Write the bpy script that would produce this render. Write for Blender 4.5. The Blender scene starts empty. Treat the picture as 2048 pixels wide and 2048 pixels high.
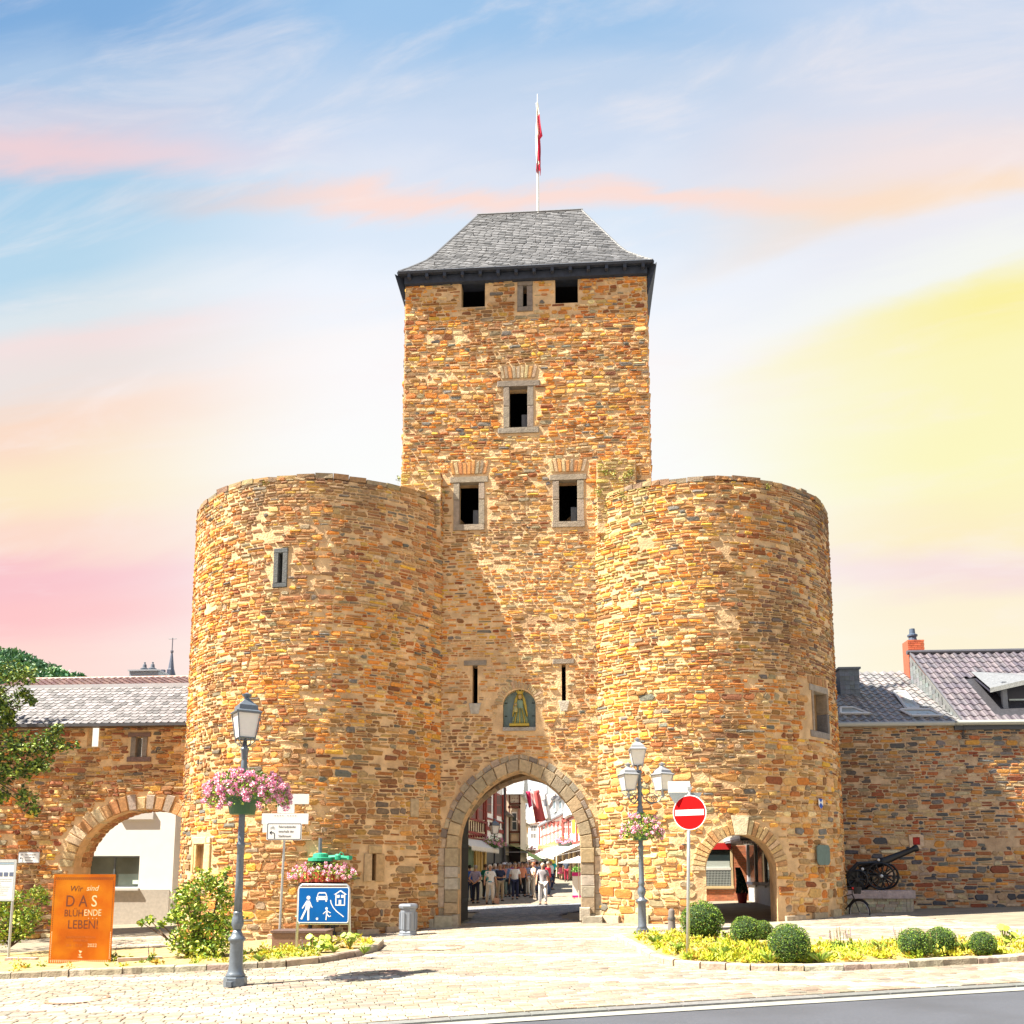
import bpy, bmesh, math, random
from math import sin, cos, pi, radians, sqrt, atan2, tan, floor
from mathutils import Vector, Matrix, noise

S = bpy.context.scene
COL = S.collection

# ------------------------------------------------------------------ camera, sky, sun, exposure
PSI, PIT = radians(3.96), radians(7.9)
FPX, CXP, CYP = 1800.0, 1024.0, 1500.0
CAM = (1.72, -27.0, 1.75)
EXPO = 1.8
cd = bpy.data.cameras.new('camera')
cam = bpy.data.objects.new('camera', cd); COL.objects.link(cam)
cam.location = CAM
cam.rotation_euler = (pi/2 + PIT, 0, PSI)
cd.sensor_width = 36.0; cd.lens = FPX/2048*36.0
cd.shift_y = (CYP-1024)/2048
cd.clip_start = 0.1; cd.clip_end = 3000
S.camera = cam

S.view_settings.view_transform = 'Standard'
S.view_settings.look = 'None'
S.view_settings.exposure = EXPO
S.view_settings.gamma = 1
S.view_settings.use_curve_mapping = False
S.cycles.max_bounces = 6

SUN_AZ, SUN_EL = radians(19), radians(55)      # light travels towards +x, a little towards +y
sd = Vector((cos(SUN_EL)*cos(SUN_AZ), cos(SUN_EL)*sin(SUN_AZ), -sin(SUN_EL)))
sl = bpy.data.lights.new('sun', 'SUN'); sl.energy = 5.0; sl.angle = radians(0.5); sl.color = (1, .92, .76)
so = bpy.data.objects.new('sun', sl); COL.objects.link(so); so.location = (-30, -30, 50)
so.rotation_euler = sd.to_track_quat('-Z', 'Y').to_euler()

def lin(r, g=None, b=None):
    if g is None: r, g, b = r
    return tuple((c/255/12.92 if c/255 < .04045 else ((c/255+.055)/1.055)**2.4) for c in (r, g, b)) + (1,)

W = bpy.data.worlds.new('World'); S.world = W; W.use_nodes = True
nt = W.node_tree; nt.nodes.clear(); N = nt.nodes; L = nt.links
def nd(t, **k):
    n = N.new(t)
    for a, b in k.items(): setattr(n, a, b)
    return n
def mth(op, a, b=None, c=None, clamp=False):
    n = nd('ShaderNodeMath', operation=op); n.use_clamp = clamp
    for i, v in enumerate((a, b, c)):
        if v is None: continue
        if isinstance(v, (int, float)): n.inputs[i].default_value = v
        else: L.new(v, n.inputs[i])
    return n.outputs[0]
tc = nd('ShaderNodeTexCoord'); sep = nd('ShaderNodeSeparateXYZ'); L.new(tc.outputs['Generated'], sep.inputs[0])
az = mth('ADD', mth('ARCTAN2', sep.outputs[0], sep.outputs[1]), PSI)
fwd = mth('ADD', mth('MULTIPLY', sep.outputs[0], -sin(PSI)), mth('MULTIPLY', sep.outputs[1], cos(PSI)))
el = mth('ARCTAN2', sep.outputs[2], mth('MAXIMUM', mth('ABSOLUTE', fwd), .15))     # cloud bands lie in long rows square to the street
comb = nd('ShaderNodeCombineXYZ')
L.new(mth('MULTIPLY', az, 1.6), comb.inputs[0])
L.new(mth('MULTIPLY_ADD', az, -1.3, mth('MULTIPLY', el, 8.0)), comb.inputs[1])
def MR(x, a, b):
    n = nd('ShaderNodeMapRange'); n.interpolation_type = 'SMOOTHSTEP'
    n.inputs[1].default_value = a; n.inputs[2].default_value = b; L.new(x, n.inputs[0]); return n.outputs[0]
def nz(scale, det, w, rough=.5):
    n = nd('ShaderNodeTexNoise'); n.inputs['Scale'].default_value = scale; n.inputs['Detail'].default_value = det
    n.inputs['Roughness'].default_value = rough
    n.inputs['Distortion'].default_value = .5
    m = nd('ShaderNodeMapping'); m.inputs['Location'].default_value = (w, w*.7, w*.3)
    L.new(comb.outputs[0], m.inputs[0]); L.new(m.outputs[0], n.inputs['Vector'])
    return n.outputs['Fac']
n1 = mth('SUBTRACT', nz(1.1, 4, 3.1), .5)
n2 = mth('SUBTRACT', nz(3.0, 6, 8.3, .6), .5)
v = mth('MULTIPLY', el, 1/radians(50))
v = mth('ADD', v, mth('ADD', mth('MULTIPLY', n1, .075), mth('MULTIPLY', n2, .05)))
wgt = mth('MULTIPLY', MR(v, .43, .55), mth('SUBTRACT', 1.0, MR(v, .72, .82)))
vL = mth('SUBTRACT', v, mth('MULTIPLY', wgt, mth('MULTIPLY', mth('ADD', az, .5), .24)))
vR = mth('SUBTRACT', v, mth('MULTIPLY', wgt, mth('MULTIPLY', mth('SUBTRACT', az, .45), .30)))
def ramp(stops, v=v):
    r = nd('ShaderNodeValToRGB'); cr = r.color_ramp
    cr.interpolation = 'EASE'
    while len(cr.elements) > 1: cr.elements.remove(cr.elements[-1])
    stops = sorted(stops)
    cr.elements[0].position = stops[0][0]; cr.elements[0].color = lin(stops[0][1])
    for p, c in stops[1:]:
        e = cr.elements.new(p); e.color = lin(c)
    L.new(v, r.inputs[0]); return r.outputs[0]
RL = ramp([(1, (110,158,210)), (.94, (124,170,216)), (.885, (172,198,226)), (.86, (205,208,224)), (.83, (238,208,210)), (.80, (168,206,230)), (.72, (182,214,232)),
           (.665, (222,230,232)), (.63, (244,224,218)), (.60, (238,226,218)), (.56, (253,218,190)), (.48, (254,232,190)), (.42, (254,216,194)), (.38, (251,192,194)),
           (.33, (255,194,190)), (.28, (255,214,200)), (.1, (255,226,208))], vL)
RM = ramp([(1, (138,180,226)), (.95, (158,196,232)), (.88, (196,214,236)), (.84, (210,222,240)), (.805, (224,230,242)), (.787, (255,224,212)), (.765, (222,234,247)), (.70, (242,246,252)), (.62, (255,251,249)), (.5, (255,254,249)), (.3, (255,253,244)), (.1, (255,250,240))])
RR = ramp([(1, (176,202,236)), (.95, (200,216,238)), (.88, (224,226,237)), (.82, (247,230,225)), (.785, (255,226,196)), (.755, (240,238,242)), (.70, (248,248,240)), (.655, (255,243,152)),
           (.60, (255,247,184)), (.50, (255,248,186)), (.42, (255,238,190)), (.385, (249,222,214)), (.34, (255,240,205)), (.25, (255,242,205)), (.1, (255,240,215))], vR)
def mrange(x, a, b):
    n = nd('ShaderNodeMapRange'); n.interpolation_type = 'SMOOTHSTEP'
    n.inputs[1].default_value = a; n.inputs[2].default_value = b; L.new(x, n.inputs[0]); return n.outputs[0]
def cmix(f, a, b):
    n = nd('ShaderNodeMix', data_type='RGBA')
    if isinstance(f, float): n.inputs[0].default_value = f
    else: L.new(f, n.inputs[0])
    for s, x in ((6, a), (7, b)):
        if isinstance(x, tuple): n.inputs[s].default_value = x
        else: L.new(x, n.inputs[s])
    return n.outputs[2]
azn = mth('ADD', az, mth('MULTIPLY', n1, .25))
c = cmix(mrange(azn, -.52, -.17), RL, RM)
c = cmix(mrange(azn, .13, .50), c, RR)
wisp = mrange(nz(2.2, 7, 1.7, .62), .50, .78)
c = cmix(mth('MULTIPLY', wisp, .45), c, lin(255, 243, 238))
bg = nd('ShaderNodeBackground'); L.new(c, bg.inputs[0]); bg.inputs[1].default_value = 1.0/2**EXPO
sky = nd('ShaderNodeTexSky', sky_type='NISHITA'); sky.sun_disc = False
sky.sun_elevation = SUN_EL; sky.sun_rotation = radians(251)
bg2 = nd('ShaderNodeBackground'); L.new(sky.outputs[0], bg2.inputs[0]); bg2.inputs[1].default_value = .12
mx = nd('ShaderNodeMixShader'); mx.inputs[0].default_value = .95
L.new(bg2.outputs[0], mx.inputs[1]); L.new(bg.outputs[0], mx.inputs[2])
wo = nd('ShaderNodeOutputWorld'); L.new(mx.outputs[0], wo.inputs[0])

# ------------------------------------------------------------------ survey helpers: sight lines of the survey photograph met with known planes
def ray(px, py):
    X = (px-CXP)/FPX; U = (CYP-py)/FPX
    Y = cos(PIT)-U*sin(PIT); Z = sin(PIT)+U*cos(PIT)
    return Vector((X*cos(PSI)-Y*sin(PSI), X*sin(PSI)+Y*cos(PSI), Z))
def at(px, py, y):
    d = ray(px, py); t = (y-CAM[1])/d.y
    return Vector(CAM)+d*t
def G(x, y):
    yy = y+13
    a = .022*yy if yy > 0 else .008*yy
    f = max(0.0, min(1.0, (60-y)/40)) if y > 20 else 1.0
    return a + (.0335*x - .0115*sqrt(x*x+4)+.023)*f if y < 60 else a*1.0
def gat(px, py, off=0.0):
    d = ray(px, py); p = Vector(CAM); z = 0.0
    for i in range(30):
        t = (z+off-CAM[2])/d.z; p = Vector(CAM)+d*t
        z = G(p.x, min(p.y, 90))
    return p
def depth(p):
    return (-(p[0]-CAM[0])*sin(PSI)+(p[1]-CAM[1])*cos(PSI))*cos(PIT)+(p[2]-CAM[2])*sin(PIT)
def mpp(p): return depth(p)/FPX       # metres per survey pixel at p

# ------------------------------------------------------------------ materials
MATS = {}
def mat(name, col=(.5,.5,.5), rough=.7, metal=0.0, var=.15, scale=8.0, bump=.0, attr=False, bscale=None, alpha=None, emit=None, trans=0.0, stretch=None, stain=None, spec=None):
    if name in MATS: return MATS[name]
    m = bpy.data.materials.new(name); m.use_nodes = True
    t = m.node_tree; b = t.nodes['Principled BSDF']
    b.inputs['Roughness'].default_value = rough; b.inputs['Metallic'].default_value = metal
    if spec is not None: b.inputs['Specular IOR Level'].default_value = spec
    tcn = t.nodes.new('ShaderNodeTexCoord'); mp = t.nodes.new('ShaderNodeMapping')
    if stretch: mp.inputs['Scale'].default_value = stretch
    t.links.new(tcn.outputs['Object'], mp.inputs[0])
    n = t.nodes.new('ShaderNodeTexNoise'); n.inputs['Scale'].default_value = scale; n.inputs['Detail'].default_value = 5
    t.links.new(mp.outputs[0], n.inputs['Vector'])
    if attr:
        a = t.nodes.new('ShaderNodeAttribute'); a.attribute_name = 'Col'; csrc = a.outputs['Color']
    else:
        r = t.nodes.new('ShaderNodeRGB'); r.outputs[0].default_value = (*col[:3], 1); csrc = r.outputs[0]
    mr = t.nodes.new('ShaderNodeMapRange'); mr.inputs[1].default_value = .3; mr.inputs[2].default_value = .7
    mr.inputs[3].default_value = 1-var; mr.inputs[4].default_value = 1+var
    t.links.new(n.outputs['Fac'], mr.inputs[0])
    vm = t.nodes.new('ShaderNodeVectorMath'); vm.operation = 'SCALE'
    t.links.new(csrc, vm.inputs[0]); t.links.new(mr.outputs[0], vm.inputs['Scale'])
    src = vm.outputs[0]
    if stain:
        sc, scol, lo, hi = stain
        n3 = t.nodes.new('ShaderNodeTexNoise'); n3.inputs['Scale'].default_value = sc; n3.inputs['Detail'].default_value = 6
        t.links.new(tcn.outputs['Object'], n3.inputs['Vector'])
        mr3 = t.nodes.new('ShaderNodeMapRange'); mr3.inputs[1].default_value = lo; mr3.inputs[2].default_value = hi
        t.links.new(n3.outputs['Fac'], mr3.inputs[0])
        mx3 = t.nodes.new('ShaderNodeMix'); mx3.data_type = 'RGBA'
        t.links.new(mr3.outputs[0], mx3.inputs[0]); t.links.new(src, mx3.inputs[6]); mx3.inputs[7].default_value = (*scol, 1)
        src = mx3.outputs[2]
    t.links.new(src, b.inputs['Base Color'])
    if trans: b.inputs['Transmission Weight'].default_value = trans
    if alpha is not None: b.inputs['Alpha'].default_value = alpha
    if bump:
        n2 = t.nodes.new('ShaderNodeTexNoise'); n2.inputs['Scale'].default_value = bscale or scale*3; n2.inputs['Detail'].default_value = 4
        t.links.new(mp.outputs[0], n2.inputs['Vector'])
        bp = t.nodes.new('ShaderNodeBump'); bp.inputs['Strength'].default_value = bump; bp.inputs['Distance'].default_value = .03
        t.links.new(n2.outputs['Fac'], bp.inputs['Height']); t.links.new(bp.outputs[0], b.inputs['Normal'])
    if emit: b.inputs['Emission Color'].default_value = (*emit[:3], 1); b.inputs['Emission Strength'].default_value = emit[3]
    MATS[name] = m; return m

M_STONE = mat('rubble stone', rough=.9, var=.22, scale=14, bump=.6, bscale=30, attr=True)
M_MORTAR = mat('lime mortar', (.66,.45,.25), .95, var=.22, scale=3.0, bump=.8, bscale=18, stain=(.9, (.36,.22,.12), .5, .78))
M_ASHLAR = mat('sandstone blocks', rough=.9, var=.2, scale=9, bump=.5, bscale=26, attr=True)
M_PAINT = mat('coloured paint', rough=.55, var=.05, scale=12, attr=True)
M_MATTE = mat('matte coloured surface', rough=.9, var=.1, scale=10, bump=.15, attr=True)
M_SLATE = mat('slate roofing', rough=.5, var=.18, scale=11, bump=.3, attr=True, spec=.6)
M_TILE = mat('glazed roof tile', rough=.38, var=.1, scale=8, attr=True, spec=.6)
M_DARK = mat('dark interior', (.010,.011,.022), .95, var=.1)
M_SKIN = mat('skin', (.5,.27,.17), .6, var=.05)
M_CLOTH = mat('cloth', rough=.95, var=.12, scale=20, attr=True)
M_METAL = mat('grey painted iron', (.15,.18,.22), .38, .35, var=.12, scale=20, bump=.08)
M_GALV = mat('galvanised steel', (.50,.53,.56), .35, .6, var=.08, scale=14)
M_GLASS = mat('window glass', (.03,.045,.05), .06, var=.1, spec=.9)
M_FROST = mat('frosted lamp glass', (.80,.78,.74), .35, var=.03)
M_LEAF = mat('leaf', rough=.55, var=.25, scale=6, attr=True)
M_PETAL = mat('petal', rough=.6, var=.1, scale=6, attr=True)
M_BLACK = mat('black iron', (.014,.016,.022), .4, .3, var=.2)

# ------------------------------------------------------------------ mesh builder
class MB:
    def __init__(s): s.v = []; s.f = []; s.c = []; s.m = []; s.col = (1,1,1)
    def add(s, vs, fs, col=None, m=0):
        o = len(s.v); s.v.extend([tuple(p) for p in vs]); col = col or s.col
        for f in fs: s.f.append(tuple(i+o for i in f)); s.c.append(col); s.m.append(m)
        return s
    def box(s, a, b, col=None, m=0, T=None):
        x0,y0,z0 = a; x1,y1,z1 = b
        vs = [(x0,y0,z0),(x1,y0,z0),(x1,y1,z0),(x0,y1,z0),(x0,y0,z1),(x1,y0,z1),(x1,y1,z1),(x0,y1,z1)]
        if T is not None: vs = [T@Vector(p) for p in vs]
        return s.add(vs, [(3,2,1,0),(4,5,6,7),(0,1,5,4),(1,2,6,5),(2,3,7,6),(3,0,4,7)], col, m)
    def quad(s, a, b, c, d, col=None, m=0): return s.add([a,b,c,d], [(0,1,2,3)], col, m)
    def lathe(s, prof, n=16, c=(0,0,0), col=None, m=0, T=None, flute=0.0, rot=0.0):
        vs = []; fs = []
        for (r, z) in prof:
            for k in range(n):
                a = 2*pi*k/n+rot; rr = r*(1-(flute if k % 2 else 0))
                p = Vector((c[0]+rr*cos(a), c[1]+rr*sin(a), c[2]+z))
                vs.append(T@p if T is not None else p)
        for i in range(len(prof)-1):
            for k in range(n):
                fs.append((i*n+k, i*n+(k+1) % n, (i+1)*n+(k+1) % n, (i+1)*n+k))
        fs.append(tuple(range(n))[::-1]); fs.append(tuple((len(prof)-1)*n+k for k in range(n)))
        return s.add(vs, fs, col, m)
    def tube(s, pts, r, n=8, col=None, m=0, cap=True):
        pts = [Vector(p) for p in pts]; vs = []; fs = []
        rs = r if isinstance(r, (list, tuple)) else [r]*len(pts)
        up = Vector((0,0,1)); u = None
        for i, p in enumerate(pts):
            t = (pts[min(i+1, len(pts)-1)]-pts[max(i-1, 0)])
            if t.length < 1e-9: t = Vector((0,0,1))
            t.normalize()
            if u is None:
                u = t.cross(up)
                if u.length < .05: u = t.cross(Vector((1,0,0)))
            u = (u-t*u.dot(t)).normalized(); w = t.cross(u)
            for k in range(n):
                a = 2*pi*k/n; vs.append(p+(u*cos(a)+w*sin(a))*rs[i])
        for i in range(len(pts)-1):
            for k in range(n): fs.append((i*n+k, i*n+(k+1) % n, (i+1)*n+(k+1) % n, (i+1)*n+k))
        if cap: fs.append(tuple(range(n))[::-1]); fs.append(tuple((len(pts)-1)*n+k for k in range(n)))
        return s.add(vs, fs, col, m)
    def bar(s, a, b, w, h=None, col=None, m=0):
        return s.tube([a, b], (w if h is None else (w+h)/2), 4, col, m)
    def prism(s, poly, y0, y1, col=None, m=0, T=None):       # poly in (x,z), extruded along y
        n = len(poly); vs = [Vector((x, y0, z)) for x, z in poly]+[Vector((x, y1, z)) for x, z in poly]
        if T is not None: vs = [T@p for p in vs]
        return s.add(vs, [tuple(range(n)), tuple(range(n, 2*n))[::-1]]+[(k, k+n, (k+1) % n+n, (k+1) % n) for k in range(n)], col, m)
    def ball(s, c, r, n=8, col=None, m=0, sz=(1,1,1)):
        vs = []; fs = []; h = n//2
        for i in range(1, h):
            a = pi*i/h
            for k in range(n): b = 2*pi*k/n; vs.append((c[0]+r*sz[0]*sin(a)*cos(b), c[1]+r*sz[1]*sin(a)*sin(b), c[2]+r*sz[2]*cos(a)))
        for i in range(h-2):
            for k in range(n): fs.append((i*n+k, (i+1)*n+k, (i+1)*n+(k+1) % n, i*n+(k+1) % n))
        vs += [(c[0], c[1], c[2]+r*sz[2]), (c[0], c[1], c[2]-r*sz[2])]; t = len(vs)-2
        for k in range(n): fs.append((t, k, (k+1) % n)); fs.append((t+1, (h-2)*n+(k+1) % n, (h-2)*n+k))
        return s.add(vs, fs, col, m)
    def mesh(s, name, mats, smooth=False):
        me = bpy.data.meshes.new(name); me.from_pydata(s.v, [], s.f)
        mats = mats if isinstance(mats, (list, tuple)) else [mats]
        for x in mats: me.materials.append(x)
        if len(mats) > 1: me.polygons.foreach_set('material_index', s.m)
        a = me.color_attributes.new('Col', 'FLOAT_COLOR', 'CORNER'); buf = []
        for f, c in zip(s.f, s.c): buf.extend((c[0], c[1], c[2], 1.0)*len(f))
        a.data.foreach_set('color', buf)
        if smooth: me.polygons.foreach_set('use_smooth', [True]*len(me.polygons))
        me.update(); return me
    def build(s, name, mats, parent=None, smooth=False, label=None, kind=None):
        return put(name, s.mesh(name, mats, smooth), parent, label, kind)

def put(name, me, parent=None, label=None, kind=None, loc=None):
    o = bpy.data.objects.new(name, me); COL.objects.link(o)
    if parent is not None:
        o.parent = parent
        o['_w'] = 1
        o.matrix_parent_inverse = root_mat(parent).inverted()
    if label: o['label'] = label
    if kind: o['kind'] = kind
    if loc is not None: o.location = loc
    del_w(o); return o
def del_w(o):
    if '_w' in o: del o['_w']
def root_mat(o):
    if o.type == 'EMPTY' or o.parent is None: return o.matrix_basis.copy()
    return root_mat(o.parent) @ o.matrix_parent_inverse @ o.matrix_basis
def tag(o, label=None, cat=None, group=None, kind=None):
    if label: o['label'] = label
    if cat: o['category'] = cat
    if group: o['group'] = group
    if kind: o['kind'] = kind
    return o
def empty(name, loc, label, cat, group=None, rz=0.0):
    o = bpy.data.objects.new(name, None); COL.objects.link(o)
    o.location = loc; o.rotation_euler = (0, 0, rz); o.empty_display_size = .3
    return tag(o, label, cat, group)
def local_child(name, me, parent, label=None, kind=None):      # mesh given in the parent's own space
    o = bpy.data.objects.new(name, me); COL.objects.link(o); o.parent = parent
    if label: o['label'] = label
    if kind: o['kind'] = kind
    return o
def copy_tree(o, parent=None, loc=None, rz=None):
    c = o.copy(); COL.objects.link(c)
    if parent is not None: c.parent = parent
    if loc is not None: c.location = loc
    if rz is not None: c.rotation_euler = (0, 0, rz)
    for ch in list(KIDS.get(o.name, [])) or [x for x in o.children]: copy_tree(ch, c)
    return c
KIDS = {}
def boolean(ob, cutters, op='DIFFERENCE'):
    tmp = []
    for cme in cutters:
        c = bpy.data.objects.new('cut', cme); COL.objects.link(c); tmp.append(c)
        md = ob.modifiers.new('b', 'BOOLEAN'); md.operation = op; md.object = c; md.solver = 'EXACT'
    dg = bpy.context.evaluated_depsgraph_get(); dg.update()
    me = bpy.data.meshes.new_from_object(ob.evaluated_get(dg))
    ob.modifiers.clear(); old = ob.data; nm = old.name; ob.data = me
    bpy.data.meshes.remove(old); me.name = nm
    for c in tmp:
        d = c.data; bpy.data.objects.remove(c); bpy.data.meshes.remove(d)
    return ob
def text_mesh(name, s, size, mtl, T, parent, ext=.002, align='CENTER', font_x=1.0, label=None, shear=0):
    cu = bpy.data.curves.new(name, 'FONT'); cu.body = s; cu.size = size; cu.align_x = align; cu.align_y = 'CENTER'; cu.extrude = ext; cu.shear = shear; cu.resolution_u = 3
    o = bpy.data.objects.new(name, cu); COL.objects.link(o); o.scale = (font_x, 1, 1)
    dg = bpy.context.evaluated_depsgraph_get(); dg.update()
    me = bpy.data.meshes.new_from_object(o.evaluated_get(dg)); bpy.data.objects.remove(o)
    me.transform(Matrix.Diagonal((font_x, 1, 1, 1))); me.transform(T)
    me.materials.clear(); me.materials.append(mtl)
    return put(name, me, parent, label)
def jit(c, a, rng, hue=.06):
    k = 1+rng.uniform(-a, a)
    return tuple(max(.004, min(.95, x*k*(1+rng.uniform(-hue, hue)))) for x in c)
# ------------------------------------------------------------------ ground
ROAD_A = gat(900, 2040); ROAD_B = gat(2048, 1970)           # edge between setts and road gutter
rdir = Vector((ROAD_B.x-ROAD_A.x, ROAD_B.y-ROAD_A.y)); rdir.normalize(); rnor = Vector((rdir.y, -rdir.x))   # rnor towards the camera side
def roadside(x, y): return (x-ROAD_A.x)*rnor.x+(y-ROAD_A.y)*rnor.y       # >0 on the road
def sheet(name, xs, ys, off, mtl, test=None, kind='structure', zf=G):
    b = MB(); idx = {}
    for i, x in enumerate(xs):
        for j, y in enumerate(ys):
            idx[i, j] = len(b.v); b.v.append((x, y, zf(x, y)+off))
    for i in range(len(xs)-1):
        for j in range(len(ys)-1):
            if test and not test((xs[i]+xs[i+1])/2, (ys[j]+ys[j+1])/2): continue
            b.f.append((idx[i,j], idx[i+1,j], idx[i+1,j+1], idx[i,j+1])); b.c.append((1,1,1)); b.m.append(0)
    o = b.build(name, mtl, smooth=True); return tag(o, kind=kind)
def frange(a, b, st):
    n = max(1, int(round((b-a)/st))); return [a+(b-a)*i/n for i in range(n+1)]
M_GROUND = mat('gravel and dust joints', (.22,.19,.145), .95, var=.18, scale=2.5, bump=.4, bscale=40)
xs = [-900,-400,-200,-100,-60]+frange(-40, 40, 1.0)+[60,100,200,400,900]
ys = [-400,-200,-100,-60]+frange(-40, 92, 1.0)+[140,250,500,1200]
sheet('ground', xs, ys, -.03, M_GROUND)

rng = random.Random(5)
SETT_PAL = [(.27,.235,.175),(.30,.26,.195),(.25,.20,.155),(.21,.19,.155),(.32,.285,.225),(.25,.18,.14),(.28,.245,.20)]
M_SETT = mat('stone setts', rough=.85, var=.15, scale=12, bump=.4, bscale=40, attr=True)
def sett(b, cx, cy, lx, ly, ang, col, h=.022, top=.0):
    ca, sa = cos(ang), sin(ang); vs = []
    for k, (hz, ins) in enumerate(((-.02, 0), (h-.008, .0), (h, .012))):
        for sx, sy in ((-1,-1),(1,-1),(1,1),(-1,1)):
            ux, uy = sx*(lx/2-ins), sy*(ly/2-ins)
            x, y = cx+ux*ca-uy*sa, cy+ux*sa+uy*ca
            vs.append((x, y, G(x, y)+hz+top))
    fs = [(8,9,10,11)]
    for r in (0, 4):
        for k in range(4): fs.append((r+k, r+(k+1) % 4, r+4+(k+1) % 4, r+4+k))
    b.add(vs, fs, col)
paving = empty('sett_paving', (0, -13, G(0,-13)), None, None); paving['kind'] = 'structure'
KL = [gat(*p) for p in ((-260,1972),(0,1960),(300,1948),(470,1941),(560,1936),(640,1928),(710,1915),(752,1903),(764,1892),(740,1886),(650,1884))]
KR = [gat(*p) for p in ((1232,1880),(1265,1897),(1300,1918),(1345,1934),(1420,1941),(1520,1944),(1640,1944),(1800,1938),(1950,1930),(2048,1924),(2300,1912))]
def inside(p, poly):
    c = False; n = len(poly); x, y = p
    for i in range(n):
        x1, y1 = poly[i][0], poly[i][1]; x2, y2 = poly[i-1][0], poly[i-1][1]
        if (y1 > y) != (y2 > y) and x < (x2-x1)*(y-y1)/(y2-y1)+x1: c = not c
    return c
BEDL = [(p.x, p.y) for p in KL]+[(gat(480,1890).x, gat(480,1890).y), (gat(300,1905).x, gat(300,1905).y), (gat(0,1915).x, gat(0,1915).y), (gat(-260,1925).x, gat(-260,1925).y)]
BEDR = [(p.x, p.y) for p in KR]+[(gat(2300,1868).x, gat(2300,1868).y), (gat(2048,1880).x, gat(2048,1880).y), (gat(1700,1888).x, gat(1700,1888).y), (gat(1500,1885).x, gat(1500,1885).y), (gat(1330,1876).x, gat(1330,1876).y)]
TW = [(-6.32, 2.32, 4.6), (5.70, 3.27, 4.6)]
def blocked(x, y, m=.02):
    if inside((x, y), BEDL) or inside((x, y), BEDR): return True
    for cx, cy, R in TW:
        if (x-cx)**2+(y-cy)**2 < (R+.0)**2: return True
    return False
cells = []
band = lambda x, y: abs(((y*.97+x*.24+13.0) % 3.4)-1.7) < .17        # light channel rows crossing the forecourt
row = 0; t = -.14
while t > -22.0:
    t -= .155; row += 1
    s = -13 + (row % 2)*.12
    while s < 15:
        lx = rng.uniform(.19, .27); cx = ROAD_A.x+rdir.x*(s+lx/2)+rnor.x*t; cy = ROAD_A.y+rdir.y*(s+lx/2)+rnor.y*t; s += lx+.012
        if cy > 1.2 or cx < -13 or cx > 13: continue
        if blocked(cx, cy): continue
        d = sqrt((cx-CAM[0])**2+(cy-CAM[1])**2)
        if d < 9.5 or abs(cx-CAM[0]+(cy-CAM[1])*.07) > .62*(cy-CAM[1])+.5: continue
        col = jit(rng.choice(SETT_PAL), .14, rng, .05)
        n_ = noise.noise(Vector((cx*.5, cy*.5, 0)))
        col = tuple(c_*(1+.30*n_+.12*noise.noise(Vector((cx*2.2, cy*2.2, 4)))) for c_ in col)
        if band(cx, cy): col = jit((.38,.36,.31), .08, rng, .03)
        cells.append((d, cx, cy, lx, .143, atan2(rdir.y, rdir.x), col))
cells.sort()
for d, cx, cy, lx, ly, a, col in cells[:300]:
    b = MB(); sett(b, cx, cy, lx, ly, a+rng.uniform(-.02,.02), col, .020+rng.uniform(-.005,.006)); b.build('sett', M_SETT, paving)
b = MB()
for d, cx, cy, lx, ly, a, col in cells[300:]: sett(b, cx, cy, lx, ly, a+rng.uniform(-.02,.02), col, .020+rng.uniform(-.005,.006))
# setts in the passage and the street behind
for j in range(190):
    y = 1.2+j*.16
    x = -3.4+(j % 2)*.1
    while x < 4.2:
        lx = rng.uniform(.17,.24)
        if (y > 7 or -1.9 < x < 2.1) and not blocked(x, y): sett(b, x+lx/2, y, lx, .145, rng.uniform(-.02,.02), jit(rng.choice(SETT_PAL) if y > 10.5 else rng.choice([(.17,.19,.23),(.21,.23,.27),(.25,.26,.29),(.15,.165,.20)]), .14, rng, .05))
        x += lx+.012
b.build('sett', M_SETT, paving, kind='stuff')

# manhole lid ring in the setts
for px_, py_, r_ in ((155, 2002, .42), (880, 1898, .5)):
    p = gat(px_, py_)
    b = MB()
    for k in range(28):
        a0 = 2*pi*k/28; a1 = 2*pi*(k+.8)/28
        vs = []
        for rr in (r_, r_+.07):
            for a in (a0, a1): x, y = p.x+rr*cos(a), p.y+rr*sin(a); vs.append((x, y, G(x, y)+.031))
        b.add(vs, [(0,1,3,2)], (.25,.15,.10))
    b.lathe([(r_-.0, -.01), (r_-.0, .028), (.02, .028)], 28, (p.x, p.y, G(p.x, p.y)), (.40,.33,.25))
    tag(b.build('manhole_cover', M_MATTE), 'round manhole cover ringed with rusty setts '+('in the paving at the corten panel side' if px_ < 500 else 'in the paving before the gate'), 'manhole cover')

# road, gutter band and kerb
M_ASPH = mat('asphalt', (.066,.072,.092), .85, var=.12, scale=30, bump=.3, bscale=120, stain=(.7, (.052,.056,.070), .45, .7))
def rd(s, t, off=0): x = ROAD_A.x+rdir.x*s+rnor.x*t; y = ROAD_A.y+rdir.y*s+rnor.y*t; return (x, y, G(x, y)+off)
b = MB()
for s in range(-40, 60, 2):
    for t0, t1 in ((.42, 3), (3, 6), (6, 9), (9, 30)): b.quad(rd(s,t0,-.012), rd(s,t1,-.012), rd(s+2,t1,-.012), rd(s+2,t0,-.012))
tag(b.build('road', M_ASPH, smooth=True), kind='structure')
b = MB()
for s in range(-40, 60, 1): b.box((0,0,0),(0,0,0)) if 0 else b.quad(rd(s,.15,.0), rd(s,.40,-.006), rd(s+1,.40,-.006), rd(s+1,.15,.0))
tag(b.build('road_gutter', mat('pale concrete gutter', (.25,.25,.23), .8, var=.1, scale=6, bump=.2)), kind='structure')
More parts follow.
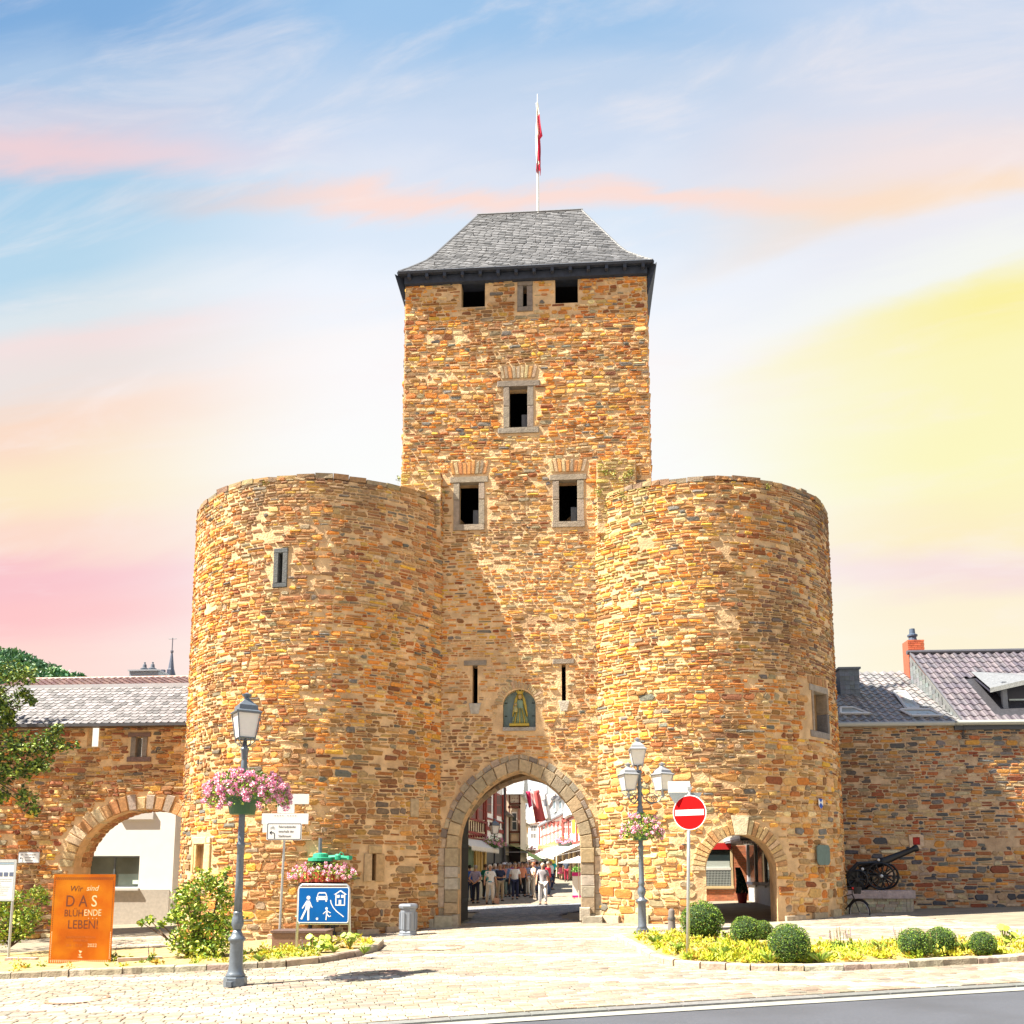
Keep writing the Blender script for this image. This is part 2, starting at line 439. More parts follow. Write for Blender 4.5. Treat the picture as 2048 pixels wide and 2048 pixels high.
kerb = empty('road_kerb', rd(0, 0), None, None); kerb['kind'] = 'structure'
b0 = MB()
s = -12.0
while s < 26:
    p0, p1 = rd(s, -.01), rd(s+.985, -.01); q0, q1 = rd(s, .15), rd(s+.985, .15)
    z = .035
    b = MB()
    vs = [(*p0[:2], p0[2]-.05), (*p1[:2], p1[2]-.05), (*q1[:2], q1[2]-.05), (*q0[:2], q0[2]-.05), (*p0[:2], p0[2]+z), (*p1[:2], p1[2]+z), (*q1[:2], q1[2]+z-.01), (*q0[:2], q0[2]+z-.01)]
    b.add(vs, [(4,7,6,5),(0,1,5,4),(1,2,6,5),(2,3,7,6),(3,0,4,7)], jit((.15,.155,.155), .1, rng, .02)); b.build('kerb_stone', M_SETT, kerb); s += 1.0

# raised planting beds with kerb stones
M_SOIL = mat('bed soil', (.36,.27,.12), .95, var=.3, scale=5, bump=.8, bscale=30)
def stretch_pts(P, st):
    out = []; carry = 0.0
    for a, c in zip(P[:-1], P[1:]):
        l = (c-a).length; t = carry
        while t < l: out.append(a+(c-a)*(t/l)); t += st
        carry = t-l
    return out
def bed(P, poly, name, h, cols):
    b = MB(); n = len(poly)
    cx = sum(p[0] for p in poly)/n; cy = sum(p[1] for p in poly)/n
    bm = bmesh.new(); vv = [bm.verts.new((x, y, G(x, y)+h)) for x, y in poly]; bm.faces.new(vv)
    bmesh.ops.triangulate(bm, faces=bm.faces[:]); bmesh.ops.subdivide_edges(bm, edges=bm.edges[:], cuts=5, use_grid_fill=True)
    bmesh.ops.recalc_face_normals(bm, faces=bm.faces[:])
    for v_ in bm.verts: v_.co.z = G(v_.co.x, v_.co.y)+h-.03+.05*noise.noise(v_.co*1.7)
    if bm.faces[:][0].normal.z < 0: bmesh.ops.reverse_faces(bm, faces=bm.faces[:])
    me = bpy.data.meshes.new(name); bm.to_mesh(me); bm.free(); me.materials.append(M_SOIL)
    tag(put(name, me), kind='structure')
    k = empty('bed_kerb', P[0], None, None); k['kind'] = 'structure'
    pts = stretch_pts([Vector((p.x, p.y, 0)) for p in P], .05); i = 0
    while i < len(pts)-3:
        ln = rng.choice((8, 9, 11, 13)); j = min(i+ln, len(pts)-1)
        a, c = pts[i], pts[j]; d = (c-a); L_ = d.length
        if L_ < .1: break
        d.normalize(); nrm = Vector((d.y, -d.x, 0)); a = a+d*.008; c = c-d*.008; w = .13
        b = MB(); col = jit(rng.choice(cols), .12, rng); hh = h+rng.uniform(-.01,.015)
        nn = 4; vs = []; fs = []
        for q in range(nn+1):
            p = a+(c-a)*(q/nn); wob = rng.uniform(-.008,.008)
            g = G(p.x, p.y)
            vs += [tuple(p+nrm*(.05+wob))[:2]+(g-.05,), tuple(p+nrm*(.05+wob*1.5))[:2]+(g+hh-.025+wob,), tuple(p+nrm*(.028+wob))[:2]+(g+hh+wob,), tuple(p-nrm*(w-.03))[:2]+(g+hh+wob*.5,), tuple(p-nrm*w)[:2]+(g-.05,)]
        for q in range(nn):
            for r_ in range(4): fs.append((q*5+r_, (q+1)*5+r_, (q+1)*5+r_+1, q*5+r_+1))
        fs.append((0,1,2,3,4)); fs.append(tuple(nn*5+r_ for r_ in (4,3,2,1,0)))
        b.add(vs, fs, col); b.build('kerb_stone', M_ASHLAR, k); i = j
bed(KL, BEDL, 'planting_bed', .15, [(.33,.26,.20),(.28,.22,.165),(.35,.30,.235)])
bed(KR, BEDR, 'planting_bed', .13, [(.48,.42,.34),(.42,.34,.26),(.36,.30,.24)])

# ------------------------------------------------------------------ masonry
PAL_GOLD = [((.62,.30,.07), 5), ((.64,.40,.17), 4.2), ((.60,.22,.04), 4.6), ((.42,.15,.04), 3), ((.30,.15,.055), 2.6), ((.66,.48,.27), 3.4), ((.34,.27,.17), 2), ((.17,.155,.14), 1.2), ((.68,.40,.06), 1.5), ((.46,.24,.09), 3.6), ((.26,.085,.03), 1.5)]
PAL_RED = [((.40,.20,.07), 4), ((.33,.12,.045), 5), ((.22,.065,.03), 3.5), ((.40,.29,.17), 5), ((.27,.22,.17), 3), ((.13,.13,.135), 2.4), ((.075,.08,.095), 1.4), ((.46,.22,.05), 2.2), ((.48,.40,.28), 1.6)]
def pick(pal, rng):
    t = rng.uniform(0, sum(w for _, w in pal))
    for c_, w in pal:
        t -= w
        if t <= 0: return c_
    return pal[-1][0]
def stone_geo(u0, u1, v0, v1, mapf, rng, proud, ins=.02):
    w, h = u1-u0, v1-v0
    cu = 0; j = min(.022, h*.20)
    R_ = lambda a: rng.uniform(-a, a)
    cs = [min(w, h)*rng.uniform(.08,.46) for _ in range(4)]
    P = [(u0, v0+cs[0]), (u0+cs[0], v0), (u1-cs[1], v0), (u1, v0+cs[1]), (u1, v1-cs[2]), (u1-cs[2], v1), (u0+cs[3], v1), (u0, v1-cs[3])]
    P = [(a+R_(j), c_+R_(j)) for a, c_ in P]
    mu, mv = (u0+u1)/2, (v0+v1)/2; tu, tv = R_(.10), R_(.16)
    vs = [mapf(a, c_, -.01) for a, c_ in P]
    k = 1-ins*2/max(h, .05); k = max(.45, k); ku = max(.6, 1-ins*2/max(w, .05))
    top = [(mu+(a-mu)*ku, mv+(c_-mv)*k) for a, c_ in P]
    vs += [mapf(mu+(a-mu)*(ku+1)/2*1.0, mv+(c_-mv)*(k+1)/2, proud*.75+R_(.003)) for a, c_ in P]
    vs += [mapf(a, c_, proud+(a-mu)*tu+(c_-mv)*tv+R_(.004)) for a, c_ in top]
    vs.append(mapf(mu+R_(w*.15), mv+R_(h*.15), proud+R_(.006)+.004))
    fs = []
    for r_ in (0, 8):
        for q in range(8): fs.append((r_+q, r_+(q+1) % 8, r_+8+(q+1) % 8, r_+8+q))
    for q in range(8): fs.append((16+q, 16+(q+1) % 8, 24))
    return vs, fs
def masonry(root, name, U, V, mapf, skip, rng, pal=PAL_GOLD, hrange=(.060,.150), wrange=(.14,.44), tint=None, gap=.022, proud=(.012,.042), top=None, flip=False, nparts=300, miss=.05, bot=None):
    stones = []; u0, u1 = U; v = V[0]; seedoff = rng.uniform(0, 50)
    while v < V[1]:
        h = rng.uniform(*hrange)*(1.55-.55*min(1, max(0, v-1.5)/5.5))
        if rng.random() < .12: h *= 1.35
        u = u0+rng.uniform(-.3, 0)
        while u < u1:
            w = rng.uniform(*wrange)*(.6+h*3.2)
            if rng.random() < .1: w *= 1.4
            a, c_ = max(u, u0), min(u+w, u1); u += w
            if c_-a < .06: continue
            wv = .05*sin(a*1.1+v*.7)+.035*noise.noise(Vector((a*.9, v*.6, 3.3)))
            cells_ = [(a, c_, v, v+h)]
            r_ = rng.random()
            if r_ < .22 and h > .10:
                m_ = v+h*rng.uniform(.35,.65); cells_ = [(a, c_, v, m_), (a, c_, m_, v+h)]
            elif r_ < .34 and c_-a > .3:
                m_ = a+(c_-a)*rng.uniform(.25,.75); k_ = v+h*rng.uniform(.4,.6); cells_ = [(a, m_, v, v+h), (m_, c_, v, k_), (m_, c_, k_, v+h)]
            for (p, q, r0, r1) in cells_:
                pn_ = noise.noise(Vector((p*.7+seedoff, r0*.9, 9)))
                if rng.random() < miss+(.30 if pn_ > .33 else 0): continue
                g = gap*rng.uniform(.6,1.3)
                pu, qu, pv, qv = p+g/2, q-g/2, r0+wv+g/2, r1+wv-g/2
                if qv-pv < .025 or qu-pu < .04: continue
                if top is not None and qv > top((pu+qu)/2)+.05: continue
                if qv > V[1]+.12 or pv < V[0]-.2: continue
                if skip and skip(pu, qu, pv, qv): continue
                stones.append((pu, qu, pv, qv))
        v += h
    geo = []
    for (pu, qu, pv, qv) in stones:
        pr = rng.uniform(*proud)
        if rng.random() < .06: pr += .02
        vs, fs = stone_geo(pu, qu, pv, qv, mapf, rng, pr)
        if flip: fs = [f[::-1] for f in fs]
        mu, mv = (pu+qu)/2, (pv+qv)/2
        col = jit(pick(pal, rng), .18, rng, .07)
        if tint: col = tint(mu, mv, col, rng)
        wn_ = noise.noise(Vector((mu*.55+seedoff, mv*.28, 2)))+.5*noise.noise(Vector((mu*2.2+seedoff, mv*.5, 6)))
        if wn_ > .12: col = desat(tuple(x*(1-.35*min(1, wn_*1.4)) for x in col), .22*min(1, wn_*2), (.20,.15,.11))
        geo.append(((qu-pu)*(qv-pv), vs, fs, col))
    emit_pieces(root, name, geo, M_STONE, nparts)
def emit_pieces(root, name, geo, mtl, nparts=300):
    def key(g):
        p = g[1][-1]; return -g[0]/max(1.0, depth(p))**2
    geo = sorted(geo, key=key)
    for ar, vs, fs, col in geo[:nparts]: MB().add(vs, fs, col).build(name, mtl, root)
    if geo[nparts:]:
        b = MB()
        for ar, vs, fs, col in geo[nparts:]: b.add(vs, fs, col)
        b.build(name, mtl, root, kind='stuff')
def desat(c_, k, g): 
    return tuple(x*(1-k)+g_*k for x, g_ in zip(c_, g))
def cylmap(cx, cy, R, sgn=1):
    def f(u, v, w):          # u = arc length from the point nearest the viewer, positive to the right
        a = u/R; rr = R+w
        return Vector((cx+rr*sin(a), cy-rr*cos(a), v))
    return f
def planemap(y): return lambda u, v, w: Vector((u, y-w, v))

# pointed and round arch outlines
def pointed(w, spring, c_, cx=0.0, n=10, base=0.0):
    r = w+c_; pts = []
    amax = math.acos(c_/r)
    for i in range(n+1):
        a = amax*i/n; pts.append((cx-c_+r*cos(a), spring+r*sin(a)))
    left = [(2*cx-x, z) for x, z in pts[::-1][1:]]
    return [(cx+w, base)]+pts+left+[(cx-w, base)]
def roundarch(w, rise, spring, cx, n=14, base=0.0):
    pts = [(cx+w*cos(pi*i/n), spring+rise*sin(pi*i/n)) for i in range(n+1)]
    return [(cx+w, base)]+pts+[(cx-w, base)]
def cutter(poly, y0, y1):
    b = MB(); n = len(poly)
    vs = [(x, y0, z) for x, z in poly]+[(x, y1, z) for x, z in poly]
    b.add(vs, [tuple(range(n))[::-1], tuple(range(n, 2*n))]+[(k, (k+1) % n, (k+1) % n+n, k+n) for k in range(n)])
    bm = bmesh.new(); me = b.mesh('c', M_MORTAR); bm.from_mesh(me); bmesh.ops.recalc_face_normals(bm, faces=bm.faces[:]); bm.to_mesh(me); bm.free()
    return me
def fix_normals(me):
    bm = bmesh.new(); bm.from_mesh(me); bmesh.ops.recalc_face_normals(bm, faces=bm.faces[:]); bm.to_mesh(me); bm.free()

# block: rounded ashlar piece from a 4-corner outline in (x,z) with depth range (y0 front, y1 back)
def block(poly, y0, y1, col, rng, bev=.02, jitter=.006):
    n = len(poly); mx_ = sum(p[0] for p in poly)/n; mz = sum(p[1] for p in poly)/n
    P = [(x+rng.uniform(-jitter, jitter), z+rng.uniform(-jitter, jitter)) for x, z in poly]
    vs = [(x, y1, z) for x, z in P]+[(x, y0+bev, z) for x, z in P]
    for x, z in P:
        d = sqrt((x-mx_)**2+(z-mz)**2); k = max(.5, (d-bev)/d) if d > 0 else 1
        vs.append((mx_+(x-mx_)*k, y0+rng.uniform(0,.006), mz+(z-mz)*k))
    fs = [tuple(range(2*n, 3*n))]
    for r_ in (0, n):
        for q in range(n): fs.append((r_+q, r_+(q+1) % n, r_+n+(q+1) % n, r_+n+q))
    return vs, fs
def blocks_out(root, name, items, mtl=None, flip=False):
    for (poly, y0, y1, col) in items:
        vs, fs = block(poly, y0, y1, col, rng)
        b = MB().add(vs, fs, col); me = b.mesh(name, mtl or M_ASHLAR); fix_normals(me); put(name, me, root)
def rect(x0, z0, x1, z1): return [(x0,z0),(x1,z0),(x1,z1),(x0,z1)]
GREY = (.24,.20,.165); GREYD = (.19,.18,.17)

# ================================================================== central gate tower
X0, X1, YB = -3.67, 4.22, 5.4
OV = .34
ZEV = (at(797,545,-OV).z+at(1305,520,-OV).z)/2
ZE = ZEV-.04
gate = empty('gate_tower', (.28, 0, .3), 'tall square stone gate tower with slate hipped roof and pointed archway below', 'gate tower')
core = MB().box((X0, 0, -.6), (X1, YB, ZE)).build('wall', M_MORTAR, gate)
RXL, RXR = at(914,1750,5.4).x, at(1200,1750,5.4).x
RCX, RW_ = (RXL+RXR)/2, (RXR-RXL)/2
RSP = at(1044,1553,4.3).z-sqrt(RW_**2+2*RW_*.5)
ARCH = pointed(1.83, 2.55, .55, .065, 10, -.8)
def archin(x, z, w=1.83, sp=2.55, c_=.55, cx=.065):
    if z < sp: return abs(x-cx) < w
    r = w+c_
    return (abs(x-cx)+c_)**2+(z-sp)**2 < r*r
wins = []
def winbox(p0, p1, dep=.55): a = at(*p0, 0); c_ = at(*p1, 0); wins.append((a.x, c_.z, c_.x, a.z)); return wins[-1]
W_UL = winbox((923,561), (970,613)); W_UR = winbox((1110,551), (1156,605)); W_US = winbox((1045,571), (1055,615))
W_M = winbox((1018,773), (1056,856)); W_LL = winbox((918,965), (958,1050)); W_LR = winbox((1117,960), (1156,1044))
W_SL = winbox((945,1331), (955,1407)); W_SR = winbox((1123,1328), (1132,1402))
cuts = [cutter(ARCH, -1, .75), cutter(pointed(3.0, 2.9, .5, -.1, 8, -.8), .75, 4.1), cutter(pointed(RW_, RSP, .5, RCX, 8, -.8), 4.09, 9)]
for (a, z0, c_, z1) in wins: cuts.append(cutter(rect(a, z0, c_, z1), -.5, .47))
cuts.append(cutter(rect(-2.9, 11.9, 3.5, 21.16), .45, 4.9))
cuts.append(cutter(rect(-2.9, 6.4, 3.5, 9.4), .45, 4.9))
NICHE = roundarch(.50, .48, at(1040,1410,0).z, at(1038.5,1400,0).x, 12, at(1006,1455,0).z)
cuts.append(cutter(NICHE, -.5, .22))
boolean(core, cuts)
core.data.materials.clear(); core.data.materials.append(M_MORTAR); core.data.materials.append(mat('shade dark inner wall', (.016,.014,.016), .95))  # near-black room faces: unlit interior darkness put into the colour
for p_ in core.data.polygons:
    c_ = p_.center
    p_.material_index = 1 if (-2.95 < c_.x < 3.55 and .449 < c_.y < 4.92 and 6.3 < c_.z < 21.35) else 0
def ncin(x, z, g=.0):
    zt = at(1040,1410,0).z; cx = at(1038.5,1400,0).x; zb = at(1006,1455,0).z
    if z < zb-g: return False
    if z < zt: return abs(x-cx) < .5+g
    return ((x-cx)/(.5+g))**2+((z-zt)/(.48+g))**2 < 1
FR = [(W_UL[0]-.02, W_UL[1]-.02, W_UL[2]+.02, W_UL[3]+.3), (W_UR[0]-.02, W_UR[1]-.02, W_UR[2]+.02, W_UR[3]+.3), (W_US[0]-.2, W_US[1]-.17, W_US[2]+.2, W_US[3]+.15),
      (W_M[0]-.2, W_M[1]-.2, W_M[2]+.2, W_M[3]+.2), (W_M[0]-.24, W_M[3]+.02, W_M[2]+.28, W_M[3]+.68), (W_M[0]-.38, W_M[1]-.18, W_M[2]+.38, W_M[1]),
      (W_LL[0]-.2, W_LL[1]-.18, W_LL[2]+.2, W_LL[3]+.18), (W_LL[0]-.24, W_LL[3], W_LL[2]+.28, W_LL[3]+.68), (W_LR[0]-.2, W_LR[1]-.18, W_LR[2]+.2, W_LR[3]+.18), (W_LR[0]-.24, W_LR[3], W_LR[2]+.28, W_LR[3]+.68),
      (W_SL[0]-.02, W_SL[1]-.02, W_SL[2]+.02, W_SL[3]), (W_SR[0]-.02, W_SR[1]-.02, W_SR[2]+.02, W_SR[3]), (W_SL[0]-.28, W_SL[3], W_SL[2]+.28, W_SL[3]+.17), (W_SR[0]-.28, W_SR[3], W_SR[2]+.28, W_SR[3]+.17),
      (W_SL[0]-.12, W_SL[1]-.34, W_SL[2]+.12, W_SL[1]), (W_SR[0]-.12, W_SR[1]-.3, W_SR[2]+.12, W_SR[1])]
def skip_front(a, c_, v0, v1):
    for (x0, z0, x1, z1) in FR:
        if a < x1 and c_ > x0 and v0 < z1 and v1 > z0: return True
    m = (a+c_)/2
    for x, z in ((a, v0), (c_, v0), (a, v1), (c_, v1), (m, v0), (m, v1)):
        if archin(x, z, 2.31): return True
        if ncin(x, z, .16): return True
    return False
def tint_front(u, v, c_, r_):
    if v < 9 and r_.random() < .5: c_ = desat(c_, .35, (.40,.24,.13))     # rosier mortar-smeared stones low down
    if v < 5.2 and r_.random() < .4: c_ = desat(c_, .4, (.42,.30,.18))
    return c_
masonry(gate, 'stone', (X0+.01, X1-.01), (13.6, ZE-.02), planemap(0), skip_front, random.Random(11), nparts=190, wrange=(.14,.40))
masonry(gate, 'stone', (-2.75, 2.95), (.2, 13.6), planemap(0), skip_front, random.Random(12), nparts=110, tint=tint_front, hrange=(.055,.135), wrange=(.14,.38), gap=.030, miss=.10, proud=(.006,.03))
# flank walls (seen only from beside)
for xx, sg, rs in ((X0, -1, 13), (X1, 1, 14)):
    f = (lambda u, v, w, xx=xx, sg=sg: Vector((xx+sg*w, u, v)))
    masonry(gate, 'stone', (.02, YB), (12.5, ZE-.02), f, None, random.Random(rs), nparts=0, flip=(sg < 0), wrange=(.3,.6), hrange=(.14,.24))
# dressed stone around openings
it = []
def frame_window(w, lint=.17, jamb=.17, sill=.16, ext=.05, col=GREY, pr=-.045, split=True, lintext=None):
    x0, z0, x1, z1 = w; le = ext if lintext is None else lintext
    it.append((rect(x0-jamb-le, z1-.014, x1+jamb+le, z1+lint), pr, .2, jit(col, .1, rng, .03)))
    it.append((rect(x0-jamb-ext, z0-sill, x1+jamb+ext, z0+.014), pr-.01, .2, jit(col, .1, rng, .03)))
    m = z0+(z1-z0)*rng.uniform(.45,.6)
    for a, c_ in ((x0-jamb, x0+.014), (x1-.014, x1+jamb)):
        if split:
            it.append((rect(a, z0+.018, c_, m-.006), pr+.01, .2, jit(col, .1, rng, .03))); it.append((rect(a, m+.006, c_, z1-.018), pr+.01, .2, jit(col, .1, rng, .03)))
        else: it.append((rect(a, z0+.018, c_, z1-.018), pr+.01, .2, jit(col, .1, rng, .03)))
frame_window(W_US, .12, .17, .14, .0, split=False)
frame_window(W_M, .17, .18, .17, .17, lintext=.2); frame_window(W_LL, .17, .17, .17, .0, col=(.30,.245,.19), lintext=.12); frame_window(W_LR, .17, .19, .17, .03, col=(.28,.23,.18), lintext=.1)
for w_ in (W_SL, W_SR):
    it.append((rect(w_[0]-.27, w_[3], w_[2]+.27, w_[3]+.155), -.05, .2, jit(GREY, .1, rng, .03)))
    it.append(([(w_[0]-.04, w_[1]-.33), (w_[2]+.04, w_[1]-.33), (w_[2]+.11, w_[1]), (w_[0]-.11, w_[1])], -.05, .2, jit((.42,.38,.32), .1, rng, .03)))
blocks_out(gate, 'frame_stone', it)
# relieving arches of upright stones over the windows
it = []
for w_ in (W_M, W_LL, W_LR):
    xa, xb = w_[0]-.22, w_[2]+.24; n_ = 9
    for k in range(n_):
        t0, t1 = k/n_, (k+1)/n_; x0_, x1_ = xa+(xb-xa)*t0, xa+(xb-xa)*t1-.03
        f_ = (t0+t1-1)*.10; zt = w_[3]+.26
        it.append(([(x0_, zt), (x1_, zt), (x1_+f_, zt+.40+rng.uniform(-.04,.06)), (x0_+f_, zt+.40+rng.uniform(-.04,.06))], -.035, .1, jit(pick([((.48,.36,.2),2),((.50,.24,.08),3),((.3,.22,.15),2),((.4,.17,.06),1)], rng), .15, rng)))
ncx = at(1038.5,1400,0).x; ncz = at(1040,1410,0).z
for k in range(21):
    a = pi*(k+.5)/21-.0; da = pi/21*.40; r0, r1 = .52, .74+rng.uniform(-.06,.08)
    it.append(([(ncx+r0*cos(a+da), ncz+r0*sin(a+da)), (ncx+r0*cos(a-da), ncz+r0*sin(a-da)), (ncx+r1*cos(a-da), ncz+r1*sin(a-da)), (ncx+r1*cos(a+da), ncz+r1*sin(a+da))], -.025, .1, jit((.46,.33,.2), .2, rng)))
blocks_out(gate, 'voussoir', it)
# great arch: two orders
it = []; it2 = []
acx, sp, cc, w0 = .065, 2.55, .55, 1.83
def arcseg(side, r, a): x = -cc+r*cos(a); return (acx+side*x, sp+r*sin(a))
VC = [(.40,.30,.18),(.42,.31,.19),(.34,.265,.175),(.45,.34,.21),(.30,.235,.165)]
for side in (1, -1):
    r0 = w0+cc; r1 = r0+.36; r2 = r1+.17
    am = math.acos(cc/r0); am1 = math.acos(cc/r1); n_ = 9
    for k in range(n_):
        t0, t1 = k/n_+.002, (k+1)/n_-.004
        P = [arcseg(side, r0, am*t0), arcseg(side, r0, am*(t0+t1)/2), arcseg(side, r0, am*t1), arcseg(side, r1, am1*t1), arcseg(side, r1, am1*(t0+t1)/2), arcseg(side, r1, am1*t0)]
        it.append((P, -.10, .45, jit(rng.choice(VC), .1, rng, .03)))
    am2 = math.acos(cc/r2); n_ = 13
    for k in range(n_):
        t0, t1 = k/n_+.003, (k+1)/n_-.006; h1 = r2+rng.uniform(-.03,.05)
        P = [arcseg(side, r1+.012, am1*t0), arcseg(side, r1+.012, am1*t1), arcseg(side, h1, am2*t1), arcseg(side, h1, am2*t0)]
        it2.append((P, -.05, .2, jit(rng.choice([(.34,.27,.19),(.26,.22,.18),(.44,.35,.24),(.22,.17,.14)]), .15, rng, .04)))
    z = -.25
    while z < sp-.05:
        h = rng.uniform(.30,.48); z1 = min(z+h, sp); 
        if sp-z1 < .15: z1 = sp
        a, c_ = acx+side*w0, acx+side*(w0+.40); P = rect(min(a,c_), z+.005, max(a,c_), z1-.007)
        it.append((P, -.10+rng.uniform(-.02,.02), .45, jit(rng.choice(VC+[(.40,.36,.30),(.38,.34,.28)]), .12, rng, .03)))
        z = z1
    z = -.25
    while z < sp-.05:
        h = rng.uniform(.30,.7); z1 = min(z+h, sp)
        a, c_ = acx+side*(w0+.41), acx+side*(w0+.41+rng.uniform(.18,.26)); P = rect(min(a,c_), z+.005, max(a,c_), z1-.007)
        it2.append((P, -.05+rng.uniform(-.02,.02), .2, jit(rng.choice([(.38,.31,.22),(.32,.27,.21),(.42,.34,.25)]), .12, rng, .03)))
        z = z1
blocks_out(gate, 'voussoir', it); blocks_out(gate, 'arch_stone', it2)
# weathered base stones beside the arch
it = []
for (px0, px1, py0, py1, col) in ((832,868,1838,1868,(.40,.36,.28)), (868,905,1832,1863,(.42,.38,.28)), (905,916,1830,1860,(.40,.34,.26)), (1165,1205,1832,1858,(.38,.34,.27)), (1160,1180,1815,1834,(.42,.37,.3))):
    a = at(px0, py1, -.35); c_ = at(px1, py0, -.35)
    it.append((rect(a.x, a.z-.1, c_.x, c_.z), -.38+rng.uniform(-.05,.08), .1, col))
blocks_out(gate, 'base_stone', it)
# rear arch ring, seen from below through the passage
it = []
for side in (1, -1):
    cx_, sp_, c2, w2 = RCX, RSP, .5, RW_+.22
    r0 = w2+c2-.22; r1 = r0+.3; am = math.acos(c2/r0); am1 = math.acos(c2/r1)
    for k in range(9):
        t0, t1 = k/9+.003, (k+1)/9-.004
        g = lambda r, a: (cx_+side*(-c2+r*cos(a)), sp_+r*sin(a))
        it.append(([g(r0, am*t0), g(r0, am*t1), g(r1, am1*t1), g(r1, am1*t0)], 4.05, 5.3, jit((.40,.26,.15), .15, rng)))
blocks_out(gate, 'rear_voussoir', it)
# dark timber door leaf folded back on the passage's left wall
b = MB()
for k in range(7): b.box((-1.84, .80+k*.26, .32), (-1.77, .80+k*.26+.252, 3.9), jit((.02,.016,.015), .2, rng))
b.box((-1.77, .82, .9), (-1.755, 2.6, 1.02), (.03,.03,.03)); b.box((-1.77, .82, 2.6), (-1.755, 2.6, 2.72), (.03,.03,.03))
b.build('door', M_MATTE, gate)
# louvre boxes just inside three windows
for w_ in (W_M, W_LL, W_LR):
    b = MB(); xx = w_[2]; zz = w_[1]
    b.box((xx-.22, .30, zz), (xx-.004, .44, zz+.62), (.10,.11,.13))
    for k in range(5): b.box((xx-.21+k*.042, .285, zz+.02), (xx-.19+k*.042, .30, zz+.60), (.15,.16,.18))
    b.build('louvre', M_MATTE, gate)
# shallow buttresses either side just above the rims
for xa, xb, zt, rs in ((X0, -2.38, 14.33, 21), (2.50, 3.72, 14.55, 22)):
    MB().box((xa+.02, -.30, 12.2), (xb, -.001, zt)).build('buttress', M_MORTAR, gate)
    masonry(gate, 'stone', (xa+.01, xb), (12.6, zt), planemap(-.30), None, random.Random(rs), nparts=0, pal=[((.55,.40,.12),4),((.46,.32,.14),4),((.34,.25,.14),2)])
    xx = xb; f = lambda u, v, w, xx=xx: Vector((xx+w, u, v))
    masonry(gate, 'stone', (-.3, 0), (12.6, zt), f, None, random.Random(rs+5), nparts=0)

# roof: bell-cast hip with slates
EX0, EX1, EY0, EY1 = at(797,545,-OV).x, at(1305,520,-OV).x, -OV, YB+OV
RY = 2.7
RX0, RX1, ZR = at(957,428,RY).x, at(1163,424,RY).x, at(1060,426,RY).z
KD, TK = .77, .2
ZK = at(852, 526, EY0+KD).z
def prof(t):      # height along the slope (0 eave, 1 ridge), with a softened bell-cast kink
    z = ZEV+(ZK-ZEV)*t/TK if t < TK else ZK+(ZR-ZK)*(t-TK)/(1-TK)
    return z+.06*max(0, 1-abs(t-TK)/.12)
def rp(face, s, t, w=0.0):
    # s in 0..1 along the face, t up
    if face == 'f': a = Vector((EX0, EY0, 0)); b_ = Vector((EX1, EY0, 0)); c_ = Vector((RX0, RY, 0)); d = Vector((RX1, RY, 0)); nrm = Vector((0,-.8,.6))
    elif face == 'b': a = Vector((EX1, EY1, 0)); b_ = Vector((EX0, EY1, 0)); c_ = Vector((RX1, RY, 0)); d = Vector((RX0, RY, 0)); nrm = Vector((0,.8,.6))
    elif face == 'l': a = Vector((EX0, EY1, 0)); b_ = Vector((EX0, EY0, 0)); c_ = Vector((RX0, RY, 0)); d = c_; nrm = Vector((-.8,0,.6))
    else: a = Vector((EX1, EY0, 0)); b_ = Vector((EX1, EY1, 0)); c_ = Vector((RX1, RY, 0)); d = c_; nrm = Vector((.8,0,.6))
    def hip(A_, R_):
        K_ = A_+Vector((KD if A_.x < 0 else -KD, KD if A_.y < 2 else -KD, 0))
        return A_.lerp(K_, t/TK) if t < TK else K_.lerp(R_, (t-TK)/(1-TK))
    p = hip(a, c_).lerp(hip(b_, d), s); p.z = prof(t); return p+nrm*w
b = MB(); b.col = (.05,.055,.065)
NT = 16
for face in 'fblr':
    for i in range(NT):
        t0, t1 = i/NT, (i+1)/NT
        b.quad(rp(face,0,t0), rp(face,1,t0), rp(face,1,t1), rp(face,0,t1))
roof = b.build('roof', M_SLATE, gate)
geo = []
rr = random.Random(31)
for face in 'fblr':
    rows = 34; L0 = (EX1-EX0) if face in 'fb' else (EY1-EY0)
    for i in range(rows):
        t0, t1 = i/rows, min(1, (i+1.35)/rows)
        Lt = (rp(face,0,t0)-rp(face,1,t0)).length
        if Lt < .3: continue
        n_ = max(1, int(Lt/.24)); ph = rr.random()
        for k in range(-1, n_+1):
            s0, s1 = (k+ph+rr.uniform(-.05,.05))/n_, (k+1+ph+rr.uniform(-.05,.05))/n_-.012/ Lt
            s0, s1 = max(0, s0), min(1, s1)
            if s1-s0 < .15/n_: continue
            w = .022+rr.uniform(0,.010); sk = .12/n_
            q = [rp(face, s0, t0, w), rp(face, s1-sk, t0, w+rr.uniform(0,.006)), rp(face, min(1, s1), t0+.25/rows, w), rp(face, s1, t1, .006), rp(face, s0, t1, .006)]
            q2 = [rp(face, s0, t0, .0), rp(face, s1-sk, t0, .0), rp(face, min(1,s1), t0+.25/rows, .0)]
            g = rr.uniform(.11,.19) if rr.random() < .85 else rr.uniform(.06,.10)
            col = (g*.97, g*.98, g*1.06)
            geo.append((.05 if face == 'f' else .001, q+q2, [(0,1,2,3,4),(5,6,1,0),(6,7,2,1)], col))
emit_pieces(gate, 'slate', geo, M_SLATE)
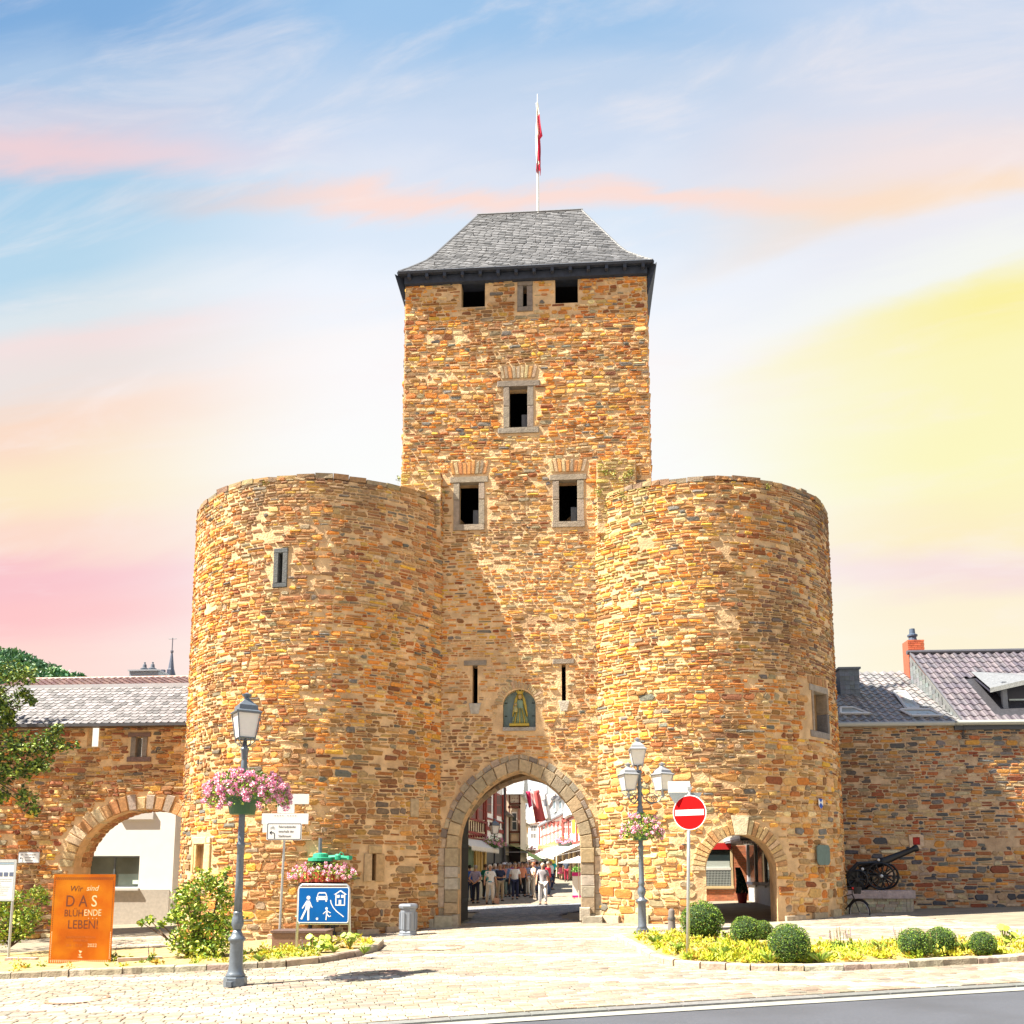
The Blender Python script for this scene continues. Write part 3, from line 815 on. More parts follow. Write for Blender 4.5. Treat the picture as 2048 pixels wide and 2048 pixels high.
# ridge and hip caps, snow hooks
b = MB(); b.col = (.16,.165,.18)
b.tube([(RX0-.05,RY,ZR+.02),(RX1+.05,RY,ZR+.02)], .05, 6)
for cx_, cy_, rx_ in ((EX0,EY0,RX0),(EX1,EY0,RX1),(EX0,EY1,RX0),(EX1,EY1,RX1)):
    f_, s_ = ('f' if cy_ < 1 else 'b'), (0 if (cx_ < 0) == (cy_ < 1) else 1)
    b.tube([rp(f_, s_, i/15)+Vector((0,0,.02)) for i in range(16)], .035, 5)
b.build('ridge_cap', M_SLATE, gate)
for s_, t_ in ((.10,.10),(.28,.34),(.44,.34),(.74,.42),(.88,.30),(.13,.62),(.3,.9),(.55,.9),(.78,.9),(.55,.45)):
    p = rp('f', s_, t_, .03); MB().tube([p+Vector((0,0,.12)), p, p+Vector((0,-.07,-.02)), p+Vector((0,-.08,.05))], .012, 5, (.05,.05,.06)).build('roof_hook', M_PAINT, gate)
# eaves: fascia, soffit, rafters ends
M_TIMB = mat('dark blue-grey timber', (.028,.038,.065), .8, var=.2)
b = MB()
for (a, c_) in (((EX0,EY0),(EX1,EY0)),((EX1,EY0),(EX1,EY1)),((EX1,EY1),(EX0,EY1)),((EX0,EY1),(EX0,EY0))):
    b.tube([(a[0],a[1],ZEV-.01),(c_[0],c_[1],ZEV-.01)], .055, 4)
b.quad((EX0,EY0,ZEV-.02),(EX0,EY1,ZEV-.02),(EX1,EY1,ZEV-.02),(EX1,EY0,ZEV-.02))
b.build('fascia', M_TIMB, gate)
# sprocketed side aprons: weather-boarded wedges under the flank eaves
for xx, sg in ((X0, -1), (X1, 1)):
    b = MB(); b.add([(xx+sg*.02, 0.0, ZEV-.03), (xx+sg*.31, -.3, ZEV-.03), (xx+sg*.02, .0, ZEV-.95), (xx+sg*.31, YB, ZEV-.03), (xx+sg*.02, YB, ZEV-.95)], [(0,1,2),(1,3,4,2)])
    b.build('apron', M_TIMB, gate)
MB().box((X0-.01, -.16, ZEV-.30), (X1+.01, -.002, ZEV-.045)).build('wall_plate', M_TIMB, gate)
for w_ in (W_UL, W_UR): MB().box((w_[0]-.28, -.13, w_[3]+.002), (w_[2]+.28, -.001, w_[3]+.14)).build('lintel_beam', M_TIMB, gate); MB().box((w_[0]+.002, -.02, w_[3]-.10), (w_[2]-.002, .46, w_[3]-.001)).build('lintel_beam', M_TIMB, gate)  # second, inner plank added to darken the reveal ceiling like shade
for k in range(14):
    x = X0+.12+k*(X1-X0-.3)/13
    MB().box((x, -.33, ZEV-.19), (x+.10, -.0, ZEV-.03)).build('rafter_end', M_TIMB, gate)
# flagpole and flag
fp = at(1076, 424, RY)
pole = empty('flagpole', (fp.x, RY, ZR), 'thin white flagpole with limp red and white flag on the tower roof ridge', 'flagpole')
ztop = at(1076, 188, RY).z
b = MB().tube([(fp.x,RY,ZR-.1),(fp.x,RY,at(1076,350,RY).z),(fp.x,RY,ztop)], [.045,.038,.012], 8, (.75,.75,.74)); b.build('pole', M_PAINT, pole)
b = MB(); zt, zb = at(1076,208,RY).z, at(1076,346,RY).z; nn = 22
cols_ = lambda t, k: ((.62,.02,.07) if (k >= 4 and .18 < t < .82) or t > .88 or (t > .55 and k >= 5) else (.80,.77,.70))
sec = []
for i in range(nn+1):
    t = i/nn; wdt = (.10+.30*min(1, t/.45)) * (1 if t < .48 else .62) if t < .88 else .28
    ring = []
    for k in range(9):
        s_ = k/8; ring.append((fp.x-.06+wdt*s_*.62+.02*sin(t*9+k), RY-.05+.10*sin(k*1.7+t*3)*(.4+t), zt+(zb-zt)*t-.08*s_*t))
    sec.append(ring)
for i in range(nn):
    for k in range(8): b.add([sec[i][k], sec[i][k+1], sec[i+1][k+1], sec[i+1][k]], [(0,1,2,3)], cols_(i/nn, k))
fl = b.build('flag', M_CLOTH, pole); sm = fl.modifiers.new('thickness', 'SOLIDIFY'); sm.thickness = .008

# niche figure (a plain robed, crowned figure on a plinth)
st = empty('niche_statue', (ncx, .05, at(1006,1452,0).z), 'small gilded robed and crowned statue standing in the grey-green niche above the arch', 'statue')
zb = at(1040,1453,.05).z; zt = at(1040,1390,.05).z; H_ = zt-zb
b = MB(); gold = (.42,.31,.04); green = (.22,.30,.20)
b.box((ncx-.30,-.12,zb), (ncx+.30,.2,zb+.07), gold); b.build('plinth', M_PAINT, st)
b = MB(); T_ = Matrix.Translation((ncx+.02,.06,zb+.07))@Matrix.Diagonal((1,.55,1,1))
b.lathe([(.27,0),(.26,.1),(.22,.25),(.19,.38),(.15,.50),(.125,.60),(.13,.68),(.09,.74),(.04,.77)], 14, (0,0,0), green, T=T_, flute=.12)
for k in range(7):
    a = -.9+k*.3; b.tube([(ncx+.02+.27*sin(a),-.05-.06*cos(a),zb+.08),(ncx+.02+.21*sin(a),-.06,zb+.3),(ncx+.02+.10*sin(a),-.05,zb+.55)], [.02,.018,.012], 5, gold if k % 2 else (.20,.24,.12))
b.build('robe', M_PAINT, st, smooth=True)
b = MB(); b.ball((ncx+.02,.0,zb+.92), .075, 10, (.40,.28,.10), sz=(.9,.95,1.2)); b.build('head', M_PAINT, st, smooth=True)
b = MB()
for sg in (-1, 1): b.tube([(ncx+.02+sg*.05,.06,zb+1.0),(ncx+.02+sg*.12,.04,zb+.85),(ncx+.02+sg*.17,.0,zb+.6),(ncx+.02+sg*.22,.0,zb+.3)], [.035,.045,.04,.02], 6, gold)
b.build('cloak', M_PAINT, st, smooth=True)
b = MB(); b.lathe([(.085,0),(.085,.04),(.10,.07)], 10, (ncx+.02,.0,zb+.99), gold)
for k in range(6): a = k*pi/3; b.tube([(ncx+.02+.09*cos(a),.09*sin(a),zb+1.05),(ncx+.02+.11*cos(a),.11*sin(a),zb+1.13)], [.02,.006], 4, gold)
b.build('crown', M_PAINT, st)
b = MB(); b.ball((ncx-.11,-.08,zb+.66), .05, 8, (.36,.26,.12)); b.lathe([(.07,0),(.065,.1),(.05,.17),(.02,.2)], 8, (ncx-.11,-.07,zb+.42), (.34,.32,.14)); b.build('child_figure', M_PAINT, st, smooth=True)
b = MB(); P = roundarch(.497, .477, ncz, ncx, 14, at(1006,1455,0).z+.003); n = len(P)
b.add([(x, .212, z) for x, z in P], [tuple(range(n))], (.20,.27,.27))
for sg, zz in ((-1,.35),(-1,.75),(1,.35),(1,.75),(-1,1.05),(1,1.05)): b.box((ncx+sg*.42-.04,.18,zb+zz-.012),(ncx+sg*.42+.04,.211,zb+zz+.012),(.06,.08,.08))
b.build('niche_back', M_MATTE, gate)
p = MB().box((ncx-.5,-.06,at(1006,1455,0).z-.11),(ncx+.5,.2,at(1006,1455,0).z-.002),(.34,.32,.30)); p.build('sill', M_ASHLAR, gate)
# ================================================================== round towers
def ring_u(cx, cy, R, x): return R*math.asin(max(-1, min(1, (x-cx)/R)))
ZRIM = 13.42
LT, RT = TW
def cyl_core(cx, cy, R, zt, n=96):
    b = MB(); b.lathe([(R, -.9)]+[(R, .13+k*.71) for k in range(18)]+[(R, zt-.02), (R-.5, zt+.05), (R-1.2, zt+.05)], n, (cx, cy, 0)); return b
PASSCUT = lambda: [cutter(pointed(3.0, 2.9, .5, -.1, 8, -.8), .3, 4.1), cutter(pointed(RW_, RSP, .5, RCX, 8, -.8), 4.09, 9)]
# --- left tower
lt = empty('round_tower', (LT[0], LT[1], 0), 'round stone tower with a small slit window, standing behind the street lamp and blue sign', 'tower')
core = cyl_core(*LT, ZRIM-.1).build('wall', M_MORTAR, lt)
def onr(T, px, py):
    # point of the tower face hit by a sight line
    d = ray(px, py); ox, oy = CAM[0]-T[0], CAM[1]-T[1]
    A = d.x**2+d.y**2; B = 2*(ox*d.x+oy*d.y); C_ = ox*ox+oy*oy-T[2]**2
    t = (-B-sqrt(max(0, B*B-4*A*C_)))/(2*A); return Vector(CAM)+d*t
def uof(T, p): return T[2]*atan2(p.x-T[0], -(p.y-T[1]))
def radial_box(T, u0, u1, z0, z1, r0, r1, n=3):
    b = MB(); a0, a1 = u0/T[2], u1/T[2]
    P = [(T[0]+r*sin(a), T[1]-r*cos(a)) for r, a in ((r1,a0),(r1,a1),(r0,a1),(r0,a0))]
    b.add([(x,y,z0) for x,y in P]+[(x,y,z1) for x,y in P], [(0,1,2,3),(4,5,6,7),(0,1,5,4),(1,2,6,5),(2,3,7,6),(3,0,4,7)])
    me = b.mesh('c', M_MORTAR); fix_normals(me); return me
a, c_ = onr(LT, 552,1107), onr(LT, 571,1166); S1 = (uof(LT,a), uof(LT,c_), c_.z, a.z)
s1i = (S1[0]+.085, S1[1]-.085, S1[2], S1[3])
a, c_ = onr(LT, 391,1690), onr(LT, 409,1745); S2 = (uof(LT,a), uof(LT,c_), c_.z, a.z)     # blocked loophole, left
a, c_ = onr(LT, 743,1707), onr(LT, 751,1761); S3 = (uof(LT,a), uof(LT,c_), c_.z, a.z)     # dark loophole, right
a, c_ = onr(LT, 820,1597), onr(LT, 836,1634); S4 = (uof(LT,a), uof(LT,c_), c_.z, a.z)
boolean(core, PASSCUT()+[radial_box(LT, s1i[0], s1i[1], s1i[2], s1i[3], 3.2, 5.2), radial_box(LT, S3[0], S3[1], S3[2], S3[3], 3.2, 5.2), radial_box(LT, S2[0], S2[1], S2[2], S2[3], 4.45, 5.2)])
core.data.materials.clear(); core.data.materials.append(M_MORTAR)
def mk_skip(boxes):
    def f(a, c_, v0, v1):
        for (x0, x1, z0, z1) in boxes:
            if a < x1 and c_ > x0 and v0 < z1 and v1 > z0: return True
        return False
    return f
def pad(s, l, r, b_, t): return (s[0]-l, s[1]+r, s[2]-b_, s[3]+t)
skl = mk_skip([pad(S1, .06, .06, .14, .16), pad(S2, .20, .28, .04, .26), pad(S3, .24, .26, .04, .24)])
def tint_l(u, v, c_, r_):
    n_ = noise.noise(Vector((u*.5, v*.4, 7)))
    if v > 9.5 and u > -1.5 and r_.random() < .75: c_ = desat(c_, .35, (.27,.20,.15))
    if v > 12.6: c_ = desat(c_, .3, (.27,.20,.12))
    if 3 < v < 8 and n_ > .1 and r_.random() < .5: c_ = tuple(x*k for x, k in zip(c_, (1.15, 1.05, .8)))
    if v < 4.2 and u > -1: c_ = desat(tuple(x*.85 for x in c_), .25, (.34,.19,.10))
    return c_
UM = LT[2]*radians(108)
def rimtop(u): return ZRIM+.05*noise.noise(Vector((u*1.2, 0, 5)))+.05*sin(u*3.1)
masonry(lt, 'stone', (-UM, 4.84), (-.2, ZRIM-.05), cylmap(*LT), skl, random.Random(41), tint=tint_l, hrange=(.065,.155), wrange=(.14,.42), top=rimtop)
# coping course on the ragged rim
def coping(root, T, u0, u1, seed, dens=1.0, ztop=ZRIM):
    r_ = random.Random(seed); u = u0
    f = cylmap(*T)
    while u < u1:
        w = r_.uniform(.25, .65); h = r_.uniform(.07, .12)
        if r_.random() < .98:
            zb = ztop-.10+.03*sin(u*2); zt = zb+h+.05
            vs = []
            for rr in (.03, -.55):
                for uu in (u+.01, u+w-.01):
                    for zz in (zb, zt): vs.append(f(uu*(1 if rr > 0 else 1), zz+r_.uniform(-.02,.02), rr+r_.uniform(-.02,.02)))
            b = MB(); col = jit(r_.choice([(.30,.17,.09),(.24,.15,.09),(.36,.26,.14),(.26,.20,.13),(.40,.24,.10)]), .2, r_)
            b.add(vs, [(0,2,3,1),(4,5,7,6),(0,1,5,4),(2,6,7,3),(1,3,7,5),(0,4,6,2)], col); b.build('coping_stone', M_STONE, root)
        u += w
coping(lt, LT, -UM, 4.84, 42)
def cyl_blocks(root, T, name, items):
    f = cylmap(*T)
    for (u0, u1, z0, z1, pr, dp, col) in items:
        vs = []; bv = .012
        for (w_, ins) in ((-dp, 0), (pr-bv, 0), (pr, bv)):
            for uu, zz in ((u0+ins, z0+ins), (u1-ins, z0+ins), (u1-ins, z1-ins), (u0+ins, z1-ins)): vs.append(f(uu+rng.uniform(-.004,.004), zz+rng.uniform(-.004,.004), w_))
        b = MB().add(vs, [(8,9,10,11)]+[(r_+q, r_+(q+1) % 4, r_+4+(q+1) % 4, r_+4+q) for r_ in (0,4) for q in range(4)], col)
        b.build(name, M_ASHLAR, root)
cyl_blocks(lt, LT, 'frame_stone', [(S1[0]-.05, S1[1]+.05, S1[3], S1[3]+.14, .05, .2, (.10,.11,.12)), (S1[0]-.06, S1[1]+.05, S1[2]-.13, S1[2], .05, .2, (.09,.10,.11)),
    (S1[0]-.05, s1i[0]+.012, S1[2], S1[3], .045, .3, (.11,.115,.12)), (s1i[1]-.012, S1[1]+.05, S1[2], S1[3], .045, .3, (.12,.125,.13)),
    (S2[0]-.02, S2[0]+.10, S2[2], S2[3], .03, .02, (.50,.36,.17)), (S2[1]-.02, S2[1]+.26, S2[2]-.03, S2[3]+.02, .05, .2, (.58,.46,.25)), (S2[0]-.15, S2[1]+.05, S2[3]+.02, S2[3]+.22, .05, .2, (.56,.44,.26)), (S2[1]+.07, S2[1]+.26, S2[3]+.04, S2[3]+.2, .05, .2, (.58,.5,.36)),
    (S2[0]-.15, S2[0]-.02, S2[2], S2[3], .05, .2, (.52,.36,.17)),
    (S3[0]-.22, S3[0]+.012, S3[2]-.03, S3[3], .06, .25, (.50,.35,.20)), (S3[1]-.012, S3[1]+.24, S3[2]-.03, S3[3]-.01, .06, .25, (.46,.30,.15)), (S3[0]-.10, S3[1]+.16, S3[3]+.005, S3[3]+.22, .07, .25, (.48,.33,.17)),
    (S4[0], S4[1], S4[2], S4[3], .05, .1, (.42,.32,.20))])
# tufts of moss on the rim
def tuft(b, c, r, n, rng, cols, leaf=.04, up=.5):
    for _ in range(n):
        d = Vector((rng.gauss(0,1), rng.gauss(0,1), rng.gauss(0,1)*.8+up)); d.normalize(); p = Vector(c)+d*r*rng.uniform(.2,1)
        leafquad(b, p, leaf*rng.uniform(.6,1.3), rng, jit(rng.choice(cols), .25, rng))
def leafquad(b, p, s, rng, col, d=None):
    a = Vector((rng.gauss(0,1), rng.gauss(0,1), rng.gauss(0,1)*.7)) if d is None else Vector(d)
    a.normalize(); w = a.cross(Vector((rng.gauss(0,1), rng.gauss(0,1), rng.gauss(0,1)+.3)))
    if w.length < .01: w = Vector((1,0,0))
    w.normalize(); n_ = a.cross(w)*.18
    b.add([p-a*s*.5, p+w*s*.34+n_*s, p+a*s*.6, p-w*s*.34+n_*s], [(0,1,2),(0,2,3)], col)
GR_Y = [(.30,.34,.03),(.22,.28,.03),(.38,.38,.05)]
r_ = random.Random(77)
b = MB()
for px_, py_ in ((885,985),(878,975),(440,1000),(530,968),(415,1020),(800,960)):
    p = onr(LT, px_, py_); tuft(b, p, .16, 40, r_, GR_Y, .045)
b.build('moss', M_LEAF, lt, kind='stuff')

# --- right tower
rt = empty('round_tower', (RT[0], RT[1], .3), 'round stone tower pierced at its foot by a small archway, with round bushes in front', 'tower')
core = cyl_core(*RT, ZRIM-.1).build('wall', M_MORTAR, rt)
RAx = onr(RT, 1484, 1668); ral = onr(RT, 1412, 1750); rar = onr(RT, 1553, 1750)
racx = (ral.x+rar.x)/2; raw = (rar.x-ral.x)/2; rsp = at(1484,1742,RAx.y).z; rrise = RAx.z-rsp
RARCH = roundarch(raw, rrise, rsp, racx, 16, -1)
a, c_ = onr(RT, 1624,1380), onr(RT, 1655,1468); S5 = (uof(RT,a), uof(RT,c_), c_.z, a.z)
b = MB(); b.lathe([(3.75, -1), (3.75, 3.5)], 40, (RT[0], RT[1], 0)); rm_ = b.mesh('c', M_MORTAR); fix_normals(rm_); b = MB(); b.lathe([(3.9, 4.6), (3.9, 9.2)], 40, (RT[0], RT[1], 0)); rm2 = b.mesh('c', M_MORTAR); fix_normals(rm2)
boolean(core, PASSCUT()+[cutter(RARCH, -6, 2), rm_, rm2, cutter(rect(3.4, -1, 10.2, 3.5), 3.5, 9.6), radial_box(RT, S5[0], S5[1], S5[2], S5[3], 3.4, 5.2)])
core.data.materials.clear(); core.data.materials.append(M_MORTAR)
def rain(x, z, g=0.0):
    if z < rsp: return abs(x-racx) < raw+g
    return ((x-racx)/(raw+g))**2+((z-rsp)/(rrise+g))**2 < 1
def skr(a, c_, v0, v1):
    for (x0, x1, z0, z1) in (pad(S5, .24, .12, .22, .42),):
        if a < x1 and c_ > x0 and v0 < z1 and v1 > z0: return True
    m = (a+c_)/2
    for u in (a, m, c_):
        x = RT[0]+RT[2]*sin(u/RT[2])
        for z in (v0, v1):
            if abs(u) < RT[2]*1.4 and rain(x, z, .40 if z > rsp+.05 else .02): return True
    return False
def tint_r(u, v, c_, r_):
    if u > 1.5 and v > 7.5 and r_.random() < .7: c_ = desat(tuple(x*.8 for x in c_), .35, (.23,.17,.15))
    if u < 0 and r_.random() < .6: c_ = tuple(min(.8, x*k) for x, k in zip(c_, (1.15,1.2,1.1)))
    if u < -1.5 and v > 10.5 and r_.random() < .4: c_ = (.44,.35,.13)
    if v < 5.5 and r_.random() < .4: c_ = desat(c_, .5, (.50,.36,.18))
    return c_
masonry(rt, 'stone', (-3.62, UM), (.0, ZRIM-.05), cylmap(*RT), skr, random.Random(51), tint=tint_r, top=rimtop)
coping(rt, RT, -3.62, UM, 52)
# arch stones of the small archway, following the curved face
def xcyl(T): return lambda x, z, w: Vector((x, T[1]-sqrt(max(.01, T[2]**2-(x-T[0])**2))-w, z))
xc = xcyl(RT)
n_ = 27
for k in range(n_):
    a0, a1 = pi*(k+.06)/n_, pi*(k+.90)/n_; ro = rng.uniform(.30,.42)
    P = [(racx+(raw+.0)*cos(a), rsp+rrise*sin(a)) for a in (a0, a1)]+[(racx+(raw+ro)*cos(a), rsp+(rrise+ro)*sin(a)) for a in (a1, a0)]
    col = jit(rng.choice([(.52,.36,.18),(.46,.30,.14),(.55,.42,.24),(.50,.28,.12)]), .14, rng)
    if k in (12, 13, 14): continue
    vs = [xc(x, z, -.25) for x, z in P]+[xc(x, z, .03) for x, z in P]
    mx_ = sum(p[0] for p in P)/4; mz = sum(p[1] for p in P)/4
    vs += [xc(mx_+(x-mx_)*.82, mz+(z-mz)*.9, .05) for x, z in P]
    me = MB().add(vs, [(8,9,10,11)]+[(r2+q, r2+(q+1) % 4, r2+4+(q+1) % 4, r2+4+q) for r2 in (0,4) for q in range(4)], col).mesh('voussoir', M_STONE); fix_normals(me); put('voussoir', me, rt)
zk = rsp+rrise
P = [(racx-.17, zk-.02), (racx+.15, zk-.02), (racx+.24, zk+.52), (racx-.26, zk+.52)]
vs = [xc(x, z, -.25) for x, z in P]+[xc(x, z, .08) for x, z in P]
me = MB().add(vs, [(4,5,6,7)]+[(q, (q+1) % 4, 4+(q+1) % 4, 4+q) for q in range(4)], (.74,.64,.44)).mesh('keystone', M_ASHLAR); fix_normals(me); put('keystone', me, rt)
cyl_blocks(rt, RT, 'frame_stone', [(S5[0]-.05, S5[0]+.02, S5[2], S5[3], .04, .3, (.30,.25,.20)), (S5[0]-.18, S5[1]+.10, S5[2]-.18, S5[2]+.015, .04, .2, (.26,.23,.21)),
    (S5[1]-.02, S5[1]+.12, S5[2], (S5[2]+S5[3])/2-.01, .04, .3, (.16,.15,.15)), (S5[1]-.02, S5[1]+.12, (S5[2]+S5[3])/2+.01, S5[3], .04, .3, (.28,.22,.16)), (S5[0]-.14, S5[1]+.12, S5[3]-.015, S5[3]+.18, .04, .25, (.33,.29,.25))]
    +[(S5[0]-.2+.16*k, S5[0]-.06+.16*k, S5[3]+.2, S5[3]+.42, .03, .1, jit((.40,.22,.10), .2, rng)) for k in range(7)])
# pale rough footing stones
for T, root, lst in ((RT, rt, ((1215,60,20),(1275,48,26),(1590,44,12),(1640,40,16),(1672,36,20))), (LT, lt, ((690,30,10),(735,40,12),(790,40,14),(560,40,14)))):
    for px_, wd, hh in lst:
        p = onr(T, px_, 1862); u = uof(T, p); w_ = wd*.0155; g = G(p.x, p.y)
        cyl_blocks(root, T, 'base_stone', [(u-w_/2, u+w_/2, g-.3, g+.06+hh*.008, .10, .2, jit((.44,.36,.25), .1, rng))])
b = MB()
for px_, py_, r0 in ((1205,945,.22),(1225,952,.25),(1250,955,.2),(1262,948,.15),(1195,985,.2),(1245,990,.2),(1535,975,.12)):
    p = onr(RT, px_, py_) if px_ > 1230 else at(px_, py_, -.32); tuft(b, p, r0, 70, r_, [(.22,.30,.04),(.34,.34,.05),(.30,.24,.05)], .06)
b.build('wall_plants', M_LEAF, rt, kind='stuff')

# wooden fascia rain cover and blind seen under the small arch belong to the shop beyond

# ================================================================== left curtain wall
LWY, LWT = 3.0, 1.1
lw = empty('curtain_wall', (-14, LWY, 0), 'stone town wall with slate roofed wall walk and wide round archway', 'wall')
za = 6.93
core = MB().box((-26, LWY, -1), (-10.2, LWY+LWT, za+.3)).build('wall', M_MORTAR, lw)
lcx = (at(148,1740,LWY).x+at(375,1740,LWY).x)/2+.42; lapex = at(285,1618,LWY).z
lww = lcx-at(147,1740,LWY).x; lsp = at(147,1735,LWY).z; lrise = lapex-lsp
lc1 = at(176,1451,LWY); lc2 = at(196,1493,LWY); ls1 = at(271,1474,LWY); ls2 = at(286,1514,LWY)
boolean(core, [cutter(roundarch(lww, lrise, lsp, lcx, 18, -2), 0, 8), cutter(rect(lc1.x, lc2.z, lc2.x, lc1.z+.5), 0, 8), cutter(rect(ls1.x, ls2.z, ls2.x, ls1.z), 0, 8), cutter(rect(-25.5, 5.0, -10.5, 9), LWY+.34, 8)])
core.data.materials.clear(); core.data.materials.append(M_MORTAR)
def lin_(x, z, g=0.0):
    if z < lsp: return abs(x-lcx) < lww+g
    return ((x-lcx)/(lww+g))**2+((z-lsp)/(lrise+g))**2 < 1
def skw(a, c_, v0, v1):
    for (x0, z0, x1, z1) in ((lc1.x-.02, lc2.z-.02, lc2.x+.02, lc1.z+.6), (ls1.x-.2, ls2.z-.22, ls2.x+.22, ls1.z+.2)):
        if a < x1 and c_ > x0 and v0 < z1 and v1 > z0: return True
    for x in (a, (a+c_)/2, c_):
        for z in (v0, v1):
            if lin_(x, z, .50 if z > lsp+.05 else .02): return True
    return False
def tint_w(u, v, c_, r_):
    if v > 4.6 and r_.random() < .5: c_ = desat(c_, .3, (.30,.18,.12))
    return c_
masonry(lw, 'stone', (-20.5, -10.3), (-.4, za-.02), planemap(LWY), skw, random.Random(61), pal=PAL_GOLD+[((.40,.14,.05),8),((.26,.075,.035),4)], hrange=(.07,.16), wrange=(.17,.5), tint=tint_w, proud=(.02,.07))
it = []
for k in range(26):
    a0, a1 = pi*(k+.05)/26, pi*(k+.9)/26; ro = rng.uniform(.38,.58)
    P = [(lcx+lww*cos(a), lsp+lrise*sin(a)) for a in (a0, a1)]+[(lcx+(lww+ro)*cos(a), lsp+(lrise+ro)*sin(a)) for a in (a1, a0)]
    it.append((P, LWY-.06+rng.uniform(-.02,.02), LWY+.4, jit(rng.choice([(.46,.27,.12),(.40,.20,.08),(.50,.36,.20),(.30,.24,.20),(.52,.42,.26)]), .2, rng)))
blocks_out(lw, 'voussoir', it, M_STONE)
it = [(rect(ls1.x-.25, ls1.z, ls2.x+.25, ls1.z+.16), LWY-.06, LWY+.3, (.17,.11,.10)), (rect(ls1.x-.25, ls2.z-.17, ls2.x+.3, ls2.z), LWY-.07, LWY+.3, (.17,.11,.10)),
      (rect(ls1.x-.14, ls2.z, ls1.x+.04, ls1.z), LWY-.05, LWY+.4, (.20,.17,.15)), (rect(ls2.x-.04, ls2.z, ls2.x+.14, ls1.z), LWY-.05, LWY+.4, (.20,.17,.15))]
blocks_out(lw, 'frame_stone', it)
# inner face of arch: rough stones on the reveal
def reveal_map(w_, rise, sp, cx, y0):
    def f(u, v, w):        # u along the arch from right base over to left base (angle*avg radius), v = depth
        a = u; ca, sa = cos(a), sin(a); return Vector((cx+(w_-w)*ca, y0+v, sp+(rise-w)*sa))
    return f
vm_ = reveal_map(lww, lrise, lsp, lcx, LWY)
geo = []
rr = random.Random(63)
for k in range(34):
    a0 = pi*k/34; v0 = .42
    while v0 < LWT:
        v1 = min(LWT, v0+rr.uniform(.2,.5)); 
        vs, fs = stone_geo(a0+.006, a0+pi/34-.006, v0+.015, v1-.01, lambda a, c_, w: vm_(a, c_, w), rr, .03)
        geo.append((.05, vs, fs, jit(pick([((.42,.22,.10),4),((.34,.15,.07),3),((.46,.30,.16),2)], rr), .2, rr))); v0 = v1
emit_pieces(lw, 'reveal_stone', geo, M_STONE, 60)
# slate roof of the wall walk
SL0 = Vector((-26, LWY-.42, at(190,1447,LWY-.42).z)); zsl = SL0.z; sly = LWY+1.9; zsh = at(190,1374,sly).z
def slp(x, t, w=0.0): return Vector((x, LWY-.42+(sly-LWY+.42)*t, zsl+(zsh-zsl)*t))+Vector((0,-.55,.83))*w
b = MB().quad(slp(-26,0), slp(-10.2,0), slp(-10.2,1), slp(-26,1), (.06,.06,.07)); b.quad(slp(-26,0,-.06), slp(-26,1,-.06), slp(-10.2,1,-.06), slp(-10.2,0,-.06), (.04,.04,.05)); b.build('roof', M_SLATE, lw)
geo = []; rr = random.Random(64); rows = 13
for i in range(rows):
    t0, t1 = i/rows, min(1, (i+1.3)/rows); x = -20.5+rr.random()*.2
    while x < -10.3:
        w = rr.uniform(.22,.30); g = rr.uniform(.12,.23) if rr.random() < .8 else rr.uniform(.06,.10)
        dx = (i/rows)*.0
        q = [slp(x, t0, .03), slp(x+w*.75, t0-.015, .034), slp(x+w-.008, t0+.04, .026), slp(x+w-.008, t1, .008), slp(x, t1, .008)]
        q2 = [slp(x, t0, .0), slp(x+w*.75, t0-.015, .0), slp(x+w-.008, t0+.04, .0)]
        geo.append((.06, q+q2, [(0,1,2,3,4),(5,6,1,0),(6,7,2,1)], (g*1.0, g*.93, g*1.0))); x += w
emit_pieces(lw, 'slate', geo, M_SLATE)
b = MB().box((-26, LWY-.47, zsl-.10), (-10.3, LWY-.40, zsl+.0), (.05,.05,.06)); b.box((-26, LWY-.40, zsl-.09), (-10.3, LWY, zsl-.05), (.10,.07,.05)); b.build('fascia', M_PAINT, lw)
MB().box((-26, sly-.08, zsh-.04), (-10.3, sly+.1, zsh+.09), (.42,.42,.46)).build('roof_flashing', M_PAINT, lw)
# timber roof structure glimpsed through the crenel
for k in range(3): MB().box((lc1.x-.3, LWY+LWT+.5+k*.02, lc2.z+.16+k*.26), (lc2.x+.6, LWY+LWT+.56+k*.02, lc2.z+.30+k*.26), (.62,.58,.52)).build('wall_walk_rail', M_PAINT, lw)

# ================================================================== right curtain wall
RWY = 4.0
rw = empty('curtain_wall', (14, RWY, .6), 'long stone town wall of red and grey rubble behind the cannon', 'wall')
M_MORT2 = mat('grey pink mortar', (.40,.30,.21), .95, var=.25, scale=4.0, bump=.8, bscale=18, stain=(1.4, (.27,.19,.13), .5, .75))
MB().box((9.0, RWY, -1), (30, RWY+.9, 6.78)).build('wall', M_MORT2, rw)
def tint_rw(u, v, c_, r_):
    if r_.random() < .08: c_ = (.06,.065,.08)
    return c_
masonry(rw, 'stone', (9.8, 19.6), (.1, 6.75), planemap(RWY), None, random.Random(71), pal=PAL_RED, hrange=(.055,.14), wrange=(.15,.48), tint=tint_rw, gap=.022, proud=(.008,.035), miss=.02)

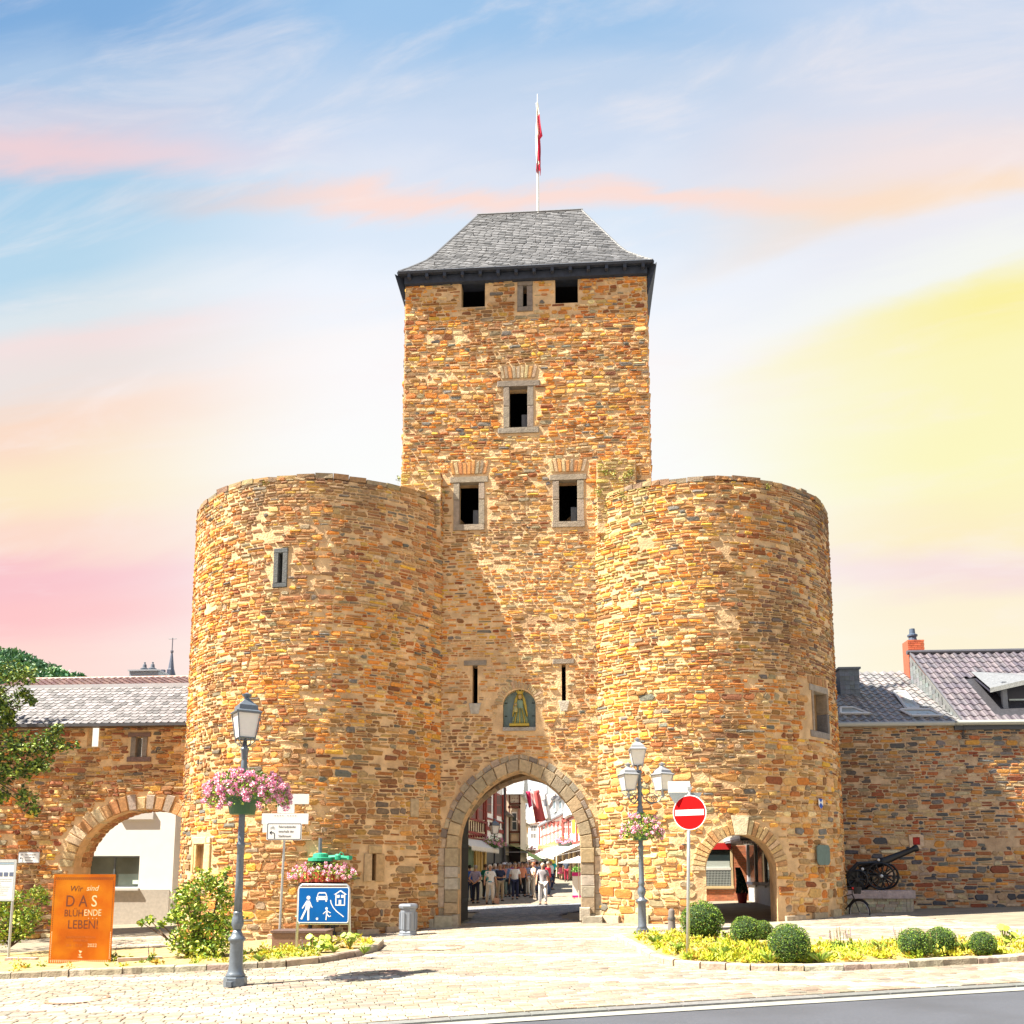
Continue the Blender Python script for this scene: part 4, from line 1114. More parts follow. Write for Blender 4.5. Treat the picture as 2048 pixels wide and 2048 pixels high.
mk = at(1833, 1682, RWY-.05)
blocks_out(rw, 'red_marker_stone', [(rect(mk.x-.11, mk.z-.12, mk.x+.11, mk.z+.12), RWY-.06, RWY+.1, (.30,.02,.015))])
blocks_out(rw, 'pale_surround_stone', [(rect(mk.x-.24, mk.z-.24, mk.x-.115, mk.z+.2), RWY-.05, RWY+.1, (.50,.38,.28)), (rect(mk.x+.115, mk.z-.2, mk.x+.25, mk.z+.22), RWY-.05, RWY+.1, (.46,.36,.28)), (rect(mk.x-.16, mk.z+.125, mk.x+.16, mk.z+.24), RWY-.05, RWY+.1, (.50,.40,.30)), (rect(mk.x-.14, mk.z-.27, mk.x+.15, mk.z-.125), RWY-.05, RWY+.1, (.48,.38,.30))])

# ================================================================== pantiled houses over the right wall
def pantile_mesh(w, l, name='tile'):
    b = MB(); nx = 6; vs = []; fs = []
    for j, (yy, lift) in enumerate(((0, .03), (l, .0))):
        for i in range(nx+1):
            s_ = i/nx; z = .035*sin(s_*2*pi*.95+.4)+.03
            vs.append((s_*w, yy, z+lift))
    for i in range(nx+1):
        s_ = i/nx; z = .035*sin(s_*2*pi*.95+.4)+.03; vs.append((s_*w, 0, z-.005))
    for i in range(nx): fs.append((i, i+1, nx+2+i, nx+1+i)); fs.append((2*(nx+1)+i, 2*(nx+1)+i+1, i+1, i))
    return b, vs, fs
def tiled_roof(root, name, A, B, C_, D, w, l, cols, seed, nparts=300, mtl=None, skip=None):
    """A,B eave left/right, C_,D ridge left/right"""
    rr = random.Random(seed); LE = (B-A).length; LS = (C_-A).length; nu = max(1, int(LE/w)); nv = max(1, int(LS/l))
    nrm = (B-A).cross(C_-A).normalized()
    if nrm.z < 0: nrm = -nrm
    MB().add([A, B, D, C_], [(0,1,2,3)], (.04,.04,.05)).build('roof', M_SLATE, root)
    _, lv, fs = pantile_mesh(w, l*1.15)
    geo = []
    for j in range(nv):
        for i in range(nu):
            s_, t_ = i/nu, j/nv
            o = A.lerp(C_, t_).lerp(B.lerp(D, t_), s_)
            du = (B-A)/nu; dv = (C_-A).lerp(D-B, s_)/nv
            if skip and skip(o+du*.5+dv*.5): continue
            uu = du/w; vv = dv/l
            vs = [o+uu*x+vv*y+nrm*z*1.0 for x, y, z in lv]
            geo.append((.06+rr.uniform(0,.001), vs, fs, jit(rr.choice(cols), .14, rr, .03)))
    emit_pieces(root, name, geo, mtl or M_TILE, nparts)
    return nrm
TC = [(.11,.095,.115),(.13,.11,.13),(.09,.08,.10)]
TC2 = [(.20,.19,.20),(.17,.17,.18),(.24,.22,.22)]
h1 = empty('tiled_house', (13, 6, 0), 'lower house roof with skylights behind the town wall, next to the round tower', 'house')
ey = RWY-.12; EZ = at(1740,1449,ey).z
A = Vector((8.5, ey, EZ)); B = Vector((at(1925,1449,ey).x, ey, EZ)); ry = 8.6
C_ = Vector((8.5, ry, at(1740,1346,ry).z)); D = Vector((B.x, ry, C_.z))
nr = tiled_roof(h1, 'tile', A, B, C_, D, .30, .36, TC2, 81)
b = MB(); b.box((8.5, ry, C_.z-4), (B.x, ry+4, C_.z-.1), (.5,.5,.48)); b.add([C_, D, D+Vector((0,4,-2.6)), C_+Vector((0,4,-2.6))], [(0,1,2,3)], (.08,.08,.09)); b.build('rear_body', M_MATTE, h1)
def onroof(px_, py_, A, C_):     # meet the roof plane through A,C_ (x-invariant)
    d = ray(px_, py_); n_ = Vector((0, -(C_.z-A.z), (C_.y-A.y))); n_.normalize(); t = (A-Vector(CAM)).dot(n_)/d.dot(n_); return Vector(CAM)+d*t
def skylight(root, q, glasscol):
    P = [onroof(x, y, A, C_) for x, y in q]; n_ = nr
    b = MB()
    for k in range(4):
        p, p2 = P[k], P[(k+1) % 4]; b.tube([p+n_*.09, p2+n_*.09], .05, 4, (.55,.56,.58))
    f = b.build('skylight', M_PAINT, root)
    MB().add([p+n_*.085 for p in P], [(0,1,2,3)], glasscol).build('pane', mat('skylight glass', (.30,.33,.33), .08, spec=.9), f)
skylight(h1, ((1812,1421),(1838,1421),(1810,1388),(1788,1388)), (.4,.4,.4))
skylight(h1, ((1822,1436),(1885,1436),(1860,1424),(1800,1424)), (.4,.4,.4))
skylight(h1, ((1680,1432),(1738,1432),(1706,1420),(1680,1420)), (.2,.3,.35))
b = MB(); b.tube([A+Vector((0,-.06,.0)), B+Vector((0,-.06,.0))], .075, 8, (.36,.38,.37)); b.build('gutter', M_PAINT, h1)
# slate-clad chimney
c0 = onroof(1700, 1392, A, C_); zt = at(1700,1338,c0.y).z; x0 = at(1677,1360,c0.y).x; x1 = at(1722,1360,c0.y).x
b = MB(); b.box((x0+.05, c0.y, c0.z-.3), (x1-.05, c0.y+1.0, zt), (.08,.11,.16)); ch = b.build('chimney', M_SLATE, h1)
b = MB(); b.box((x0, c0.y-.06, zt), (x1, c0.y+1.05, zt+.07), (.12,.15,.20)); b.build('cap', M_PAINT, ch)
rr = random.Random(9)
for j in range(6):
    for i in range(4):
        w_ = (x1-x0-.1)/4; z_ = c0.z-.1+j*.17
        if z_+.16 > zt: continue
        MB().add([(x0+.05+i*w_, c0.y-.02, z_), (x0+.05+(i+1)*w_-.01, c0.y-.02, z_), (x0+.05+(i+1)*w_-.01, c0.y-.005, z_+.17), (x0+.05+i*w_, c0.y-.005, z_+.17)], [(0,1,2,3)], jit((.10,.13,.18), .2, rr)).build('slate', M_SLATE, ch)
# taller house
h2 = empty('tiled_house', (17, 6, 0), 'taller dark pantiled house roof with dormer and red brick chimney behind the wall', 'house')
ey2 = RWY-.16; e0 = at(1928,1446,ey2); e1 = at(2048,1449,ey2)
ry2 = 7.4; r0_ = at(1819,1309,ry2)
A2 = Vector((e0.x, ey2, e0.z)); C2 = Vector((r0_.x, ry2, r0_.z)); B2 = Vector((26, ey2, e0.z)); D2 = Vector((26, ry2, C2.z))
A2_, C2_ = Vector((C2.x, ey2, A2.z)), C2
# left edge of this roof runs square to the eave; the neighbour's roof climbs against its slate-hung gable
dl = onroof
A2c = Vector((C2.x, ey2, A2.z))
DX0 = None
def onr2(px_, py_): return onroof(px_, py_, A2c, C2)
dq = [onr2(x, y) for x, y in ((1948,1345),(2060,1360),(2090,1432),(2030,1432),(1985,1392))]
DX0 = at(1975,1380,4.6).x
def sk2(p): 
    if p.x > DX0-.1 and A2.z+.35 < p.z < onr2(1990,1360).z: return True
    return False
nr2 = tiled_roof(h2, 'tile', Vector((e0.x-.02, ey2, A2.z)), B2, Vector((C2.x, ry2, C2.z)), D2, .30, .36, TC, 82, skip=sk2)
b = MB()
gx0 = C2.x
g1 = [(A2.x, ey2+.02, A2.z-.02), (C2.x, ry2+.02, C2.z-.04), (C2.x, ry2, C2.z-3.4), (C2.x-.02, ry2-1.0, onroof(1830,1390,A,C_).z-.4)]
b.add([A2+Vector((-.01,0,-.02)), C2+Vector((-.01,0,-.02)), Vector((C2.x, ry2, A2.z-.5)), Vector((A2.x, ey2, A2.z-.5))], [(0,1,2,3)], (.16,.17,.18)); gb = b.build('gable', M_SLATE, h2)
rr = random.Random(10)
gv = lambda s_, z: Vector((A2.x+(C2.x-A2.x)*s_-.03, ey2+(ry2-ey2)*s_-.03, z))
for j in range(20):
    z_ = A2.z+j*.17
    for i in range(16):
        s0_, s1_ = i/16, (i+.95)/16
        top_ = A2.z+(C2.z-A2.z)*(s0_); 
        if z_+.18 > top_: continue
        MB().add([gv(s0_, z_), gv(s1_, z_+.02), gv(s1_, z_+.18), gv(s0_, z_+.17)], [(0,1,2,3)], jit((.17,.19,.20), .2, rr)).build('gable_slate', M_SLATE, h2)
b = MB(); b.tube([A2+Vector((0,0,.05)), C2+Vector((0,0,.08))], .04, 5, (.10,.10,.12)); b.tube([C2+Vector((-.1,0,.08)), D2+Vector((0,0,.08))], .09, 8, (.08,.08,.10)); b.build('ridge_tiles', M_TILE, h2)
b = MB(); b.tube([A2+Vector((-.3,-.06,.0)), B2+Vector((0,-.06,.0))], .085, 8, (.34,.36,.34)); b.box((A2.x-.3, ey2+.03, A2.z-.22), (26, ey2+.1, A2.z-.02), (.05,.06,.08)); b.build('gutter', M_PAINT, h2)
# brick chimney
ck = at(1832,1305,7.9); zt = at(1832,1279,7.9).z; x0 = at(1816,1300,7.9).x; x1 = at(1849,1300,7.9).x
b = MB(); b.box((x0+.01, 7.91, ck.z-1.8), (x1-.01, 8.49, zt-.01), (.36,.085,.045)); ch = b.build('chimney', M_MATTE, h2)
rr = random.Random(12)
for j in range(12):
    z_ = zt-.075*(j+1)-.005
    for i in range(-1, 3):
        w_ = (x1-x0)/2.5; xa = x0+(i+.5*(j % 2))*w_; xb = min(x1, xa+w_-.012); xa = max(x0, xa)
        if xb-xa < .03: continue
        MB().box((xa, 7.88, z_), (xb, 7.91, z_+.064), jit((.55,.13,.06), .2, rr)).build('brick', M_MATTE, ch)
b = MB(); b.lathe([(.16,0),(.14,.18),(.19,.2),(.19,.26),(.11,.3),(.10,.5),(.0,.52)], 12, ((x0+x1)/2, 8.2, zt), (.05,.08,.14)); b.build('chimney_pot', M_PAINT, ch)
# dormer
dz0 = A2.z+.45; dy = 4.7
da = at(1990, 1375, dy); dz1 = at(1985,1358,dy).z; dzr = at(1955,1345,6.4).z
b = MB()
DXA = at(1940,1345,6.2).x; DXB = DXA+.0
# roof slab of the dormer, running out over the window
p0, p1, p2, p3 = at(1941,1343,6.3), at(2016,1346,6.3), Vector((at(2016,1346,6.3).x, 4.35, at(2014,1356,4.4).z)), Vector((at(1980,1376,4.35).x, 4.35, at(1975,1376,4.35).z))
b.add([p0, p1, p2, p3], [(0,1,2,3)], (.16,.17,.19)); 
q = [p+Vector((0,0,-.16)) for p in (p0,p1,p2,p3)]; b.add(q, [(3,2,1,0)], (.03,.03,.05)); b.add([p3, p2, q[2], q[3]], [(0,3,2,1)], (.3,.32,.33))
p4 = Vector((26, 4.35, p2.z)); p5 = Vector((26, 6.3, p1.z)); b.add([p1, p5, p4, p2], [(0,3,2,1)], (.20,.20,.22)); b.add([p2, p4, p4+Vector((0,0,-.16)), p2+Vector((0,0,-.16))], [(0,3,2,1)], (.28,.30,.32))
b.add([x+Vector((0,0,-.16)) for x in (p1,p5,p4,p2)], [(0,1,2,3)], (.03,.03,.05))
dm = b.build('dormer', M_SLATE, h2)
xw = at(2005,1400,4.9).x
b = MB(); b.box((xw, 4.9, dz0-.3), (26, 4.95, p2.z-.1), (.03,.035,.06)); b.box((xw-.02, 4.95, dz0-.3), (xw+.04, 7, p2.z-.1), (.06,.07,.10)); b.box((at(2006,1400,4.5).x, 4.5, dz0-.2), (at(2006,1400,4.5).x+.16, 4.62, p2.z-.1), (.16,.18,.22)); b.build('dormer_front', M_PAINT, dm)
wq = at(2018,1398,4.88); b = MB(); b.box((wq.x, 4.87, dz0-.1), (wq.x+1.2, 4.89, wq.z)); b.build('window_pane', mat('pale sky glass', (.35,.45,.50), .06, spec=1.0), dm)

# ================================================================== roofs, chimney, spire and hill left of the gate
h3 = empty('red_tiled_house', (-16, 9, 0), 'house roof of reddish brown tiles behind the slated wall walk', 'house')
ey3, ry3 = 9.4, 12.6
z0 = at(190,1385,ey3).z; z1 = at(190,1357,ry3).z
A3 = Vector((-27, ey3, z0)); B3 = Vector((-9, ey3, z0)); C3 = Vector((-27, ry3, z1)); D3 = Vector((-9, ry3, z1))
A3.x = C3.x = -24
tiled_roof(h3, 'tile', A3, B3, C3, D3, .30, .34, [(.17,.095,.08),(.15,.08,.07),(.20,.12,.10)], 91, mtl=M_TILE)
b = MB(); b.tube([C3, D3], .09, 8, (.30,.15,.11)); b.build('ridge_tiles', M_TILE, h3)
MB().box((-24, ry3+.02, 0), (-9, ry3+5, z1-.6), (.6,.58,.55)).build('wall', M_MATTE, h3)
xa, xb = at(267,1350,13.4).x, at(325,1350,13.4).x; zt = at(300,1346,13.4).z
b = MB(); b.box((xa, 13.0, z1-1.2), (xb, 14.0, zt), (.22,.27,.33)); b.box((xa-.04, 12.9, zt), (xb+.04, 14.05, zt+.06), (.30,.34,.40)); ch = b.build('chimney', M_PAINT, h3)
for px_ in (289, 305):
    b = MB(); b.lathe([(.14,0),(.10,.05),(.18,.10),(.19,.16),(.10,.2),(.08,.36),(.03,.4),(.05,.46),(.0,.5)], 12, (at(px_,1340,13.4).x, 13.4, zt+.05), (.10,.12,.16)); b.build('cowl', M_PAINT, ch)
sp = at(341,1360,90); th = at(341,1306,90).z; 
sproot = empty('church_spire', (sp.x, 90, 0), 'slim dark slate church spire with a cross far beyond the roofs', 'spire')
b = MB(); wv_ = 20*mpp(sp)/2*.9
b.lathe([(wv_*1.0, 0), (wv_*1.0, sp.z+.8), (wv_*.62, sp.z+1.6), (.12, th)], 8, (sp.x, 90, 0), (.08,.10,.16), rot=pi/8); b.build('spire', M_SLATE, sproot)
b = MB()
for sx in (-1, 1): b.box((sp.x+sx*wv_*.7-.25, 89-wv_, sp.z-.5), (sp.x+sx*wv_*.7+.25, 89.4-wv_, sp.z+1.1), (.06,.08,.14))
b.build('dormer', M_SLATE, sproot)
b = MB(); zc_ = at(341,1276,90).z; b.tube([(sp.x,90,th-.5),(sp.x,90,zc_)], .07, 5, (.1,.1,.14)); b.tube([(sp.x-.55,90,th+2),(sp.x+.55,90,th+2)], .06, 5, (.1,.1,.14)); b.ball((sp.x,90,th+.2), .25, 6, (.1,.1,.14)); b.build('cross', M_PAINT, sproot)

# forested hill: a far ridge covered in tree crowns
HY = 420
ctl = [(-700,1290),(-260,1282),(-80,1290),(0,1301),(28,1307),(52,1311),(75,1325),(98,1334),(112,1343),(140,1347),(165,1355),(230,1368),(320,1400)]
def ridge_z(px_):
    for (a, za_), (c2, zc) in zip(ctl[:-1], ctl[1:]):
        if a <= px_ <= c2: return za_+(zc-za_)*(px_-a)/(c2-a)
    return 1420
b = MB(); vs = []; fs = []; nx, ny = 70, 8
hx = [at(-700+k*(1020/nx), 1400, HY).x for k in range(nx+1)]
hz = [at(0, ridge_z(-700+k*(1020/nx)), HY).z for k in range(nx+1)]
for j in range(ny+1):
    for k in range(nx+1):
        t = j/ny; y = HY-150*(1-t); z = max(0, hz[k]-4)*(t**.8)*(y/HY)
        vs.append((hx[k]*(y/HY), y, z))
for j in range(ny):
    for k in range(nx): o = j*(nx+1)+k; fs.append((o, o+1, o+nx+2, o+nx+1))
b.add(vs, fs, (.05,.10,.03)); tag(b.build('hill', mat('hillside', (.10,.20,.08), .95, var=.3, scale=.05)), kind='structure')
b = MB(); rr = random.Random(17)
for _ in range(1500):
    k = rr.uniform(38, nx-1); t = rr.uniform(.45, 1)**.6; i = int(k); fr = k-i
    y = HY-150*(1-t); x = (hx[i]*(1-fr)+hx[i+1]*fr)*(y/HY); z = max(0, (hz[i]*(1-fr)+hz[i+1]*fr)-4)*(t**.8)*(y/HY)
    r0 = rr.uniform(3, 5.5); base_ = jit(rr.choice([(.10,.24,.10),(.07,.19,.10),(.15,.28,.10),(.10,.21,.13)]), .2, rr)
    for _q in range(44):
        d = Vector((rr.gauss(0,1), rr.gauss(0,1), rr.gauss(0,1)+.2)).normalized()
        leafquad(b, Vector((x, y, z+r0*.3))+d*r0*rr.uniform(.7,1.05), 2.3*rr.uniform(.7,1.2), rr, jit(base_, .25, rr), d=d+Vector((rr.gauss(0,.5),rr.gauss(0,.5),rr.gauss(0,.5))))
tag(b.build('forest', M_LEAF), 'green woodland covering the distant hill', 'forest', kind='stuff')

# ================================================================== white building behind the left archway
wb_ = empty('white_building', (-15, 9.5, 0), 'white rendered building with dark window seen through the left archway', 'building')
wy = 9.5; gz = at(250,1822,wy).z
wx1 = at(348,1700,wy).x; a = at(175,1712,wy); c_ = at(276,1775,wy)
MBc = MB().box((-30, wy, gz-1), (wx1, wy+3, 8.4))
cb = MBc.build('wall', mat('white render', (.88,.88,.87), .9, var=.03, scale=2), wb_)
boolean(cb, [cutter(rect(a.x, c_.z, c_.x, a.z), wy-.5, wy+.25)]); cb.data.materials.clear(); cb.data.materials.append(MATS['white render'])
b = MB(); b.box((-30, wy-.03, gz-.8), (wx1-.1, wy-.001, at(250,1779,wy).z), (.46,.42,.38)); b.build('plinth', M_MATTE, wb_)
b = MB(); zf = .06
for x0, z0, x1, z1 in ((a.x, c_.z, c_.x, c_.z+zf), (a.x, a.z-zf, c_.x, a.z), (a.x, c_.z, a.x+zf, a.z), (c_.x-zf, c_.z, c_.x, a.z), ((a.x+c_.x)/2-.03, c_.z+zf+.001, (a.x+c_.x)/2+.03, a.z-zf-.001)): b.box((x0, wy+.12, z0), (x1, wy+.18, z1), (.11,.13,.15))
wn = b.build('window', M_PAINT, wb_); MB().box((a.x+.02, wy+.17, c_.z+.02), (c_.x-.02, wy+.19, a.z-.02)).build('pane', mat('dim window glass', (.10,.13,.12), .08, var=.3, scale=1.0, spec=.8), wn)
MB().box((a.x-.1, wy-.14, c_.z-.12), (c_.x+.06, wy+.1, c_.z-.02), (.62,.60,.58)).build('sill', M_PAINT, wb_)
MB().box((at(262,1757,wy).x, wy+.155, at(0,1768,wy).z), (at(273,1757,wy).x, wy+.168, at(0,1760,wy).z), (.55,.68,.60)).build('notice', M_PAINT, wn)
p = at(240,1640,wy); MB().box((p.x, wy-.10, at(0,1640,wy).z), (at(308,1640,wy).x, wy, at(0,1624,wy).z), (.66,.64,.64)).build('ledge', M_PAINT, wb_)
tb = empty('timber_house', (wx1+2, 11, 0), 'sliver of half timbered house beside the white building', 'house')
MB().box((wx1+.02, 10.6, 0), (wx1+4, 15, 7), (.78,.70,.62)).build('wall', M_MATTE, tb)
for zz in (at(0,1658,10.6).z, at(0,1668,10.6).z): MB().box((wx1+.02, 10.5, zz-.06), (wx1+4, 10.6, zz+.08), (.28,.07,.05)).build('beam', M_MATTE, tb)
MB().tube([(wx1+.1,10.55,at(0,1658,10.6).z),(wx1+.35,10.55,at(0,1640,10.6).z)], .05, 4, (.28,.07,.05)).build('beam', M_MATTE, tb)

# ================================================================== shop beyond the small right archway
sh = empty('corner_shop', (6, 12, .3), 'brick corner shop with red fascia and latticed window, seen through the small archway', 'shop')
sy = 11.0
def sx(px_, y=sy): return at(px_, 1750, y).x
def sz(py_, y=sy): return at(1450, py_, y).z
b = MB(); b.box((sx(1380), sy+.25, 0), (sx(1600), sy+4, 6), (.30,.28,.26)); b.build('rear_wall', M_MATTE, sh)
gz = G(6, sy)
def bricks(root, x0, x1, z0, z1, y, seed, col=(.50,.18,.09), bw=.24, bh=.075, dy=-1, cap=300):
    rr = random.Random(seed); MB().box((x0, y+.001, z0), (x1, y+.22, z1), (.50,.36,.26)).build('brick_wall', M_MATTE, root)
    geo = []; j = 0; z = z0
    while z+bh <= z1+.01:
        x = x0-(bw/2 if j % 2 else 0)
        while x < x1:
            xa, xb = max(x, x0), min(x+bw-.012, x1)
            if xb-xa > .03:
                b = MB().box((xa, y-.012, z), (xb, y+.01, z+bh-.012)); geo.append((.01, b.v, b.f, jit(col, .18, rr)))
            x += bw
        z += bh; j += 1
    emit_pieces(root, 'brick', geo, M_MATTE, cap)
bricks(sh, sx(1466), sx(1495), gz-.2, sz(1690), sy-.02, 4, cap=200)
bricks(sh, sx(1400), sx(1466), gz-.2, sz(1777), sy, 5, cap=60)
b = MB(); b.box((sx(1400), sy-.02, sz(1699)), (sx(1464), sy+.1, sz(1686)), (.55,.02,.02)); b.build('red_fascia', M_PAINT, sh)
b = MB(); b.box((sx(1400), sy-.02, sz(1686)), (sx(1466), sy+.1, sz(1650)), (.72,.62,.50)); b.build('render', M_MATTE, sh)
b = MB()
b.box((sx(1400), sy-.05, sz(1740)), (sx(1463), sy, sz(1735)), (.72,.72,.70)); b.box((sx(1462), sy-.05, sz(1774)), (sx(1466), sy, sz(1699)), (.62,.48,.28)); b.box((sx(1400), sy-.07, sz(1777)), (sx(1467), sy, sz(1772)), (.66,.50,.28))
wn = b.build('window', M_PAINT, sh)
MB().box((sx(1400), sy+.03, sz(1774)), (sx(1463), sy+.05, sz(1699)), (.04,.045,.045)).build('pane', M_GLASS, wn)
MB().box((sx(1400), sy-.005, sz(1735)), (sx(1460), sy+.02, sz(1722)), (.45,.50,.48)).build('blind', M_PAINT, wn)
b = MB()
for k in range(21): x = sx(1402)+(sx(1461)-sx(1402))*k/20; b.box((x-.006, sy-.04, sz(1772)), (x+.006, sy-.03, sz(1742)), (.55,.60,.60))
for k in range(10): z = sz(1772)+(sz(1742)-sz(1772))*k/9; b.box((sx(1402), sy-.042, z-.006), (sx(1461), sy-.031, z+.006), (.55,.60,.60))
b.build('lattice', M_PAINT, wn)
# dark shop front running towards the viewer on the right
fx = sx(1495); 
b = MB(); b.box((fx, 5.6, gz-.3), (fx+.9, sy-.1, gz+.75), (.42,.42,.42)); b.build('stall_riser', M_MATTE, sh)
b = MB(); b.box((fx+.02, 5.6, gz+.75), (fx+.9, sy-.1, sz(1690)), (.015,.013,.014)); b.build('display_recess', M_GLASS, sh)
for yy in (5.7, 7.4, 9.2, 10.8): MB().box((fx-.04, yy, gz+.6), (fx+.03, yy+.10, sz(1690)), (.50,.50,.56) if yy > 10 else (.30,.27,.25)).build('mullion', M_PAINT, sh)
MB().box((fx-.08, 5.6, gz+.68), (fx+.04, sy-.1, gz+.80), (.02,.03,.05)).build('shop_sill', M_PAINT, sh)
b = MB(); b.box((fx-.9, 7.4, sz(1690)+.05), (fx+.9, sy-.2, sz(1690)+.13), (.16,.16,.2)); b.box((fx-.92, 7.3, sz(1690)+.13), (fx-.6, sy, sz(1690)+.24), (.5,.52,.60)); b.build('canopy', M_PAINT, sh)
for k in range(16): MB().box((fx-.86+k*.1, 7.38, sz(1690)-.08), (fx-.80+k*.1, 7.41, sz(1690)+.05), (.60,.60,.68)).build('valance_strip', M_CLOTH, sh)
pp = gat(1480, 1818)
pot = empty('potted_plant', (sx(1483,9.2), 9.2, G(6,9.2)), 'dark red flower pot with a small draped conifer beside the shop window', 'potted plant')
o = Vector((sx(1483,9.2), 9.2, G(6,9.2)))
MB().lathe([(.16,0),(.21,.38),(.23,.38),(.23,.42),(.19,.42)], 14, o, (.25,.03,.03)).build('pot', M_MATTE, pot)
b = MB(); rr = random.Random(3)
for _ in range(1500):
    h = rr.uniform(0,.95); r0 = .22*(1-h*.7); a = rr.uniform(0,2*pi); leafquad(b, o+Vector((r0*cos(a)+(-.15*h*h), r0*sin(a), .42+h)), .09, rr, jit((.02,.06,.04), .3, rr), d=(cos(a)*.4, sin(a)*.4, -1))
b.build('foliage', M_LEAF, pot, kind='stuff')
# ================================================================== street beyond the gate
class Fac:
    def __init__(s, p0, p1):
        s.o = Vector((p0[0], p0[1], 0)); s.d = Vector((p1[0]-p0[0], p1[1]-p0[1], 0)); s.L = s.d.length; s.d.normalize()
        s.n = Vector((s.d.y, -s.d.x, 0))
        if s.n.dot(Vector(CAM)-s.o) < 0: s.n = -s.n
    def hit(s, px, py):
        d = ray(px, py); t = (s.o-Vector(CAM)).dot(s.n)/d.dot(s.n); p = Vector(CAM)+d*t; return (p-s.o).dot(s.d), p.z
    def P(s, u, z, w=0): p = s.o+s.d*u+s.n*w; p.z = z; return p
    def bx(s, b, u0, z0, u1, z1, w0, w1, col):
        vs = [s.P(u0,z0,w0), s.P(u1,z0,w0), s.P(u1,z0,w1), s.P(u0,z0,w1), s.P(u0,z1,w0), s.P(u1,z1,w0), s.P(u1,z1,w1), s.P(u0,z1,w1)]
        b.add(vs, [(0,1,2,3),(7,6,5,4),(0,4,5,1),(1,5,6,2),(2,6,7,3),(3,7,4,0)], col)
    def px(s, b, x0, y0, x1, y1, w0, w1, col):
        u0 = s.hit(x0, (y0+y1)/2)[0]; u1 = s.hit(x1, (y0+y1)/2)[0]; z1 = s.hit((x0+x1)/2, y0)[1]; z0 = s.hit((x0+x1)/2, y1)[1]
        s.bx(b, min(u0,u1), z0, max(u0,u1), z1, w0, w1, col)
RED, BROWN, CREAM, WHITE = (.24,.04,.03), (.13,.04,.025), (.80,.66,.42), (.86,.84,.80)
def part(fac, root, name, x0, y0, x1, y1, w0, w1, col, mt=None):
    b = MB(); fac.px(b, x0, y0, x1, y1, w0, w1, col); me = b.mesh(name, mt or M_MATTE); fix_normals(me); return put(name, me, root)
def hwin(fac, root, x0, y0, x1, y1, fcol, gcol=(.03,.035,.04), bars=2):
    b = MB(); fac.px(b, x0, y0, x1, y1, .005, .03, fcol); me = b.mesh('window', M_PAINT); fix_normals(me); w = put('window', me, root)
    for k in range(bars):
        a = x0+(x1-x0)*(k+.12)/bars; c_ = x0+(x1-x0)*(k+.88)/bars; m = (y0+y1)/2
        for ya, yb in ((y0+(y1-y0)*.07, m-(y1-y0)*.03), (m+(y1-y0)*.03, y1-(y1-y0)*.07)): part(fac, w, 'pane', a, ya, c_, yb, .031, .036, gcol, M_PAINT)
def house(name, p0, p1, zt, dep, wall, label, roofc=(.16,.17,.19), roofh=2.5, z0=None):
    f = Fac(p0, p1); z0 = G(*p0)-.4 if z0 is None else z0
    root = empty(name, (p0[0], p0[1], z0+.4), label, 'house')
    b = MB(); f.bx(b, 0, z0, f.L, zt, -dep, 0, wall); me = b.mesh('wall', M_MATTE); fix_normals(me); put('wall', me, root)
    if roofh:
        b = MB(); A, B = f.P(-.2, zt, .35), f.P(f.L+.2, zt, .35); C_, D = f.P(-.2, zt+roofh, -dep/2), f.P(f.L+.2, zt+roofh, -dep/2); E_, F_ = f.P(-.2, zt, -dep-.3), f.P(f.L+.2, zt, -dep-.3)
        b.add([A,B,C_,D,E_,F_], [(0,1,3,2),(2,3,5,4),(0,2,4),(1,5,3),(0,4,5,1)], roofc); r = b.build('roof', M_SLATE, root)
        rr = random.Random(len(label)); b = MB(); rows = 12; n_ = max(6, int(f.L/.3))
        for j in range(rows):
            for i in range(n_):
                t0, t1, s0, s1 = j/rows, (j+.97)/rows, i/n_, (i+.96)/n_; q = lambda s_, t: A.lerp(B, s_).lerp(C_.lerp(D, s_), t)+Vector((0,0,.03+.02*(1-t*rows+j)))
                g = rr.uniform(.75,1.3); b.add([q(s0,t0), q(s1,t0), q(s1,t1), q(s0,t1)], [(0,1,2,3)], tuple(c_*g for c_ in roofc))
        b.build('slate', M_SLATE, root, kind='stuff')
    return f, root
# A: long timbered house on the left
f = Fac((-3.95,10.5), (-2.42,24.8)); um = f.hit(970.5, 1640)[0]; pm = f.P(um, 0)
_, r = house('timber_house', (-3.95,10.5), (pm.x, pm.y-.01), 5.75, 4, CREAM, 'cream timbered house with shop awning and yellow pillars, nearest on the left of the street', (.3,.14,.1), .25)
_, r2 = house('timber_house', (pm.x, pm.y), (-2.42,24.8), 8.2, 4, WHITE, 'white panelled timber house with tall dark red windows, second on the left', (.3,.14,.1), .8)
for x0,y0,x1,y1 in ((955,1600,965,1640),(941,1618,950,1638)): hwin(f, r, x0, y0, x1, y1, RED, (.12,.03,.02), 1)
for x0,y0,x1,y1 in ((973,1591,982,1626),(992.5,1588,1002,1632)): hwin(f, r2, x0, y0, x1, y1, RED, (.05,.02,.02), 3)
for q in ((986,1578,990.5,1640),(969.5,1578,971.5,1678),(1006,1575,1010,1690),(965.5,1590,967,1640),(951,1600,953,1640),(926,1638,970,1642),(971,1640,1008,1643),(926,1664,970,1669),(971,1657,1008,1664),(926,1676,970,1678),(1003,1590,1005,1640)): part(f, r2 if q[0] > 969 else r, 'beam', *q, .02, .09, RED)
for k in range(9): part(f, r, 'beam', 930+k*4.6, 1642, 931+k*4.6, 1664, .02, .05, BROWN)
for k in range(6): part(f, r2, 'beam', 973+k*6, 1644, 974.2+k*6, 1657, .02, .05, BROWN)
